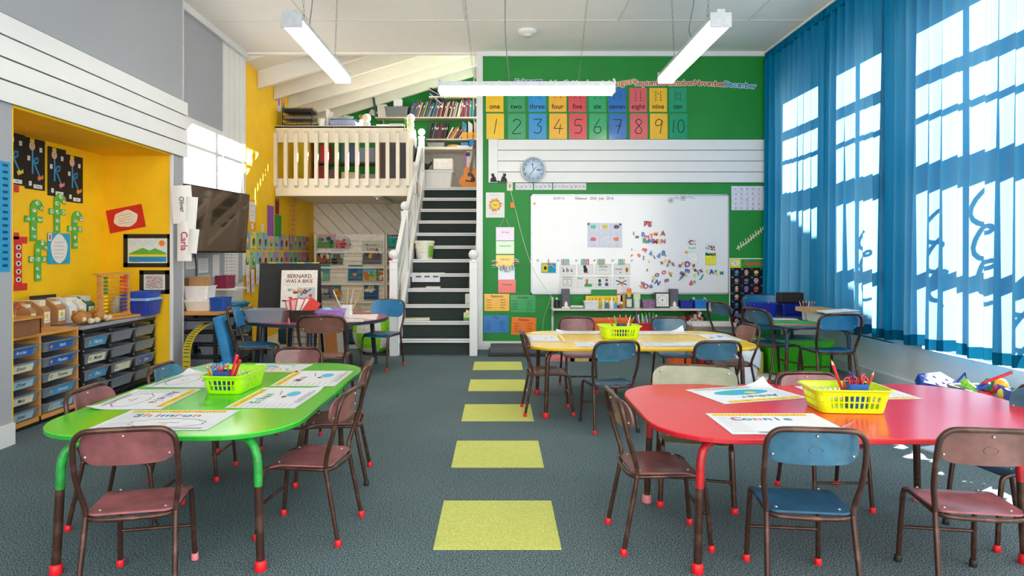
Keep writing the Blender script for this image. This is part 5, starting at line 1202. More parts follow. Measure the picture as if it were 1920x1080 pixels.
for k, (Y_, c, z, h_) in enumerate(((7.98, '#efe8ec', .85, .34), (8.14, '#f0d8e0', .82, .28), (8.3, '#e4ecf0', .9, .26), (8.48, '#eeeef2', .9, .22), (8.75, '#e8eef0', .86, .18))):
    mb = MB(); mb.box(-.05, .05, -h_/2, h_/2, .0, .003, M(c, .6)); scribble(mb, -.035, .035, .03, .004, .0036, INK('#c06a8a'), .02, .01); mb.ell(0, -.06, .02, .03, .0036, INK(['#d8a0b8', '#88b0d0'][k % 2]), 8)
    tag(mb.build('paper_strip', loc=(LX+.02, Y_, z), rot=(R(90), R(-6+k*3), R(90))), ['white strip hanging nearest the pin board', 'pink strip hanging second from the pin board', 'pale blue strip hanging below the alphabet cards', 'white strip hanging behind the easel edge', 'palest strip nearest the easel'][k], 'paper strip', g)
# ---------------------------------------------------------------- on and around the wooden topped rack
ZR = .60
g = 'white tubs on the wooden topped rack'
t = tub(-2.92, 6.42, ZR, .26, .22, .09, '#e8e2d6', 'cream lidded tub on the wooden topped rack, under the white bucket', lid='#ece8de')
t = tub(-2.94, 6.42, ZR+.113, .24, .22, .13, '#f2ece8', 'white tub stacked on the cream lidded tub')
t = thing('cardboard_box', 'brown cardboard box standing in the white tub by the wall', 'box', (-2.96, 6.42, ZR+.20)); MB().box(-.06, .10, -.06, .06, 0, .13, KR).build('carton', t); MB().box(-.1, -.06, -.06, .06, .03, .12, M('#8a5a2c', .6)).build('side_flap', t)
tub(-2.72, 6.38, ZR, .15, .2, .13, '#1450a8', 'dark blue tub on the front of the wooden topped rack')
tub(-2.76, 6.72, ZR, .26, .4, .045, '#1a7ca8', 'flat teal tray of books on the wooden topped rack')
for k, (dy, c, a) in enumerate(((-.08, '#e8e8ea', 4), (.02, '#d8d8dc', -8), (.1, '#1f8ab0', 6))):
    o = MB().box(-.11, .11, -.14, .14, 0, .014, M(c, .5)).build('exercise_book', loc=(-2.77, 6.74+dy*.3, ZR+.008+k*.016), rot=(0, 0, R(a))); tag(o, ['lowest white', 'middle grey', 'topmost teal'][k]+' exercise book in the flat teal tray', 'book', 'exercise books in the teal tray')
tub(-3.02, 7.15, .78, .2, .2, .14, '#8a1f40', 'dark red tub at the wall behind the easel', taper=.95)
tag(MB().box(-3.09, -2.85, 7.06, 7.4, .76, .78, WHITE).build('wall_ledge'), 'small white ledge carrying the dark red tub', 'ledge')
mb = MB(); R_ = .30
P = [(-.05+.0, 0)]
pts = smooth([(-2.83, 5.93, .02), (-2.84, 5.94, .25), (-2.80, 5.95, .40), (-2.70, 5.97, .50), (-2.66, 5.99, .52)], 6)
for (x0, y0, z0), (x1, y1, z1_) in zip(pts, pts[1:]): mb.add([(x0-.04, y0, z0), (x0+.04, y0-.02, z0), (x1+.04, y1-.02, z1_), (x1-.04, y1, z1_)], [(0, 1, 2, 3)], M('#d8c838', .5))
for k in range(1, len(pts)-1): x, y, z = pts[k]; mb.add([(x-.03, y-.004, z), (x+.03, y-.022, z), (x+.03, y-.022, z+.006), (x-.03, y-.004, z+.006)], [(0, 1, 2, 3)], INK('#3a3420'))
tag(mb.build('measuring_tape', mods=[('SOLIDIFY', dict(thickness=.003))]), 'curved yellow measuring strip standing by the end of the niche wall', 'measuring tape')
t = thing('cardboard_box', 'low open cardboard box on the floor behind the green table', 'box', (-2.42, 5.35, 0)); 
for a in ((-.2, .2, -.15, -.144, 0, .17), (-.2, .2, .144, .15, 0, .2), (-.2, -.194, -.15, .15, 0, .2), (.194, .2, -.15, .15, 0, .17), (-.2, .2, -.15, .15, 0, .006)): MB().box(*a, KR).build('panel', t)
# blackboard easel with the book
t = thing('easel', 'black chalkboard easel with a colourful ribbon along its top edge', 'easel', (-2.32, 7.26, 0), rot=(0, 0, R(8)), scale=(1.04, 1, .905))
CB = M('#26282a', .75, var=.08, scale=10)
MB().add([(-.31, -.16, .45), (.31, -.16, .45), (.31, 0, 1.16), (-.31, 0, 1.16), (-.31, -.145, .45), (.31, -.145, .45), (.31, .015, 1.16), (-.31, .015, 1.16)], [(0, 1, 2, 3), (7, 6, 5, 4), (0, 4, 5, 1), (1, 5, 6, 2), (2, 6, 7, 3), (3, 7, 4, 0)], CB).build('chalkboard', t)
MB().add([(-.31, .19, .45), (.31, .19, .45), (.31, .03, 1.16), (-.31, .03, 1.16), (-.31, .20, .45), (.31, .20, .45), (.31, .045, 1.16), (-.31, .045, 1.16)], [(3, 2, 1, 0), (4, 5, 6, 7), (1, 5, 4, 0), (2, 6, 5, 1), (3, 7, 6, 2), (0, 4, 7, 3)], CB).build('rear_board', t)
for s in (-1, 1):
    MB().tube([(s*.29, -.27, 0), (s*.29, -.165, .46)], .016, BKM, 8).build('leg', t); MB().tube([(s*.31, .29, 0), (s*.29, .20, .46)], .016, BKM, 8).build('leg', t)
for k, c in enumerate(('#4a4a3a', '#d8d83a', '#4ab8c8', '#d848a0', '#58c858', '#e8d848', '#3a9ad8', '#e8e048')): MB().box(-.30+k*.075, -.225+k*.075, -.005, .04, 1.162, 1.172, M(c, .5)).build('ribbon', t)
MB().box(-.31, .31, -.24, -.16, .5, .52, OAK).build('ledge', t)
t = thing('picture_book', 'large cream picture book with plum title letters standing on the easel', 'book', (-2.15, 7.00, .515), rot=(R(90-12), 0, R(8)), scale=(1.04, 1, 1.04))
BW, BH = .36, .47
mb = MB(); mb.box(-BW/2, BW/2, 0, BH, -.018, -.003, PAGE); mb.build('pages', t)
mb = MB(); mb.box(-BW/2-.003, BW/2+.003, -.003, BH+.003, -.003, 0, M('#e9e6da', .4)); z = .0008
mb.text('BERNARD', .0, BH*.86, .062, z, INK('#6a1830'), sx=.9); mb.text('WAS A BIKIE', .0, BH*.745, .058, z, INK('#6a1830'), sx=.85); mb.line([(-.14, BH*.66), (.14, BH*.66)], .002, z, INK('#8a8a88'))
rnd = random.Random(3); mb.rect(-.02, .165, BH*.22, BH*.60, z, INK('#b8c4c8'))
for k in range(26): mb.ell(rnd.uniform(-.15, .12), rnd.uniform(.05, BH*.56), rnd.uniform(.012, .04), rnd.uniform(.008, .022), z+.0001+k*.00005, INK(rnd.choice(['#d8886a', '#c84a6a', '#3a4a5a', '#e8a04a', '#5aa8b8', '#e8e4dc', '#8a5a4a', '#d8b8a0'])), 9)
mb.line([(.02, BH*.42), (.06, BH*.55), (.08, BH*.50), (.12, BH*.56)], .012, z+.002, INK('#4a4e50'))
mb.build('cover', t)
# on the round table
ZD = .53
tub(-2.13, 6.02, ZD, .36, .26, .115, '#8b8f99', 'long grey tub on the left of the round table', taper=.86)
t = tub(-1.80, 6.02, ZD, .24, .18, .11, '#2a2322', 'small black tub of cards on the round table')
g = 'red and white cards in the black tub'
for k, (dx, a, c) in enumerate(((-.06, -16, '#e8d8d4'), (-.03, -6, '#e8b0a8'), (0, 8, '#f0e8e4'), (.04, 22, '#f2ece8'), (.06, 34, '#d8382c'))):
    mb = MB(); mb.box(-.055, .055, 0, .004, 0, .16, M('#c83a30', .5)); mb.box(-.045, .045, -.001, 0, .02, .15, M(c, .6)); tag(mb.build('flash_card', loc=(-1.82+dx, 6.00-k*.012, ZD+.05+.004*k), rot=(R(-8), R(a), 0)), ['leftmost pale card in the black tub', 'pink card, second in the black tub', 'middle white card in the black tub', 'white card with a red border leaning right in the black tub', 'solid red card leaning farthest right in the black tub'][k], 'card', g)
pencil(-1.90, 6.0, ZD+.02, .17, '#d02848', -8, 0, 'red straw at the left of the black tub of cards', 'marker', .004, None, False)
t = basket(-1.60, 6.08, ZD, .34, .2, .11, '#a884d8', 'lilac slotted basket of stationery on the round table', rz=-3)
tag(MB().ball((0, 0, .03), .05, M('#7ac8e0', .5), 12, .5).build('paper_ball', loc=(-1.60, 6.08, ZD+.07)), 'light blue bowl in the lilac basket', 'bowl'); tag(MB().ball((0, 0, .03), .025, M('#2a8a3a', .6), 10).build('pom_pom', loc=(-1.70, 6.08, ZD+.08)), 'green pom pom in the lilac basket', 'pom pom')
cup(-1.47, 6.32, ZD, .055, .13, WHITE, 'white square cup of brushes behind the lilac basket', True)
for k, (dx, tl, c) in enumerate(((-.04, -24, '#e8e4dc'), (-.01, 4, '#e0b070'), (.02, 12, '#d8c8a8'), (.04, 26, '#e0a860'))): pencil(-1.47+dx*.6, 6.32, ZD+.02, .27, c, tl, .1, ['white brush leaning far left', 'wooden brush standing upright', 'pale brush leaning slightly right', 'orange brush leaning far right'][k]+' in the cup behind the lilac basket', 'pencil', .005, 'brushes in the white cup on the round table', False)
mb = MB(); mb.box(-.17, .13, -.12, .12, 0, .03, M('#ece8e0', .5), bv=.004); tag(mb.build('paper_stack', loc=(-1.30, 6.30, ZD), rot=(0, 0, R(6))), 'stack of white paper in front of the bright blue chair on the round table', 'paper')
mb = MB(); mb.box(-.13, .13, -.06, .06, 0, .025, M('#e0d8c8', .35), bv=.004)
for k in range(12): mb.ell(-.11+k*.02, .02*math.sin(k*2), .013, .012, .0254+k*.0001, INK(['#3a9ad8', '#e8a838', '#48b858', '#d84a4a', '#3858c0'][k % 5]), 8)
tag(mb.build('bead_packet', loc=(-1.37, 6.02, ZD), rot=(0, 0, R(4))), 'clear packet of coloured beads on the front of the round table', 'packet')
o = MB().box(-.06, .06, -.08, .08, 0, .02, M('#d8c8a0', .6)).box(-.055, .055, -.07, .07, .02, .04, M('#c8b890', .6)).build('note_pad', loc=(-1.69+.0, 5.90+.0, ZD)); tag(o, 'pile of tan note pads between black tub and lilac basket', 'note pad')
# ---------------------------------------------------------------- reading nook under the loft
o = struct(MB().box(LX, -1.2, 7.95, 10.9, 0, .045, TRIM).build('trim_13'))
t = thing('bench', 'low olive bench with a navy mattress under the loft', 'bench', (-1.95, 8.22, .045))
MB().box(-.75, .6, -.18, .22, 0, .30, M('#6a6c2a', .7)).build('bench_base', t); MB().box(-.74, .58, -.28, -.20, .03, .20, M('#26465e', .7), bv=.02).build('mattress', t)
t = thing('bean_bag', 'lime green and white patterned cushion on the floor beside the stairs', 'cushion', (-1.46, 7.60, 0))
LM = M('#8ad81a', .7); WM = M('#e8e4dc', .7); mb = MB()
n = 12; rs = []
for k in range(n+1):
    a = PI*k/n; rs.append((max(.24*math.sin(a)**.7, .003), .30-.30*math.cos(a)))
seg = 24
for k in range(n):
    for i in range(seg):
        a0, a1 = 2*PI*i/seg, 2*PI*(i+1)/seg; (r0, z0), (r1, z1_) = rs[k], rs[k+1]
        mb.add([(r0*math.cos(a0), r0*.7*math.sin(a0), z0*.82), (r0*math.cos(a1), r0*.7*math.sin(a1), z0*.82), (r1*math.cos(a1), r1*.7*math.sin(a1), z1_*.82), (r1*math.cos(a0), r1*.7*math.sin(a0), z1_*.82)], [(0, 1, 2, 3)], WM if (k//3+(i//5)) % 2 else LM, True)
mb.build('cushion_cover', t)
t = thing('grid_panel', 'wooden framed grid chart standing behind the round table', 'chart', (-2.28, 7.62, .0))
mb = MB(); mb.box(-.2, .2, 0, .02, 0, .52, M('#c89858', .6)); mb.build('frame', t)
mb = MB()
for i in range(5):
    for j in range(6): mb.box(-.18+i*.073, -.12+i*.073, -.004, 0, .03+j*.08, .095+j*.08, WHITE)
mb.build('grid_cells', t)
t = thing('display_board', 'orange patterned picture board leaning behind the round table', 'board', (-1.83, 7.25, .0), rot=(R(-12), R(-8), 0))
mb = MB(); mb.box(-.1, .12, 0, .012, 0, .5, M('#d8d0c0', .6)); mb.box(-.09, .05, -.001, 0, .02, .46, M('#d88a48', .6))
mb.build('board_panel', t)
# book racks
RW = M('#fbf4e8', .55)
def rack(label, x0, x1, Y_, zr):
    t = thing('book_rack', label, 'book rack', (0, 0, 0))
    MB().box(x0, x1, Y_, Y_+.02, .05, zr[0]+.02, RW).build('back_panel', t)
    for x in (x0, x1): MB().box(x-.012, x+.012, Y_-.10, Y_+.02, .05, zr[0]+.02, RW).build('side_panel', t)
    for z in zr[1:]:
        s_ = MB().box(x0, x1, Y_-.10, Y_, z-.03, z, RW).build('ledge', t)
        MB().tube([(x0, Y_-.10, z+.09), (x1, Y_-.10, z+.09)], .003, RIV, 6).build('retaining_wire', s_)
    for z in zr[1:]: MB().box(x0+.01, x1-.01, Y_-.002, Y_, z+.16, z+.166, M('#a89c88', .6)).build('groove', t)
    return t
YR = 10.55
def rz_(py): return CH+(477-py)*10.45/F
def rx_(px): return (px-934)*10.45/F
levels = [rz_(441), rz_(471), rz_(500), rz_(531), rz_(565), rz_(600)]
rack('white book display rack in the nook under the loft', rx_(591), rx_(720), YR, levels)
rack('second white book rack half hidden behind the staircase posts', rx_(724), rx_(765), YR, levels)
def fbook(px0, px1, py0, py1, cols, label, seed, title='', tc='#8a2a3a', rot=0, lev=1):
    x0, x1, za, zb_ = rx_(px0), rx_(px1), rz_(py1), rz_(py0); W_, H_ = x1-x0, zb_-za
    rnd = random.Random(seed); mb = MB(); mb.box(-W_/2, W_/2, 0, H_, 0, .012, M(cols[0], .4)); z = .0126
    mb.rect(-W_*.46, W_*.46, .01, H_*.45, z, INK(cols[1]))
    for k in range(7): mb.ell(rnd.uniform(-W_*.35, W_*.35), rnd.uniform(H_*.15, H_*.7), rnd.uniform(.02, .05), rnd.uniform(.02, .05), z+.0003+.0001*k, INK(rnd.choice(cols[1:])), 9)
    if title: 
        for q, tt in enumerate(title.split('|')): mb.text(tt, 0, H_*(.84-.17*q), min(.075, W_*1.5/max(4, len(tt))), z+.0012, INK(tc))
    tag(mb.build('picture_book', loc=((x0+x1)/2, YR-.045, za+.001), rot=(R(82), R(rot), 0)), label, 'book', 'picture books facing out on the nook racks')
fbook(592, 627, 439, 466, ['#c8a0b0', '#5a9a4a', '#3a6a9a', '#c86a3a', '#2a6a5a'], 'pink and green picture book at the top left of the rack', 1)
fbook(628, 647, 442, 467, ['#d8d0d4', '#b8344a', '#e8d8c8', '#c87a7a'], 'white picture book with a red figure on the top ledge', 2)
fbook(648, 653, 446, 467, ['#b8b4b0', '#9a968e', '#b8b4b0'], 'thin grey book edge on the top ledge', 3)
fbook(594, 617, 473, 495, ['#28241f', '#a85a38', '#d8ccb8', '#6a3a28'], 'black picture book titled Dog on the second ledge', 4, 'Dog', '#e8e0d0')
fbook(618, 642, 470, 497, ['#9ab8c8', '#6a6a4a', '#2a2a2c', '#8a7a5a'], 'grey blue picture book with a dark dog on the second ledge', 5)
fbook(677, 716, 452, 497, ['#c8d4c4', '#6a6a70', '#e8b83a', '#50505a', '#6a5a7a'], 'largest picture book on the rack, grey road cover with a yellow monster', 6, "Monster's|Lunch", '#a83a48')
fbook(594, 616, 496, 527, ['#4a9aa8', '#7ac0a8', '#3a7a8a', '#c8d8c8'], 'teal picture book at the left of the third ledge', 7)
fbook(651, 678, 497, 527, ['#147a9a', '#3a6ab0', '#e0a83a', '#2a8a6a'], 'dark teal picture book in the middle of the third ledge', 8)
fbook(679, 704, 503, 527, ['#6ab8d8', '#e8c84a', '#d87a3a', '#7aa84a'], 'bright picture book with yellow shapes on the third ledge', 9)
fbook(705, 719, 505, 527, ['#3a2a24', '#c85a3a', '#3a9a4a', '#e8e0d0'], 'dark picture book at the right end of the third ledge', 10, 'Dog', '#e8e0d0')
fbook(599, 623, 536, 562, ['#6a6a8a', '#8a8a9a', '#b8b8c0', '#4a4a5a'], 'grey picture book on the fourth ledge', 11)
fbook(624, 637, 536, 562, ['#2a7a9a', '#c88a3a', '#d8b86a'], 'narrow blue and orange picture book on the fourth ledge', 12)
fbook(681, 708, 533, 562, ['#1c4a7a', '#2a5a8a', '#e8e4c8', '#c8c890'], 'navy picture book with cream lettering on the fourth ledge', 13, 'Big|Blue', '#e8e4c8')
fbook(646, 672, 577, 598, ['#d8d4c8', '#3a3a3c', '#8a6a4a'], 'pale picture book low on the rack behind the blue chair', 14)
fbook(727, 748, 440, 466, ['#16405a', '#1c9a88', '#2ab098'], 'navy picture book with a green dome on the second rack', 15, 'Dream', '#c8e0d8')
fbook(726, 746, 467, 497, ['#c8b8a8', '#a83a2c', '#d86a4a'], 'red figure picture book on the second rack', 16)
fbook(726, 746, 500, 528, ['#d8c83a', '#b84a7a', '#4a8a4a'], 'yellow patterned picture book on the second rack', 17)
fbook(726, 746, 534, 562, ['#a84a2c', '#d8a03a', '#e8d0b0'], 'orange brown picture book low on the second rack', 18)

t = thing('sports_bag', 'tall bright blue padded bag leaning between the drawer rack and the round table', 'bag', (-2.42, 5.98, 0), rot=(0, R(-12), R(10)))
BM = M('#2a90d0', .6, var=.08, scale=20); MB().box(-.045, .045, -.13, .13, .03, .60, BM, bv=.025).build('bag_body', t); MB().tube(smooth([(.055, -.05, .10), (.075, -.05, .3), (.055, -.05, .55)]), .012, BKM, 6).build('strap', t)
# ================================================================ GREEN WALL
GY = GYB-.003
def gx(px): return (px-934)*GYB/F
def gz(py): return CH+(477-py)*GYB/F
PXM = GYB/F
def gsheet(name, label, cat, px0, px1, py0, py1, m, group=None, fn=None, rot=0, off=0., th=.002):
    W_, H_ = (px1-px0)*PXM, (py1-py0)*PXM; mb = MB()
    if m: mb.box(-W_/2, W_/2, -H_/2, H_/2, 0, th, m)
    if fn: fn(mb, W_, H_)
    return tag(mb.build(name, loc=(gx((px0+px1)/2), GY-off, gz((py0+py1)/2)), rot=(R(90), R(rot), 0)), label, cat, group)
# number cards
NUM = ['one', 'two', 'three', 'four', 'five', 'six', 'seven', 'eight', 'nine', 'ten']
NC = ['#f2c40c', '#2f9c66', '#1590cf', '#f0b41c', '#dd4450', '#18a868', '#0a6cc0', '#dd5a60', '#f2bc10', '#12996c']
NPX = [911, 951.5, 990.5, 1029, 1066, 1103.5, 1140.5, 1180, 1217.5, 1254.5]
DOTS = {1: [(0, .6)], 2: [(-.3, -.2), (.3, .9)], 3: [(-.3, .9), (0, .4), (.35, -.1)], 4: [(-.35, 0), (.35, 0), (-.35, .8), (.35, .8)], 5: [(-.35, -.1), (.35, -.1), (0, .4), (-.35, .9), (.35, .9)],
        6: [(x, y) for x in (-.3, .3) for y in (-.2, .4, 1.)], 7: [(x, y) for x in (-.35, .35) for y in (-.2, .4, 1.)]+[(0, .7)], 8: [(x, y) for x in (-.28, .28) for y in (-.5, 0, .5, 1.)],
        9: [(x, y) for x in (-.28, .28) for y in (-.5, 0, .5, 1.)]+[(0, .75)], 10: [(x, y) for x in (-.28, .28) for y in (-.5, 0, .5, 1.)]+[(0, .72), (0, -.25)]}
CN = {0: 'yellow', 1: 'green', 2: 'blue', 3: 'amber', 4: 'red', 5: 'bright green', 6: 'deep blue', 7: 'coral red', 8: 'yellow', 9: 'green'}
LAM = lambda h: M(h, .22, var=.03, coat=.6, bump=.05, scale=9)
for k in range(10):
    x0 = NPX[k]; x1 = x0+33
    def top(mb, W_, H_, k=k):
        for a, b in DOTS[k+1]: mb.ell(a*W_*.5, H_*.10+b*H_*.22, .0075, .0075, .0025, INK('#1c2c28'), 10)
        mb.text(NUM[k], 0, -H_*.28, .085, .0025, INK('#20282c'))
    def bot(mb, W_, H_, k=k):
        s_ = str(k+1)
        if k == 9:
            mb.line([(-W_*.26, H_*.25), (-W_*.30, -H_*.25)], .009, .0025, INK('#20342c')); mb.line([(W_*.14+W_*.18*math.cos(a), H_*.25*math.sin(a)) for a in [2*PI*q/18 for q in range(19)]], .009, .0025, INK('#20342c'))
        else:
            ST = {'1': [[(.06, .28), (-.04, -.28)]], '2': [[(-.16, .18), (-.06, .27), (.10, .24), (.14, .10), (-.18, -.27), (.18, -.27)]], '3': [[(-.14, .27), (.16, .27), (.0, .06), (.14, -.02), (.12, -.2), (-.02, -.28), (-.16, -.22)]],
                  '4': [[(.06, .28), (-.18, -.08), (.2, -.08)], [(.1, .08), (.04, -.28)]], '5': [[(.18, .26), (-.08, .26), (-.12, .04), (.08, .04), (.16, -.1), (.08, -.26), (-.14, -.26)]], '6': [[(.08, .28), (-.12, .0), (-.16, -.18), (-.02, -.28), (.12, -.18), (.08, -.02), (-.1, -.04)]],
                  '7': [[(-.16, .26), (.16, .26), (.0, -.28)], [(-.04, .02), (.14, .02)]], '8': [[(.12, .2), (0, .28), (-.12, .18), (.12, -.12), (.06, -.27), (-.08, -.27), (-.14, -.14), (.14, .16)]], '9': [[(.14, .2), (0, .28), (-.14, .14), (-.06, .02), (.12, .1), (.14, .2), (.06, -.28)]]}
            for st in ST[s_]:
                pts = smooth([(a*W_*1.35, b*H_, 0) for a, b in st], 4) if s_ not in '147' else [(a*W_*1.35, b*H_, 0) for a, b in st]
                mb.line([(p[0], p[1]) for p in pts], .009, .0025, INK('#20342c'))
    gsheet('number_card', '%s dot card reading %s in the upper row on the green wall' % (CN[k], NUM[k]), 'number card', x0, x1, 165, 210, LAM(NC[k]), 'number cards on the green wall', top)
    gsheet('number_card', '%s card with the large numeral %s in the lower row on the green wall' % (CN[k], NUM[k]), 'number card', x0+(1 if k else 1), x1+1, 213, 261, LAM(NC[k]), 'number cards on the green wall', bot)
# months: each word is a thing
def outline_word(word, px, py, col, label, sz, rot=0, name='month_word', group='month names along the green wall', sp=None):
    mb = MB(); W_ = sum(.58 if c not in 'iltjfr.1I' else .38 for c in word)*sz; x = -W_/2
    for c in word:
        w_ = (.58 if c not in 'iltjfr.1I' else .38)*sz; cx = x+w_/2; x += w_
        for a in range(10): q = 2*PI*a/10; mb.text(c, cx+.008*math.cos(q), .008*math.sin(q), sz*1.1, .0005+.0001*a, M('#f2efe8', .5), sx=1.08)
        for a in range(5): q = 2*PI*a/5; mb.text(c, cx+.002*math.cos(q), .002*math.sin(q), sz*1.1, .0022+.0001*a, M(col, .4), sx=1.08)
    tag(mb.build(name, loc=(gx(px), GY, gz(py)), rot=(R(90), R(-rot), 0)), label, 'wall word', group)
for wd, px, py, c, r_, lb in (('January', 956, 157, '#2a6ac0', 3, 'blue and partly behind the lamp'), ('February', 991, 153, '#1a5ab0', 2, 'blue, second month of the row'), ('March', 1022, 156, '#2a9a5a', -2, 'green, third month'), ('April', 1052, 156, '#2a8a8a', 2, 'teal green, fourth month'), ('May', 1085, 157, '#2a70b0', 0, 'blue, fifth month'), ('June', 1112, 156, '#d8742a', 0, 'orange, sixth month'), ('July', 1139, 157, '#d8642a', 0, 'orange, seventh month beside the lamp end'),
                          ('August', 1169, 155, '#d87a20', 9, 'orange and tilted upwards'), ('September', 1220, 156, '#c8603a', 1, 'long reddish word'), ('October', 1277, 156, '#c86a3a', 1, 'reddish word right of September'), ('November', 1331, 157, '#c05a40', -3, 'reddish word right of October'), ('December', 1388, 160, '#2a90d0', -4, 'blue word at the right end')):
    outline_word(wd, px, py, c, 'cut out word %s, %s' % (wd, lb), {'September': .082, 'August': .088, 'December': .084, 'November': .082, 'October': .084}.get(wd, .078), r_)
# cats, clock
for k, (px, s) in enumerate(((926, -1), (944, 1))):
    mb = MB(); m = M('#2a2a2a', .7); q = PXM
    mb.prism([(s*-6*q, -8*q), (s*7*q, -8*q), (s*6*q, -2*q), (s*1*q, 4*q), (s*-3*q, 2*q)][::s], 0, .004, m); mb.prism([(3*q*math.cos(a)-s*-2*q, 5*q+3*q*math.sin(a)) for a in [2*PI*i/10 for i in range(10)]], 0, .004, m)
    mb.prism([(s*2*q-2.5*q, 6*q), (s*2*q-1*q, 6*q), (s*2*q-2*q, 10*q)], 0, .004, m); mb.prism([(s*2*q+1*q, 6*q), (s*2*q+2.5*q, 6*q), (s*2*q+2*q, 10*q)], 0, .004, m)
    mb.line([(s*-5*q, -7*q), (s*-9*q, -6*q), (s*-10*q, -8*q)], 1.6*q, .003, m)
    tag(mb.build('cat_silhouette', loc=(gx(px), GYB-.03, gz(334)), rot=(R(90), 0, 0)), ['black cat silhouette at the lower left of the white panel, left one', 'black cat silhouette at the lower left of the white panel, right one'][k], 'cat silhouette', 'black cat silhouettes')
t = thing('wall_clock', 'round silver rimmed wall clock with pale blue face on the white panel', 'clock', (gx(999.5), GYB-.03, gz(319)), rot=(R(90), 0, 0))
r0 = 23.5*PXM
MB().lathe([(r0, 0), (r0, .03), (r0*.94, .038), (r0*.90, .03), (r0*.90, .02)], M('#b8bcc4', .2, metal=.8), seg=40, caps=False).build('rim', t)
mb = MB(); mb.lathe([(r0*.91, 0), (r0*.91, .02), (.001, .0201)], M('#c6dcf4', .25), seg=40); z = .0215
for h_ in range(12): a = PI/2-2*PI*(h_+1)/12; mb.text(str(h_+1), r0*.72*math.cos(a), r0*.72*math.sin(a), .032, z, INK('#3a4a60'))
mb.rect(r0*.28, r0*.62, -.012, .008, z, INK('#6a7a90')); mb.build('face', t)
mb = MB(); mb.line([(0, 0), (-.012, .075)], .007, .0225, BKM); mb.ell(-.012, .065, .012, .005, .0228, BKM); mb.build('hour_hand', t)
mb = MB(); mb.line([(.04, .035), (-.045, -.065)], .006, .024, BKM); mb.build('minute_hand', t)
# little letter strips under the white panel
def strip(px0, px1, label, tint, k):
    def f(mb, W_, H_):
        rnd = random.Random(k); n = max(1, int(W_/.05))
        for q in range(n): x = -W_/2+(q+.5)*W_/n; mb.text(rnd.choice('abcdeghkmnostuw'), x, 0, .055, .0026, INK(tint)); mb.line([(x-W_/n/2+.003, -H_*.45), (x-W_/n/2+.003, H_*.45)], .002, .0026, INK(tint))
        mb.line([(-W_*.49, H_*.44), (W_*.49, H_*.44)], .002, .0027, INK(tint))
    gsheet('letter_strip', label, 'letter strip', px0, px1, 343, 356, M('#dfe2ea', .6), 'small letter strips below the clock', f)
strip(966, 999, 'small grey lettered strip below the clock, left one', '#8a90a8', 1); strip(1001, 1035, 'small bluish lettered strip below the clock, middle one', '#7a86a8', 2); strip(1037, 1099, 'long pinkish lettered strip right of the clock', '#b88a90', 3)
t = thing('light_switch', 'cream switch plate on the green wall below the cats', 'switch', (gx(956), GYB-.002, gz(349)), rot=(R(90), 0, 0)); MB().box(-.035, .035, -.055, .055, 0, .012, PC).build('plate', t); MB().box(-.01, .01, -.02, .02, .012, .02, M('#8a8a88', .4)).build('rocker', t)
pts = smooth([(gx(a), GYB-.012, gz(b)) for a, b in ((957, 357), (963, 380), (968, 400), (978, 440), (990, 480), (1000, 505), (1015, 530), (1030, 550), (1036, 562))], 5)
tag(MB().tube(pts, .004, M('#c9d4b8', .5)).build('cable'), 'pale cable running from the switch across the whiteboard corner down to the shelf', 'cable')
tag(MB().tube(smooth([(gx(a), GYB-.012, gz(b)) for a, b in ((1033, 556), (1028, 572), (1020, 595), (1017, 620), (1016, 650))], 5), .003, M('#9fc49a', .5)).build('cable'), 'thin pale cable dangling left of the wall shelf bracket', 'cable')
gsheet('sticky_note', 'orange tag on the cable beside the sun drawing', 'note', 957, 964, 380, 390, M('#f08a20', .6), off=.02)
# sun drawing
def sund(mb, W_, H_):
    rnd = random.Random(2); z = .0026
    for k in range(22): a = 2*PI*k/22; r1 = .085*(1+.25*rnd.random()); mb.poly([(r1*math.cos(a), r1*math.sin(a)), (.045*math.cos(a+.25), .045*math.sin(a+.25)), (.045*math.cos(a-.25), .045*math.sin(a-.25))], z+.00003*k, INK(['#e8983a', '#c84a4a', '#e8c83a', '#8a5a8a'][k % 4]))
    mb.ell(0, 0, .055, .05, z+.001, INK('#f0d060'), 14); mb.text('Star', 0, 0, .03, z+.0012, INK('#4a8a3a')); scribble(mb, -.07, .07, H_*.40, .003, z, INK('#8a90a0'), .001, .02); scribble(mb, -.08, .08, -H_*.36, .003, z, INK('#a8b8c8'), .001, .02)
gsheet('sun_drawing', 'white sheet with a spiky orange sun drawing on the green wall', 'drawing', 911, 946, 361, 408, WHITE, None, sund)
# hanging reading chart: five cards on string
g = 'hanging column of coloured cards'
for k, (x0, x1, y0, y1, c, lb, wd) in enumerate(((930, 964, 426, 451, '#e0cfe4', 'pale lilac card at the top of the hanging column', 'Our day'), (930, 964, 452, 476, '#cfeec8', 'pale green card second in the hanging column', 'Getting there'), (930, 964, 478, 500, '#f4c80e', 'yellow card with pegs on both sides in the hanging column', 'Well done'), (934, 965, 500, 524, '#dde2f2', 'pale blue card below the row of coloured pegs', 'Ready'), (934, 967, 524, 549, '#ea4a34', 'red card at the bottom of the hanging column', 'Think again'))):
    gsheet('behaviour_card', lb, 'card', x0, x1, y0, y1, LAM(c), g, lambda mb, W_, H_, wd=wd: (mb.text(wd, 0, H_*.12, .026, .0026, INK('#5a5a6a')), mb.line([(-W_*.46, H_*.46), (W_*.46, H_*.46)], .0015, .0026, INK('#a0a0b0'))), off=.002)
mb = MB()
for a, b in (((945, 410), (936, 427)), ((948, 408), (956, 427))): mb.tube([(gx(a[0]), GYB-.008, gz(a[1])), (gx(b[0]), GYB-.008, gz(b[1]))], .0015, M('#d8c8b0', .6), 5)
tag(mb.build('string'), 'thin string holding up the hanging column of cards', 'string')
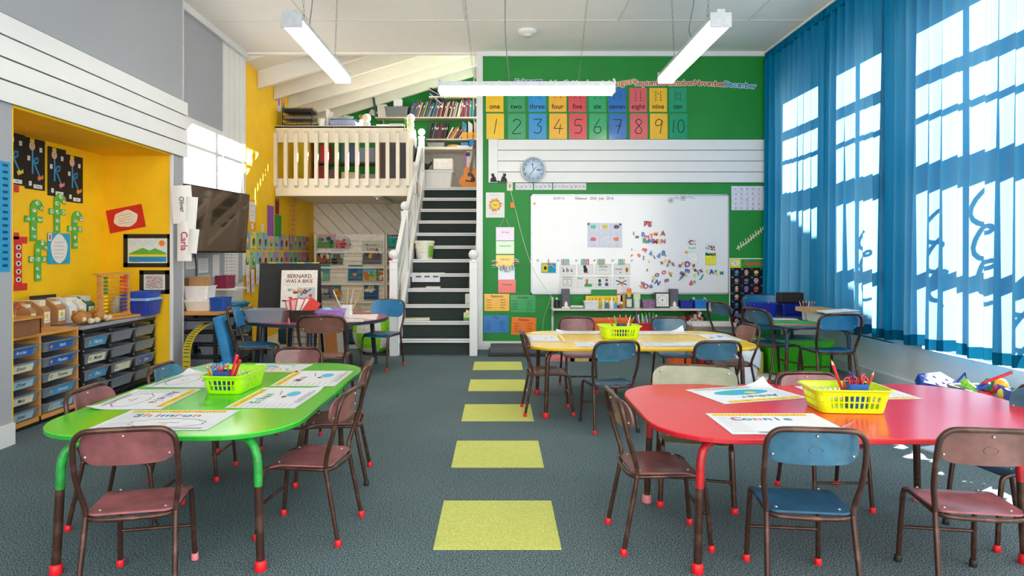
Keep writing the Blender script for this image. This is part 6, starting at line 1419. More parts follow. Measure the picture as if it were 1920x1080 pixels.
def peg(x, z, c, label, group, rot=0, Y_=GYB-.010, L=.07):
    mb = MB(); m = M(c, .5); mb.box(-.005, -.0008, -L/2, L/2, 0, .009, m); mb.box(.0008, .005, -L/2, L/2, 0, .009, m); mb.box(-.006, .006, -L*.1, -L*.02, .001, .008, RIV)
    tag(mb.build('clothes_peg', loc=(x, Y_, z), rot=(R(90), R(rot), 0)), label, 'clothes peg', group)
g = 'clothes pegs on the hanging column'
for k, (px, py, r_, c) in enumerate(((927, 489, 80, '#e8e4dc'), (928, 493, 70, '#c84838'), (927, 497, 84, '#d8e0e0'), (928, 501, 80, '#58c0a8'), (967, 486, -70, '#e8e4dc'), (968, 490, -80, '#e0e4e8'), (967, 494, -86, '#d83a3a'))):
    peg(gx(px), gz(py), c, '%s peg clipped sideways on the %s of the yellow card, %s' % (cname(c), 'left' if px < 940 else 'right', ['topmost', 'second', 'third', 'lowest', 'upper', 'middle', 'lower'][k]), g, r_)
cs = ['#e8c838', '#2a8ac0', '#38b8a0', '#2a2a3a', '#d83a4a', '#3a9ad0', '#e0e4e8', '#48c0b0', '#e8b830', '#2a70c0', '#38c0d8']
for k, c in enumerate(cs): peg(gx(936+k*2.7), gz(501+(k % 3)*1.5), c, '%s peg in the row across the hanging column, %s' % (cname(c), 'leftmost' if k == 0 else 'rightmost' if k == len(cs)-1 else '%s from the left' % ['','second','third','fourth','fifth','sixth','seventh','eighth','ninth','tenth'][k]), g, (k % 3-1)*5, GYB-.014, .06)
# coloured sport house sheets
g = 'coloured name lists low on the green wall'
for x0, x1, y0, y1, c, wd, lb, r_, ink in ((908, 955, 551, 583, '#f8b60e', 'Pipikiore', 'amber list sheet with two columns of writing', 0, '#5a4208'), (957, 1004, 553, 586, '#0c9a48', 'Kowhai', 'green list sheet right of the amber one', 0, '#0a4a24'), (907, 953, 591, 624, '#1a78c8', 'Tui', 'blue list sheet at the lower left', 0, '#0c3c70'), (959, 1005, 595, 628, '#f57a10', 'Kereru', 'orange list sheet at the lower right', 2, '#5a2808')):
    def f(mb, W_, H_, wd=wd, ink=ink):
        mb.text(wd, 0, H_*.36, .042, .0026, INK(ink)); rnd = random.Random(len(wd))
        for q in range(4):
            for s in (-.3, .25): scribble(mb, W_*(s-.1), W_*(s+.08+rnd.random()*.05), H_*(.15-.15*q), .005, .0026, INK(ink), .003, .012)
    gsheet('list_sheet', lb+' on the green wall', 'sheet', x0, x1, y0, y1, LAM(c), g, f, r_)
# ---------------------------------------------------------------- whiteboard
WBY = GYB-.022
t = thing('whiteboard', 'large white magnetic whiteboard with a grey aluminium frame on the green wall', 'whiteboard', (gx(1180.5), GYB, gz(458)), rot=(R(90), 0, 0))
BW, BH = 371*PXM, 187*PXM
mb = MB(); mb.box(-BW/2+.01, BW/2-.01, -BH/2+.01, BH/2-.01, 0, .014, M('#e6e7ea', .16, var=.01, scale=3, coat=.5)); z = .0145
mb.text('25.07.16', -BW/2+.34, BH/2-.05, .040, z, INK('#50545c')); mb.text('Rātanui   25th  July  2016', -BW/2+.92-.15, BH/2-.05, .045, z, INK('#50545c')); mb.build('board_surface', t)
mb = MB()
def flower(mb, x, y, r, m):
    for k in range(5): a = 2*PI*k/5+.3; mb.line([(x+r*math.cos(a)+r*.6*math.cos(b), y+r*math.sin(a)+r*.6*math.sin(b)) for b in [2*PI*q/8 for q in range(9)]], .0035, z, m)
    mb.line([(x+r*.35*math.cos(b), y+r*.35*math.sin(b)) for b in [2*PI*q/8 for q in range(9)]], .003, z, m)
fx_, fy_ = (1257-1180.5)*PXM, (458-376)*PXM; ink = INK('#3a4048')
flower(mb, fx_, fy_, .022, ink); flower(mb, fx_+.15, fy_+.03, .022, ink); mb.line([(fx_+.03, fy_+.02), (fx_+.07, fy_+.04), (fx_+.11, fy_+.02)], .004, z, ink); mb.line([(fx_+.07, fy_+.035), (fx_+.09, fy_+.0)], .003, z, ink); mb.line([(fx_+.19, fy_+.03), (fx_+.25, fy_+.045), (fx_+.30, fy_+.02)], .004, z, ink); mb.line([(fx_+.24, fy_+.04), (fx_+.27, fy_+.01)], .003, z, ink)
mb.build('flower_doodle', t)
fr = M('#b4b8be', .35, metal=.5)
for a in ((-BW/2, BW/2, BH/2-.016, BH/2), (-BW/2, BW/2, -BH/2, -BH/2+.020), (-BW/2, -BW/2+.014, -BH/2, BH/2), (BW/2-.014, BW/2, -BH/2, BH/2)): MB().box(*a, 0, .022, fr).build('frame_bar', t)
BY = GYB-.0150-.0005
def bsheet(name, label, cat, x0, x1, y0, y1, m, group=None, fn=None, rot=0, off=0.): 
    o = gsheet(name, label, cat, x0, x1, y0, y1, m, group, fn, rot, 0); o.location.y = BY-off; return o
def dotb(px, py, c, label, r=.014): tag(MB().lathe([(r, 0), (r, .006), (r*.6, .009)], M(c, .3), seg=12).build('round_magnet', loc=(gx(px), BY-.002, gz(py)), rot=(R(90), 0, 0)), label, 'magnet', 'round magnets on the whiteboard')
dotb(1002, 382, '#e8a020', 'small orange round magnet at the top left of the whiteboard'); dotb(1103, 420, '#3a3e58', 'dark round magnet at the left of the six colour sheet'); dotb(1162.5, 421, '#5a2a6a', 'purple round magnet at the right of the six colour sheet')
def six(mb, W_, H_):
    for i, (c) in enumerate(('#6ad0b0', '#e8d048', '#6a6a72', '#e87090', '#dfe2ec', '#f09068')):
        x, y = -W_/3+(i % 3)*W_/3, H_*.24-(i//3)*H_*.5
        mb.poly([(x+.034*math.cos(a)*(1+.15*math.sin(3*a+i)), y+.03+.029*math.sin(a)*(1+.2*math.cos(2*a))) for a in [2*PI*q/12 for q in range(12)]], .0026, INK(c)); scribble(mb, x-.035, x+.035, y-.045, .003, .0026, INK('#b8bcc8'), .002, .01)
    for x in (-W_/6, W_/6): mb.line([(x, -H_/2), (x, H_/2)], .002, .0027, INK('#9aa0c0'))
    mb.line([(-W_/2, 0), (W_/2, 0)], .002, .0027, INK('#9aa0c0'))
bsheet('colour_chart', 'sheet with six coloured blots stuck on the whiteboard', 'chart', 1101, 1166, 418, 464, M('#dcdff0', .6), None, six)
# pictogram cards hanging in two rows
g = 'reading activity cards on the whiteboard'
cards = [(1014, 1043, 492, 513, 'tui', 'blue and yellow card at the left end'), (1049, 1079, 496, 515, 'abc', 'card with letters a b c, top row'), (1083, 1112, 495, 515, 'cat', 'card with a black animal, top row'), (1115, 1146, 495, 515, 'words', 'card reading Words, top row'), (1150, 1181, 494, 515, 'puz', 'card reading Puzzles, top row'),
         (1049, 1078, 517, 539, 'time', 'card with a framed box, bottom row'), (1081, 1113, 518, 540, 'read', 'card with a reader on grass, bottom row'), (1115, 1146, 518, 539, 'bud', 'card with two reading buddies, bottom row'), (1149, 1180, 518, 540, 'plane', 'card with a toy plane, bottom row')]
for x0, x1, y0, y1, kd, lb in cards:
    def f(mb, W_, H_, kd=kd):
        z = .0026; mb.line([(-W_*.48, -H_*.46), (W_*.48, -H_*.46), (W_*.48, H_*.46), (-W_*.48, H_*.46), (-W_*.48, -H_*.46)], .002, z, INK('#c0a8b0')); K = INK('#30343c')
        if kd == 'tui': mb.rect(-W_*.46, W_*.46, -H_*.42, H_*.42, z, INK('#2a9ac0')); mb.rect(-W_*.42, -W_*.05, -H_*.36, H_*.36, z+.0002, INK('#e8cc28')); mb.ell(-W_*.22, 0, .018, .022, z+.0004, K); mb.line([(0, H_*.2), (W_*.2, H_*.3), (W_*.4, 0)], .008, z+.0004, INK('#e8c030'))
        if kd == 'abc':
            for q, (ch, c) in enumerate((('a', '#2a9a9a'), ('b', '#c83a4a'), ('c', '#2a8a5a'))): mb.text(ch, -W_*.25+q*W_*.25, -H_*.05, .07, z, INK('#303850')); mb.ell(-W_*.32+q*W_*.3, H_*.15-.02*q, .008, .008, z, INK(c))
        if kd == 'cat': mb.ell(0, -.01, .025, .035, z, K); mb.ell(-.01, .03, .02, .02, z+.0002, K); mb.ell(.02, -.035, .014, .012, z+.0003, INK('#e07848'))
        if kd == 'words': mb.text('Words', 0, H_*.25, .035, z, K); scribble(mb, -.05, .05, -.01, .005, z, INK('#70a8c0'), .01, .01)
        if kd == 'puz': mb.text('Puzzles', -W_*.18, 0, .028, z, K); mb.ell(W_*.3, -.01, .018, .03, z, INK('#a8783a')); mb.ell(-W_*.1, -.04, .008, .008, z, INK('#2a6a3a'))
        if kd == 'time': mb.text('Writing Room', 0, H_*.38, .022, z, K); mb.line([(-.05, -.045), (.05, -.045), (.05, .03), (-.05, .03), (-.05, -.045)], .006, z, INK('#8a8a70')); mb.text('the', 0, .008, .022, z, K); mb.text('time', 0, -.02, .022, z, K)
        if kd == 'read': mb.text('Read', -W_*.3, H_*.32, .028, z, K); mb.ell(.02, .02, .02, .02, z, INK('#c88a68')); mb.rect(-.01, .08, -.055, -.02, z, INK('#3aa860')); mb.ell(.02, -.01, .015, .015, z+.0002, INK('#d84a3a'))
        if kd == 'bud': mb.text('Reading Buddies', 0, H_*.4, .02, z, K); [(mb.ell(s*.042, .012, .018, .018, z, INK('#6a4a38' if s < 0 else '#e0b898')), mb.ell(s*.042, .024, .016, .01, z+.0002, K), mb.ell(s*.042, -.03, .022, .022, z+.0001, INK('#3a8a8a' if s < 0 else '#3a5a9a'))) for s in (-1, 1)]
        if kd == 'plane': mb.text('Making', .0, H_*.36, .022, z, K); mb.line([(-.06, .02), (.06, -.03)], .014, z, INK('#3a4a80')); mb.line([(-.05, -.03), (.06, .02)], .012, z+.0002, INK('#3a7ab0')); mb.ell(.01, -.01, .018, .014, z+.0003, INK('#d8783a')); mb.line([(0, -.02), (.02, -.05)], .012, z+.0003, INK('#e0a030'))
    bsheet('activity_card', lb+' of the whiteboard cards', 'card', x0, x1, y0, y1, WHITE, g, f)
for k, px in enumerate((1008, 1046, 1080, 1114, 1148, 1184)): tag(MB().lathe([(.012, 0), (.014, .01), (.008, .014)], M('#c0c6d4', .3), seg=12).build('hook_magnet', loc=(gx(px), BY-.001, gz(488)), rot=(R(90), 0, 0)), 'grey hook magnet above the activity cards, '+['at the left end', 'right of the blue card', 'left of the black animal card', 'left of the Words card', 'left of the Puzzles card', 'at the right end'][k], 'magnet', 'hook magnets above the activity cards')
g = 'clothes pegs on the activity cards'
for px0, ccs, wh in ((1028, ['#d83a40'], 'the blue card'), (1053, ['#38b0a8', '#d83a5a', '#40b8b0', '#38a8a0', '#48b8a8'], 'the a b c card'), (1090, ['#38a8a8', '#3090a8', '#38a098', '#d83a48', '#c8303a'], 'the black animal card'), (1120, ['#d8c848', '#3898c0', '#38a8b8', '#58a868', '#d8b838'], 'the Words card'), (1160, ['#38b098', '#40a8a0', '#38b8a8', '#e0c040'], 'the Puzzles card')):
    for k, c in enumerate(ccs):
        nb = 'alone' if len(ccs) == 1 else 'leftmost' if k == 0 else 'rightmost' if k == len(ccs)-1 else {1: 'second', 2: 'third', 3: 'fourth'}[k]+' from the left'
        peg(gx(px0+k*3.2), gz(491), c, '%s peg on %s, %s' % (cname(c), wh, nb), g, 3*(k % 2), BY-.004, .072)
# magnetic letters
LT = [('p', '#b8283a', 1210, 417, .1), ('n', '#c03038', 1213.5, 417, .1), ('g', '#b02a34', 1218, 418, .1), ('i', '#2a7ab0', 1187.5, 438, .07), ('m', '#6a4a58', 1194, 444, .06),
      ('B', '#1a7ac0', 1205, 440, .08), ('o', '#e05a50', 1210, 443, .07), ('t', '#d8404a', 1215, 444, .08), ('T', '#e04a68', 1221, 443, .08), ('M', '#f0a048', 1229, 439, .07), ('A', '#a82858', 1242, 438, .09),
      ('R', '#1a9a50', 1208, 452, .09), ('o', '#2a8a9a', 1213.5, 452, .08), ('N', '#2a78b8', 1219, 452, .08), ('M', '#d83a58', 1228, 453, .09), ('E', '#e8d048', 1236, 453, .08), ('N', '#b84878', 1243, 453, .08),
      ('e', '#f06a3a', 1205.5, 467, .07), ('p', '#c8487a', 1210, 468, .07), ('s', '#b8c8c8', 1184, 467, .05), ('r', '#e86a58', 1184, 479, .07), ('a', '#f07848', 1197, 478, .09), ('l', '#2a80b8', 1206, 484, .08), ('k', '#2a78b8', 1220, 475, .08), ('i', '#8a4a9a', 1226, 482, .08), ('d', '#2a80c0', 1234.5, 479, .09), ('B', '#1a70b0', 1243, 475, .09), ('s', '#e8884a', 1247, 479, .05),
      ('x', '#a82a58', 1240, 492, .07), ('y', '#e8c848', 1247.5, 488, .07), ('A', '#c83850', 1254, 491, .07), ('s', '#28a870', 1251, 497, .07), ('t', '#8a2a68', 1261, 495, .08), ('c', '#e0c838', 1216, 490, .05), ('r', '#c05868', 1213, 506, .06),
      ('u', '#8a3a8a', 1274, 497, .08), ('x', '#f0a048', 1280, 493, .07), ('D', '#6a2a80', 1288, 496, .1), ('e', '#a82a60', 1300, 497, .07), ('O', '#c83048', 1244, 511, .07), ('w', '#f08a48', 1256, 512, .07), ('v', '#28a858', 1257, 516, .07),
      ('q', '#8a2a78', 1276, 511, .08), ('a', '#2a60b0', 1281, 513, .09), ('m', '#2a58b0', 1288, 507, .09), ('s', '#e8d048', 1299, 502, .07), ('e', '#7a2a70', 1302, 506, .07), ('l', '#2a88c0', 1308, 512, .09), ('x', '#8a2a58', 1313, 507, .08), ('o', '#e8d858', 1301, 515, .08), ('z', '#7a3a90', 1279, 517, .06), ('n', '#f0c848', 1285, 515, .07), ('y', '#28a060', 1276, 521, .08), ('J', '#1a9a58', 1315, 519, .09),
      ('E', '#e8e070', 1326, 509, .08), ('A', '#1a60b8', 1333, 510, .09), ('v', '#28a050', 1341, 508, .07), ('T', '#e8d048', 1342, 514, .07), ('M', '#1a9a80', 1352, 512, .06), ('b', '#d83a48', 1295, 531, .09), ('v', '#28a858', 1301, 528, .07),
      ('O', '#5a2a88', 1231, 516, .07), ('Y', '#f0c030', 1226, 521, .07), ('t', '#2a88c0', 1223, 526, .08), ('N', '#2a58a8', 1232, 530, .09), ('m', '#a83080', 1249, 525, .08), ('b', '#8a3a90', 1205, 531, .08), ('x', '#f0903a', 1201, 536, .08), ('O', '#b82a50', 1210, 537, .09), ('u', '#2a58a8', 1219, 536, .09)]
rnd = random.Random(9)
for k, (ch, c, px, py, s_) in enumerate(LT):
    zone = 'top word of' if py < 425 else 'first word row of' if py < 448 else 'second word row of' if py < 458 else 'upper scatter of' if py < 485 else 'middle scatter of' if py < 500 else 'lower scatter of' if py < 520 else 'lowest scatter of'
    side = 'left' if px < 1225 else 'centre' if px < 1270 else 'right'
    neat = py < 458
    mb = MB(); mb.text3(ch, 0, 0, s_*.9, 0, .010, M(c, .35, coat=.3))
    for q in (.0025, -.0025): mb.text3(ch, q, q, s_*.9, 0, .0095, M(c, .35, coat=.3))
    cs_ = 'capital' if ch.isupper() else 'small'
    tag(mb.build('letter_magnet', loc=(gx(px), BY, gz(py)), rot=(R(90), R(0 if neat else rnd.uniform(-35, 35)), 0)), '%s %s letter %s magnet in the %s the whiteboard, %s part' % (cname(c), cs_, ch, zone, side), 'letter magnet', 'magnetic letters on the whiteboard')
# two name strips with photos (square code prints left out)
for k, (px, y0, y1, wd, c) in enumerate(((1298, 447, 494, 'Kaahi', '#e8eaea'), (1331.5, 457, 497, 'Malachi', '#e8dc28'))):
    g = 'photo strips on the whiteboard'; w_ = 11
    def ph(mb, W_, H_, k=k):
        rnd = random.Random(k+4)
        for q in range(16): mb.ell(rnd.uniform(-W_*.42, W_*.42), rnd.uniform(-H_*.4, H_*.2), .010, .008, .0026+.00005*q, INK(rnd.choice(['#2a2020', '#6a3a28', '#c89878', '#3a2a28', '#a85a3a'])), 6)
    bsheet('photo', 'small group photo at the top of the %s strip on the whiteboard' % ['left', 'right'][k], 'photo', px-w_+1, px+w_-2, y0, y0+13, M('#d8dce4', .5), g, ph)
    bsheet('name_strip', 'white name strip with teal lettering under the %s photo on the whiteboard' % ['left', 'right'][k], 'name strip', px-w_, px+w_, y0+14, y0+22, M('#e8ecec', .5), g, lambda mb, W_, H_, wd=wd: mb.text(wd, 0, 0, .045, .0026, INK('#28a8a0')))
    bsheet('name_card', ['white', 'yellow'][k]+' blank square card at the foot of a photo strip on the whiteboard', 'card', px-w_+1, px+w_-1, y1-22, y1, M(c, .5), g, lambda mb, W_, H_: mb.line([(-W_*.46, -H_*.46), (W_*.46, -H_*.46), (W_*.46, H_*.46), (-W_*.46, H_*.46), (-W_*.46, -H_*.46)], .0025, .0026, INK('#88b8a8')))
    dotb(px-12 if k == 0 else px+7, y1-21, '#e8a830' if k == 0 else '#e07030', ['amber round magnet holding the white square card', 'orange round magnet holding the yellow square card'][k], .016)
# right end of the wall
def cal(mb, W_, H_):
    rnd = random.Random(1)
    for i in range(6):
        for j in range(5): x, y = -W_*.42+i*W_*.165, H_*.38-j*H_*.2; mb.text(rnd.choice('abcdefghmnrst'), x+.02, y, .05, .0026, INK('#8a88a8')); 
    for i in range(7): mb.line([(-W_*.48+i*W_*.16, -H_*.48), (-W_*.48+i*W_*.16, H_*.46)], .0015, .0026, INK('#b0b0c8'))
    for j in range(5): mb.line([(-W_*.48, H_*.28-j*H_*.2), (W_*.48, H_*.28-j*H_*.2)], .0015, .0027, INK('#b0b0c8'))
gsheet('letter_chart', 'white grid chart of grey letters on the green wall beside the curtain', 'chart', 1371, 1436, 349, 394, M('#dcdfee', .5), None, cal)
mb = MB(); pts = [(0, 0), (.12, .07), (.22, .16), (.33, .25)]
mb.line(pts, .012, .001, PC)
for k in range(11): x = .02+k*.03; y = x*.76; mb.poly([(x-.012, y+.02+.012*(k % 2)), (x-.004, y+.03+.012*(k % 2)), (x+.014, y-.03), (x+.006, y-.036)], .002+.0001*k, PC)
tag(mb.build('leaf_garland', loc=(gx(1381), GYB-.006, gz(466)), rot=(R(90), 0, 0), mods=[('SOLIDIFY', dict(thickness=.003))]), 'cream paper fern branch on the green wall beside the curtain', 'garland')
# alphabet poster
x0, x1, y0, y1 = 1367, 1440, 484, 614
def alp(mb, W_, H_):
    mb.rect(-W_/2+.012, W_/2, -H_/2+.012, H_/2-.012, .0026, INK('#141a24')); z = .003; hh = .105
    mb.rect(-W_/2+.012, W_/2, H_/2-.012-hh, H_/2-.012, z, INK('#109a48')); mb.rect(-W_/2+.012, -W_/2+.14, H_/2-.012-hh, H_/2-.012, z+.0001, INK('#e8d428')); mb.ell(-W_/2+.075, H_/2-.062, .05, .032, z+.0003, INK('#e8f0f4')); mb.text('alpha-', -W_/2+.075, H_/2-.05, .022, z+.0005, INK('#2a6ab0')); mb.text('time', -W_/2+.075, H_/2-.072, .022, z+.0005, INK('#2a6ab0'))
    mb.text('Alphabet', -W_/2+.32, H_/2-.062, .085, z+.0003, INK('#e02838'))
    rnd = random.Random(12); cols = ['#c83a4a', '#d8a8b8', '#e0786a', '#a8b8c8', '#d84a5a', '#3a8ac0', '#d8dce4', '#e0a8a0', '#8a6ac0', '#e8c048']
    for j in range(7):
        for i in range(4):
            x, y = -W_/2+.075+i*.118, H_/2-.165-j*.098
            mb.ell(x+.015, y-.005, rnd.uniform(.018, .034), rnd.uniform(.018, .03), z, INK(rnd.choice(cols)), 9); mb.ell(x+.02, y, .010, .012, z+.0002, INK(rnd.choice(cols)), 7)
            mb.text('Aa Bb Cc Dd Ee Ff Gg Hh Ii Jj Kk Ll Mm Nn Oo Pp Qq Rr Ss Tt Uu Vv Ww Xx Yy Zz'.split()[(j*4+i) % 26], x-.035, y+.032, .028, z+.0003, INK(['#38a8c8', '#e8a8c0', '#e04040', '#48b868'][(i+j) % 4])); scribble(mb, x-.01, x+.035, y-.04, .006, z+.0003, INK('#c8ccd0'), .001, .02)
gsheet('alphabet_poster', 'black alphabet picture poster with a green heading beside the curtain', 'poster', x0, x1, y0, y1, M('#dfe2e4', .5), None, alp)
# ---------------------------------------------------------------- shelf under the whiteboard
SZ = CH-(579-477)*7.62/F
t = thing('wall_shelf', 'long white bracket shelf under the whiteboard carrying speakers and a clock', 'shelf', (0, 0, 0))
SX0, SX1 = (1036-934)*7.62/F, (1332-934)*7.62/F
MB().box(SX0, SX1, 7.62, GYB-.01, SZ-.022, SZ, M('#d8d2cc', .5)).build('shelf_board', t)
for x in (SX0+.02, 1.68, SX1-.12):
    mb = MB(); mb.box(x-.012, x+.012, GYB-.015, GYB-.002, .15, SZ+.12, ALU); mb.build('wall_track', t)
    mb = MB(); mb.add([(x-.004, GYB-.015, SZ-.022), (x+.004, GYB-.015, SZ-.022), (x+.004, 7.64, SZ-.022), (x-.004, 7.64, SZ-.022), (x-.004, GYB-.015, SZ-.11), (x+.004, GYB-.015, SZ-.11)], [(0, 1, 2, 3), (4, 5, 1, 0), (4, 0, 3), (5, 2, 1), (5, 4, 3, 2)], ALU); mb.build('bracket', t)
mb = MB(); mb.add([(SX1-.004, 7.62, SZ-.03), (SX1+.008, 7.62, SZ-.03), (SX1+.008, 7.62, SZ+.06), (SX1-.004, 7.62, SZ+.06), (SX1-.004, GYB-.02, SZ-.03), (SX1+.008, GYB-.02, SZ-.03), (SX1+.008, GYB-.02, SZ+.12), (SX1-.004, GYB-.02, SZ+.12)], [(0, 1, 2, 3), (7, 6, 5, 4), (0, 3, 7, 4), (1, 5, 6, 2), (3, 2, 6, 7), (0, 4, 5, 1)], M('#d8d2cc', .5)); mb.build('end_panel', t)
def sx(px): return (px-934)*7.72/F
DG = M('#5a5c66', .6, var=.05, scale=60)
for k, (px, lb) in enumerate(((1061, 'grey upright speaker near the left end of the wall shelf'), (1264, 'grey upright speaker right of the square clock on the wall shelf'))):
    t = thing('speaker', lb, 'speaker', (sx(px), 7.75, SZ), group='pair of desktop speakers')
    MB().box(-.045, .045, -.05, .06, .02, .225, DG, bv=.004).build('cabinet', t); MB().box(-.05, .045, -.07, .06, 0, .02, M('#d8d4cc', .5), bv=.004).build('base', t)
    mb = MB(); mb.lathe([(.022, 0), (.022, .035), (.012, .06), (.002, .07)], M('#e6e2d8', .4), (0, -.052, .015), 14); mb.build('horn', t)
t = thing('square_clock', 'square learning clock with black frame on the wall shelf', 'clock', (sx(1243), 7.74, SZ), rot=(R(-4), 0, 0))
MB().box(-.09, .09, 0, .02, 0, .185, M('#26282c', .5), bv=.004).build('frame', t)
mb = MB(); mb.box(-.073, .073, -.002, 0, .018, .168, WHITE); mb.X = Matrix.Translation((0, -.0026, .093)) @ Matrix.Rotation(R(90), 4, 'X')
for h_ in range(12): a = 2*PI*h_/12; mb.text(str(12-h_ if h_ else 12), .056*math.cos(a+PI/2), .056*math.sin(a+PI/2), .022, 0, INK('#30343a'))
mb.ell(0, 0, .009, .009, .0003, INK('#6a3a38')); mb.X = None; mb.build('face', t)
tub(sx(1286), 7.74, SZ, .16, .18, .095, '#1a2f9a', 'dark blue tub on the wall shelf'); tub(sx(1313), 7.74, SZ, .17, .18, .095, '#1a78d0', 'brighter blue tub at the right end of the wall shelf')
t = thing('bottle', 'black squeeze bottle with white cap at the left end of the wall shelf', 'bottle', (sx(1044), 7.72, SZ)); MB().lathe([(.03, 0), (.032, .07), (.024, .095), (.012, .10)], BKM, seg=16).build('bottle_body', t); MB().lathe([(.011, .10), (.009, .12), (.004, .125)], WHITE, seg=10).build('cap', t)
tag(MB().box(-.022, .022, -.03, .03, 0, .085, BKM, bv=.004).build('small_box', loc=(sx(1052), 7.76, SZ)), 'small black box between the squeeze bottle and left speaker', 'box')
tag(MB().box(-.08, .08, -.06, .06, 0, .012, M('#3a7a7a', .5)).box(-.075, .075, -.055, .055, .012, .03, PAGE).build('notebook', loc=(sx(1081), 7.72, SZ)), 'teal and white notebooks lying beside the left speaker', 'notebook')
tub(sx(1108), 7.71, SZ, .18, .14, .085, '#e4e6ea', 'white tub in front of the yellow number strip on the wall shelf')
mb = MB(); mb.box(-.21, .21, 0, .004, 0, .14, M('#f0c810', .5))
for k in range(9): mb.X = Matrix.Translation((-.17+k*.042, -.001, .10)) @ Matrix.Rotation(R(90), 4, 'X'); mb.text(str(k+1), 0, 0, .035, 0, INK('#6a5010')); mb.X = None
tag(mb.build('number_line', loc=(sx(1133), 7.80, SZ+.0)), 'yellow number strip standing at the back of the wall shelf', 'number strip')
tag(MB().box(-.15, .15, 0, .006, 0, .215, M('#0c8a3c', .5)).box(.15, .16, -.001, .007, 0, .215, M('#d83a3a', .5)).build('folder', loc=(sx(1135), 7.83, SZ)), 'dark green folder with a red edge standing behind the number strip', 'folder')
for k, (px, h_, r_, c, cc, lb) in enumerate(((1130, .09, .022, '#c8c8a8', '#e8e8e0', 'clear glue bottle with grey cap on the wall shelf'), (1137, .08, .02, '#3a6a90', '#e8e8ec', 'blue labelled bottle beside the glue bottle'), (1146, .10, .028, '#e4e8ee', '#f4f4f4', 'white spray bottle in the middle of the wall shelf'), (1153, .06, .025, '#38a0d0', '#38a0d0', 'light blue tape roll on the wall shelf'))):
    t = thing('bottle', lb, 'bottle', (sx(px), 7.68, SZ), group='bottles on the wall shelf'); MB().lathe([(r_, 0), (r_, h_*.7), (r_*.5, h_*.9)], M(c, .35), seg=14).build('bottle_body', t); MB().lathe([(r_*.4, h_*.88), (r_*.35, h_*1.25), (r_*.1, h_*1.3)], M(cc, .4), seg=10).build('cap', t)
t = thing('toy_dog', 'small brown and white dog toy on the wall shelf', 'toy', (sx(1163), 7.68, SZ)); MB().ball((0, 0, .025), .026, M('#a8683a', .8), 10).build('body', t); MB().ball((.005, -.01, .062), .02, M('#f0e4d0', .8), 10).ball((.018, -.01, .072), .008, M('#8a4a2a', .8), 6).build('head', t)
t = thing('toy_dog', 'small dark red figure beside the dog toy on the wall shelf', 'toy', (sx(1157), 7.67, SZ)); MB().ball((0, 0, .022), .018, M('#9a1f28', .7), 10, 1.2).build('body', t)
for k, (px, h_, c, lb) in enumerate(((1164, .15, '#e8d8b8', 'tall cream box behind the dog toy'), (1170, .16, '#c89858', 'tan box at the left of the orange glue tube'))): tag(MB().box(-.03, .03, -.03, .03, 0, h_, M(c, .6)).build('carton', loc=(sx(px), 7.80, SZ)), lb, 'box')
t = thing('glue_tube', 'big glue tube with orange top and blue bands on the wall shelf', 'glue tube', (sx(1179), 7.70, SZ))
MB().lathe([(.036, 0), (.036, .02)], M('#1a78b8', .4), seg=16).lathe([(.034, .02), (.034, .11)], M('#e8e4c0', .4), seg=16).lathe([(.036, .11), (.036, .135)], M('#1a70b0', .4), seg=16).build('tube_body', t)
MB().lathe([(.024, .135), (.024, .185)], M('#f0c020', .4), seg=14).build('yellow_collar', t); MB().box(-.026, .024, -.02, .02, .185, .235, M('#f07a18', .4), bv=.006).build('orange_cap', t)
t = thing('craft_jar', 'clear jar of small beads with a yellow green label on the wall shelf', 'jar', (sx(1194), 7.72, SZ)); MB().lathe([(.04, 0), (.042, .10), (.036, .11)], M('#cfd8d0', .2), seg=16).build('jar_body', t); MB().box(-.04, .04, -.01, .01, .11, .17, M('#d8e4b0', .5)).build('label_card', t)
o = tub(sx(1215), 7.72, SZ, .15, .16, .10, M('#a884a8', .6, h2='#6a4a6a', var=.1, scale=40), 'purple patterned tub left of the square clock')
# below the shelf: low bench with tubs and books
BZ = .24
t = thing('low_bench', 'low white bench shelf holding bright tubs below the wall shelf', 'bench', (0, 0, 0)); MB().box(.95, 2.70, 7.45, GYB-.03, BZ-.02, BZ, M('#d0c8bc', .5)).build('bench_top', t)
for x in (1.0, 1.8, 2.6): MB().box(x-.02, x+.02, 7.47, GYB-.05, 0, BZ-.02, M('#c8c0b4', .5)).build('leg', t)
def bx_(px): return (px-934)*7.6/F
tub(bx_(1145), 7.6, BZ, .48, .25, .16, '#f0701a', 'wide orange tub on the low bench behind the yellow table')
tub(bx_(1206), 7.58, BZ, .22, .22, .12, '#d01f2c', 'red tub of pens on the low bench')
tub(bx_(1243), 7.58, BZ, .22, .22, .12, '#52c81e', 'lime green tub on the low bench')
for k in range(12): pencil(bx_(1196)+k*.018, 7.58, BZ+.03, .16+.02*(k % 3), ['#6a3ab0', '#e8e4f0', '#58c838', '#a878d0', '#e0e8e0', '#48a830'][k % 6], -12+((k*7) % 24), .2, '%s felt pen in the red tub, %s' % (['purple', 'white', 'green', 'lilac', 'pale', 'dark green'][k % 6], 'left half' if k < 6 else 'right half'), 'marker', .007, 'felt pens in the red tub', False)
for k in range(7): tag(MB().box(0, .015, 0, .12, 0, .13, M('#2a9a8a' if k % 2 else '#d0e8e4', .5)).build('card_pack', loc=(bx_(1243)-.08+k*.02, 7.54, BZ+.03)), '%s card pack in the lime green tub, %s' % (['pale', 'teal'][k % 2], ['leftmost', 'second', 'third', 'central', 'fifth', 'sixth', 'rightmost'][k]), 'card pack', 'card packs in the lime tub')
g = 'books on the low bench'
book_row(bx_(1263), bx_(1282), 7.55, BZ, .17, .19, .15, 'with red covers on the low bench', g, seed=21, cols=['#c8202c', '#d83040', '#b81a28'], tmin=.014, tmax=.02)
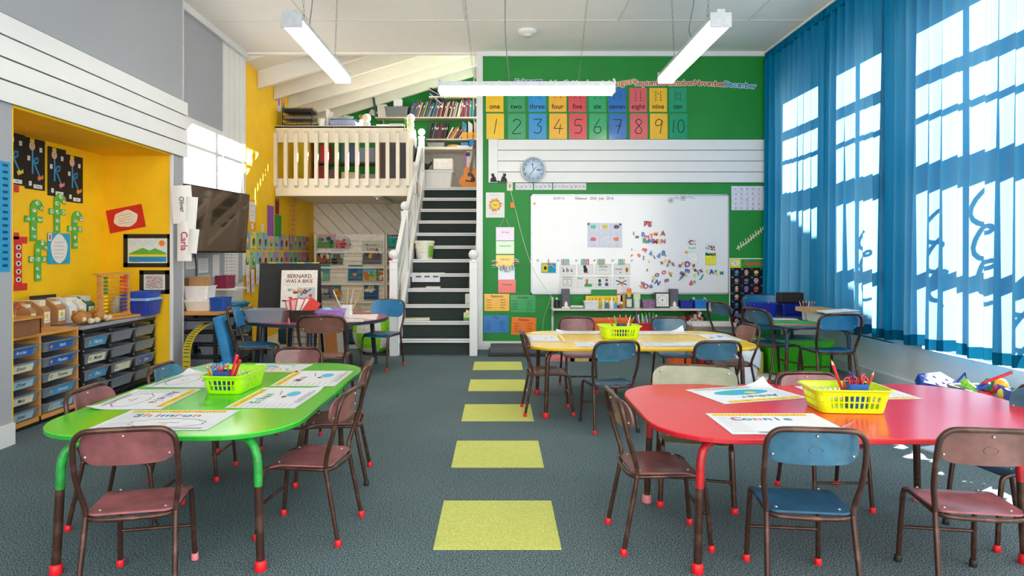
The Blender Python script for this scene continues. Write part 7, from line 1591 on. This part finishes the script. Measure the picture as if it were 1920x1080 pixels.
book_row(bx_(1286), bx_(1303), 7.6, BZ, .20, .25, .15, 'leaning on the low bench', g, lean=-16, seed=22, cols=['#b8a890', '#6a5a50', '#3a3a38', '#8a3a30', '#d8d0c0'], tmin=.012, tmax=.018)
book_row(bx_(1311), bx_(1326), 7.65, BZ, .17, .20, .13, 'upright at the right end of the low bench', g, seed=23, cols=['#a86a3a', '#e0d0b8', '#3a3a3c', '#c87a4a'], tmin=.014, tmax=.018)
tag(MB().box(-.24, .24, -.12, .12, 0, .035, M('#e8e4de', .5), bv=.004).build('tray_of_papers', loc=(bx_(1315), 7.25, BZ+.12)), 'white tray of papers at the right behind the yellow table', 'tray')
tag(MB().box(-.24, .24, -.14, .14, 0, BZ+.119, M('#8a8074', .6)).build('low_stand', loc=(bx_(1315), 7.25, 0)), 'low stand carrying the white tray of papers', 'stand')
# flat black case on the floor, boxes and bag below
t = thing('flat_case', 'flat dark grey case lying on the floor against the green wall', 'case', (.22, 7.56, 0)); MB().box(-.33, .33, -.24, .24, 0, .035, BKM, bv=.01).build('case_base', t); MB().box(-.31, .31, -.22, .24, .035, .085, M('#54565c', .6), bv=.01).build('case_lid', t)
for k, (px, w_, c, lb) in enumerate(((1050, .3, '#d87a80', 'pink folder on the floor under the yellow table'), (1092, .3, '#d8b878', 'tan cardboard tray on the floor under the yellow table'), (1130, .34, '#38b0d8', 'turquoise tray on the floor under the yellow table'))):
    tag(MB().box(-w_/2, w_/2, -.12, .12, 0, .04, M(c, .5), bv=.004).build('floor_tray', loc=((px-934)*7.1/F, 7.1, .0)), lb, 'tray')
tub(1.88, 6.75, 0, .22, .25, .30, '#f0601a', 'tall orange bin on the floor behind the yellow table'); tub(2.12, 6.7, 0, .14, .2, .2, '#c8202c', 'small red bin beside the tall orange bin')
t = thing('white_bin', 'white bin with a plastic bag on the floor behind the right yellow table chairs', 'bin', (2.17, 5.75, 0)); MB().lathe([(.10, 0), (.13, .27), (.125, .27), (.095, .01)], M('#dfe4ea', .4), seg=20, caps=False).build('bin_body', t)
mb = MB(); rnd = random.Random(8); rs = []
for q, (r_, z) in enumerate(((.134, .20), (.138, .27), (.128, .30), (.09, .29))): rs.append([(math.cos(2*PI*k/20)*r_*(1+.10*rnd.random()), math.sin(2*PI*k/20)*r_*(1+.10*rnd.random()), z+.03*rnd.random()-(.08*max(0, math.cos(2*PI*k/20)) if q == 0 else 0)) for k in range(20)])
mb.rings(rs, M('#dbe6ec', .3), caps=False); mb.build('bin_bag', t)
tag(MB().lathe([(.16, 0), (.17, .012), (.10, .02), (.001, .02)], M('#dcdad4', .5), seg=24).build('plate', loc=(2.45, 6.1, .0)), 'round white lid lying on the floor beside the white bin', 'lid')
g = 'book pile under the blue corner table'
for k, c in enumerate(('#d8c048', '#e8e0d4', '#a86a4a', '#d8d4cc', '#c89878')): tag(MB().box(-.12, .12, -.09, .09, 0, .018, M(c, .5)).build('book', loc=(2.44, 6.45, .20+k*.019), rot=(0, 0, R(-6+k*5))), ['yellow book at the bottom', 'white book second from the bottom', 'brown book in the middle', 'pale grey book second from the top', 'tan book on top'][k]+' of the pile under the blue table', 'book', g)
tag(MB().box(-.14, .14, -.13, .13, 0, .20, M('#d8c020', .5), bv=.01).build('storage_box', loc=(2.44, 6.45, 0)), 'yellow box under the pile of books below the blue table', 'box')
# ---------------------------------------------------------------- blue corner table things
ZB = .52
tub(2.72, 6.72, ZB, .26, .2, .13, '#12259a', 'royal blue tub on the left back of the blue corner table'); tub(3.02, 6.72, ZB, .26, .2, .13, '#101f80', 'darker navy tub on the right back of the blue corner table')
tag(MB().box(-.12, .12, -.06, .06, 0, .10, M('#1c1416', .7), bv=.01).build('pencil_case', loc=(3.02, 6.74, ZB+.135)), 'black case sitting on the darker navy tub', 'case')
mb = MB(); mb.box(-.24, .24, -.17, .17, 0, .012, M('#b88a50', .6)); mb.box(-.225, .225, -.155, .155, .012, .017, M('#1c9a58', .5))
for k in range(10): mb.ell(-.2+k*.044, .06*math.sin(k*1.7), .03, .02, .0175+.0001*k, INK(['#e8c838', '#38b8c8', '#d84a3a', '#58c858', '#e8883a'][k % 5]), 8)
tag(mb.build('puzzle_board', loc=(2.74, 5.92, ZB), rot=(0, 0, R(-14))), 'green puzzle board with wooden edge on the blue corner table', 'puzzle')
mb = MB(); mb.box(-.16, .16, -.07, .07, 0, .008, M('#e8e0d8', .6))
for k in range(8): mb.ell(-.13+k*.037, .02*math.sin(k*2.2), .02, .012, .0085+.0001*k, INK(['#d82c3c', '#f0a0a8', '#e8e4e0', '#c8303a'][k % 4]), 7)
tag(mb.build('sticker_sheet', loc=(2.72, 6.30, ZB), rot=(0, 0, R(-10))), 'red and white sticker sheet in front of the royal blue tub', 'sheet')
cup(2.98, 6.28, ZB, .045, .11, M('#d8dcd8', .3), 'clear cup of pencils on the blue corner table')
for k, (tl, c) in enumerate(((-16, '#e0a878'), (-8, '#c87848'), (0, '#a83a3a'), (7, '#e8d0b0'), (14, '#b88858'), (20, '#8a3048'))): pencil(2.96+k*.007, 6.28, ZB+.01, .18, c, tl, .2, ['pale tan pencil leaning farthest left', 'orange pencil leaning left', 'dark red pencil standing upright', 'cream pencil leaning slightly right', 'tan pencil leaning right', 'wine red pencil leaning farthest right'][k]+' in the clear cup', group='pencils in the clear cup on the blue table')
tub(3.02, 5.92, ZB, .30, .34, .09, '#c8c8cc', 'white patterned paper tray at the right of the blue corner table', taper=.9)
tub(3.04, 5.78, ZB, .34, .26, .10, '#6f86a0', 'slate blue tray of paper at the front right of the blue corner table')
for k in range(3): tag(MB().box(-.14, .14, -.10, .10, 0, .004, WHITE).build('paper_sheet', loc=(3.03, 5.80, ZB+.102+.012*k), rot=(0, R(3-3*k), R(6*k-4))), ['lowest', 'middle', 'uppermost'][k]+' white sheet in the slate blue tray', 'paper', 'paper in the slate blue tray')
tag(MB().box(-.14, .10, -.16, .16, 0, .04, M('#b89868', .5)).build('wooden_tray', loc=(3.0, 6.10, ZB+.09)), 'tan tray of pencils lying behind the slate blue tray', 'tray')
t = thing('tape_dispenser', 'orange tape dispenser with a black reel on the corner of the blue table', 'tape dispenser', (3.17, 5.70, ZB)); MB().box(-.10, .02, -.02, .02, 0, .02, M('#f07818', .4)).build('base', t); MB().tube([(-.08, 0, .02), (.0, 0, .05)], .008, M('#f07818', .4)).build('handle', t)
mb = MB(); mb.X = Matrix.Translation((.0, 0, .05)) @ Matrix.Rotation(R(90), 4, 'X'); mb.lathe([(.028, -.012), (.028, .012)], BKM, seg=16); mb.build('reel', t)
t = thing('storage_crate', 'large bright green plastic crate on the floor under the blue table', 'crate', (2.94, 6.5, 0)); GC = M('#3cc414', .3, coat=.3)
mb = MB(); A = lambda f, z: [(a, b, z) for a, b in rrect(.66*f, .40*f, .04, 3)]
mb.rings([A(.9, 0), A(.98, .28), A(1.02, .28), A(1.02, .31), A(.97, .31), A(.90, .01)], GC, smooth=False); mb.build('crate_body', t)
for x in (-.2, 0, .2): MB().box(x-.012, x+.012, -.208, -.188, .02, .27, GC).build('rib', t)
MB().box(-.325, .325, -.19, .19, .30, .325, M('#4f9a5a', .25)).build('lid', t)
# ---------------------------------------------------------------- toy tub and things at the right
def bigtub():
    t = thing('toy_tub', 'large grey tub full of bright toys under the curtain at the right', 'tub', (3.17, 3.82, 0)); m = M('#74807e', .45)
    mb = MB(); A = lambda f, z: [(a, b, z) for a, b in rrect(.34*f, 1.04*f, .04, 3)]
    mb.rings([A(.93, 0), A(1, .27), A(1.05, .27), A(1.05, .285), A(.98, .285), A(.91, .01)], m, smooth=False); mb.build('tub_body', t)
bigtub()
rnd = random.Random(17); TC = ['#e8c81a', '#d82838', '#1a9a48', '#2a58b8', '#e87820', '#8ad82a', '#d8c8c0', '#3a3a4a', '#e8d848', '#c83a7a']
PL = ['near end', 'left side', 'middle', 'far end']
ORD = {}
for k in range(44):
    x, y = 3.17+rnd.uniform(-.12, .12), 3.90+rnd.uniform(-.34, .34); c = TC[k % 10]; z = .23+rnd.uniform(0, .10)
    mb = MB(); m = M(c, .35, coat=.3); kd = k % 4
    if kd == 0: mb.ball((0, 0, 0), .04, m, 12); nm = 'toy_ball'
    elif kd == 1: mb.tube([(-.06, 0, 0), (.06, 0, .01)], .018, m, 8); mb.ball((.06, 0, .01), .026, m, 8); nm = 'toy_figure'
    elif kd == 2: mb.box(-.035, .035, -.025, .025, -.02, .02, m, bv=.004); nm = 'toy_block'
    else: mb.tube([(.035*math.cos(a), .035*math.sin(a), 0) for a in [2*PI*q/14 for q in range(14)]], .011, m, 6, loop=True); nm = 'toy_ring'
    o = mb.build(nm, loc=(x, y, z), rot=(rnd.uniform(-.8, .8), rnd.uniform(-.8, .8), rnd.uniform(0, 3)))
    lb = '%s %s in the grey tub, %s' % (cname(c), nm.replace('_', ' '), ('towards the camera' if y < 3.6 else 'at the far end' if y > 4.0 else 'in the middle')+(', wall side' if x > 3.17 else ', room side'))
    ORD[lb] = ORD.get(lb, 0)+1
    if ORD[lb] > 1:
        lb = ('higher ' if z > .28 else 'lower ')+lb; ORD[lb] = ORD.get(lb, 0)+1
        if ORD[lb] > 1: lb = ('nearer ' if y < 3.9 else 'farther ')+lb
    tag(o, lb, 'toy', 'loose toys in the grey tub')
mb = MB(); mb.tube([(-.10, 0, 0), (.1, .03, .06)], .010, M('#d81a28', .4), 8); tag(mb.build('toy_stick', loc=(3.12, 4.05, .35)), 'long red toy bar on top of the toys in the grey tub', 'toy')
tag(MB().box(-.02, .0, -.15, .15, -.03, .03, M('#1a46b8', .4)).build('toy_rail', loc=(3.03, 3.85, .32), rot=(0, 0, R(-22))), 'long dark blue toy plank at the edge of the grey tub', 'toy')
tag(MB().box(-.01, .01, -.14, .14, -.035, .035, M('#c8823c', .6)).build('wooden_block', loc=(3.2, 3.85, .34), rot=(0, 0, R(-50))), 'tan wooden board lying across the toys in the grey tub', 'toy')
t = thing('toy_helmet', 'blue toy piece with coloured spots lying at the far end of the grey tub', 'toy', (3.08, 4.60, .22)); mb = MB(); m = M('#0c3f9c', .5); mb.prism([(-.13, -.03), (.02, -.08), (.13, -.04), (.06, .07), (-.11, .05)], 0, .07, m)
for k, (a, b) in enumerate(((-.07, 0), (0, .03), (.03, -.03), (-.02, -.04), (.07, 0), (-.09, .03))): mb.ell(a, b, .011, .011, .0706, INK(['#e898b8', '#e8e8f0', '#b888d8'][k % 3]), 8)
mb.build('shell', t, rot=(R(35), 0, 0)); MB().tube([(.12, -.02, .0), (.22, .0, .09), (.24, .0, .01), (.14, -.02, .0)], .008, m, 6).build('handle', t)
tag(MB().box(-.17, .17, -.12, .12, 0, .16, M('#e2ddd2', .5), bv=.01).build('storage_box', loc=(3.12, 4.62, 0)), 'cream box under the spotted blue toy by the right wall', 'box')
tag(MB().box(-.2, .2, -.14, .14, 0, .012, M('#b8c8d4', .4), bv=.004).build('lid', loc=(2.72, 3.78, .0), rot=(0, 0, R(20))), 'pale blue plastic lid lying on the floor beside the grey toy tub', 'lid')
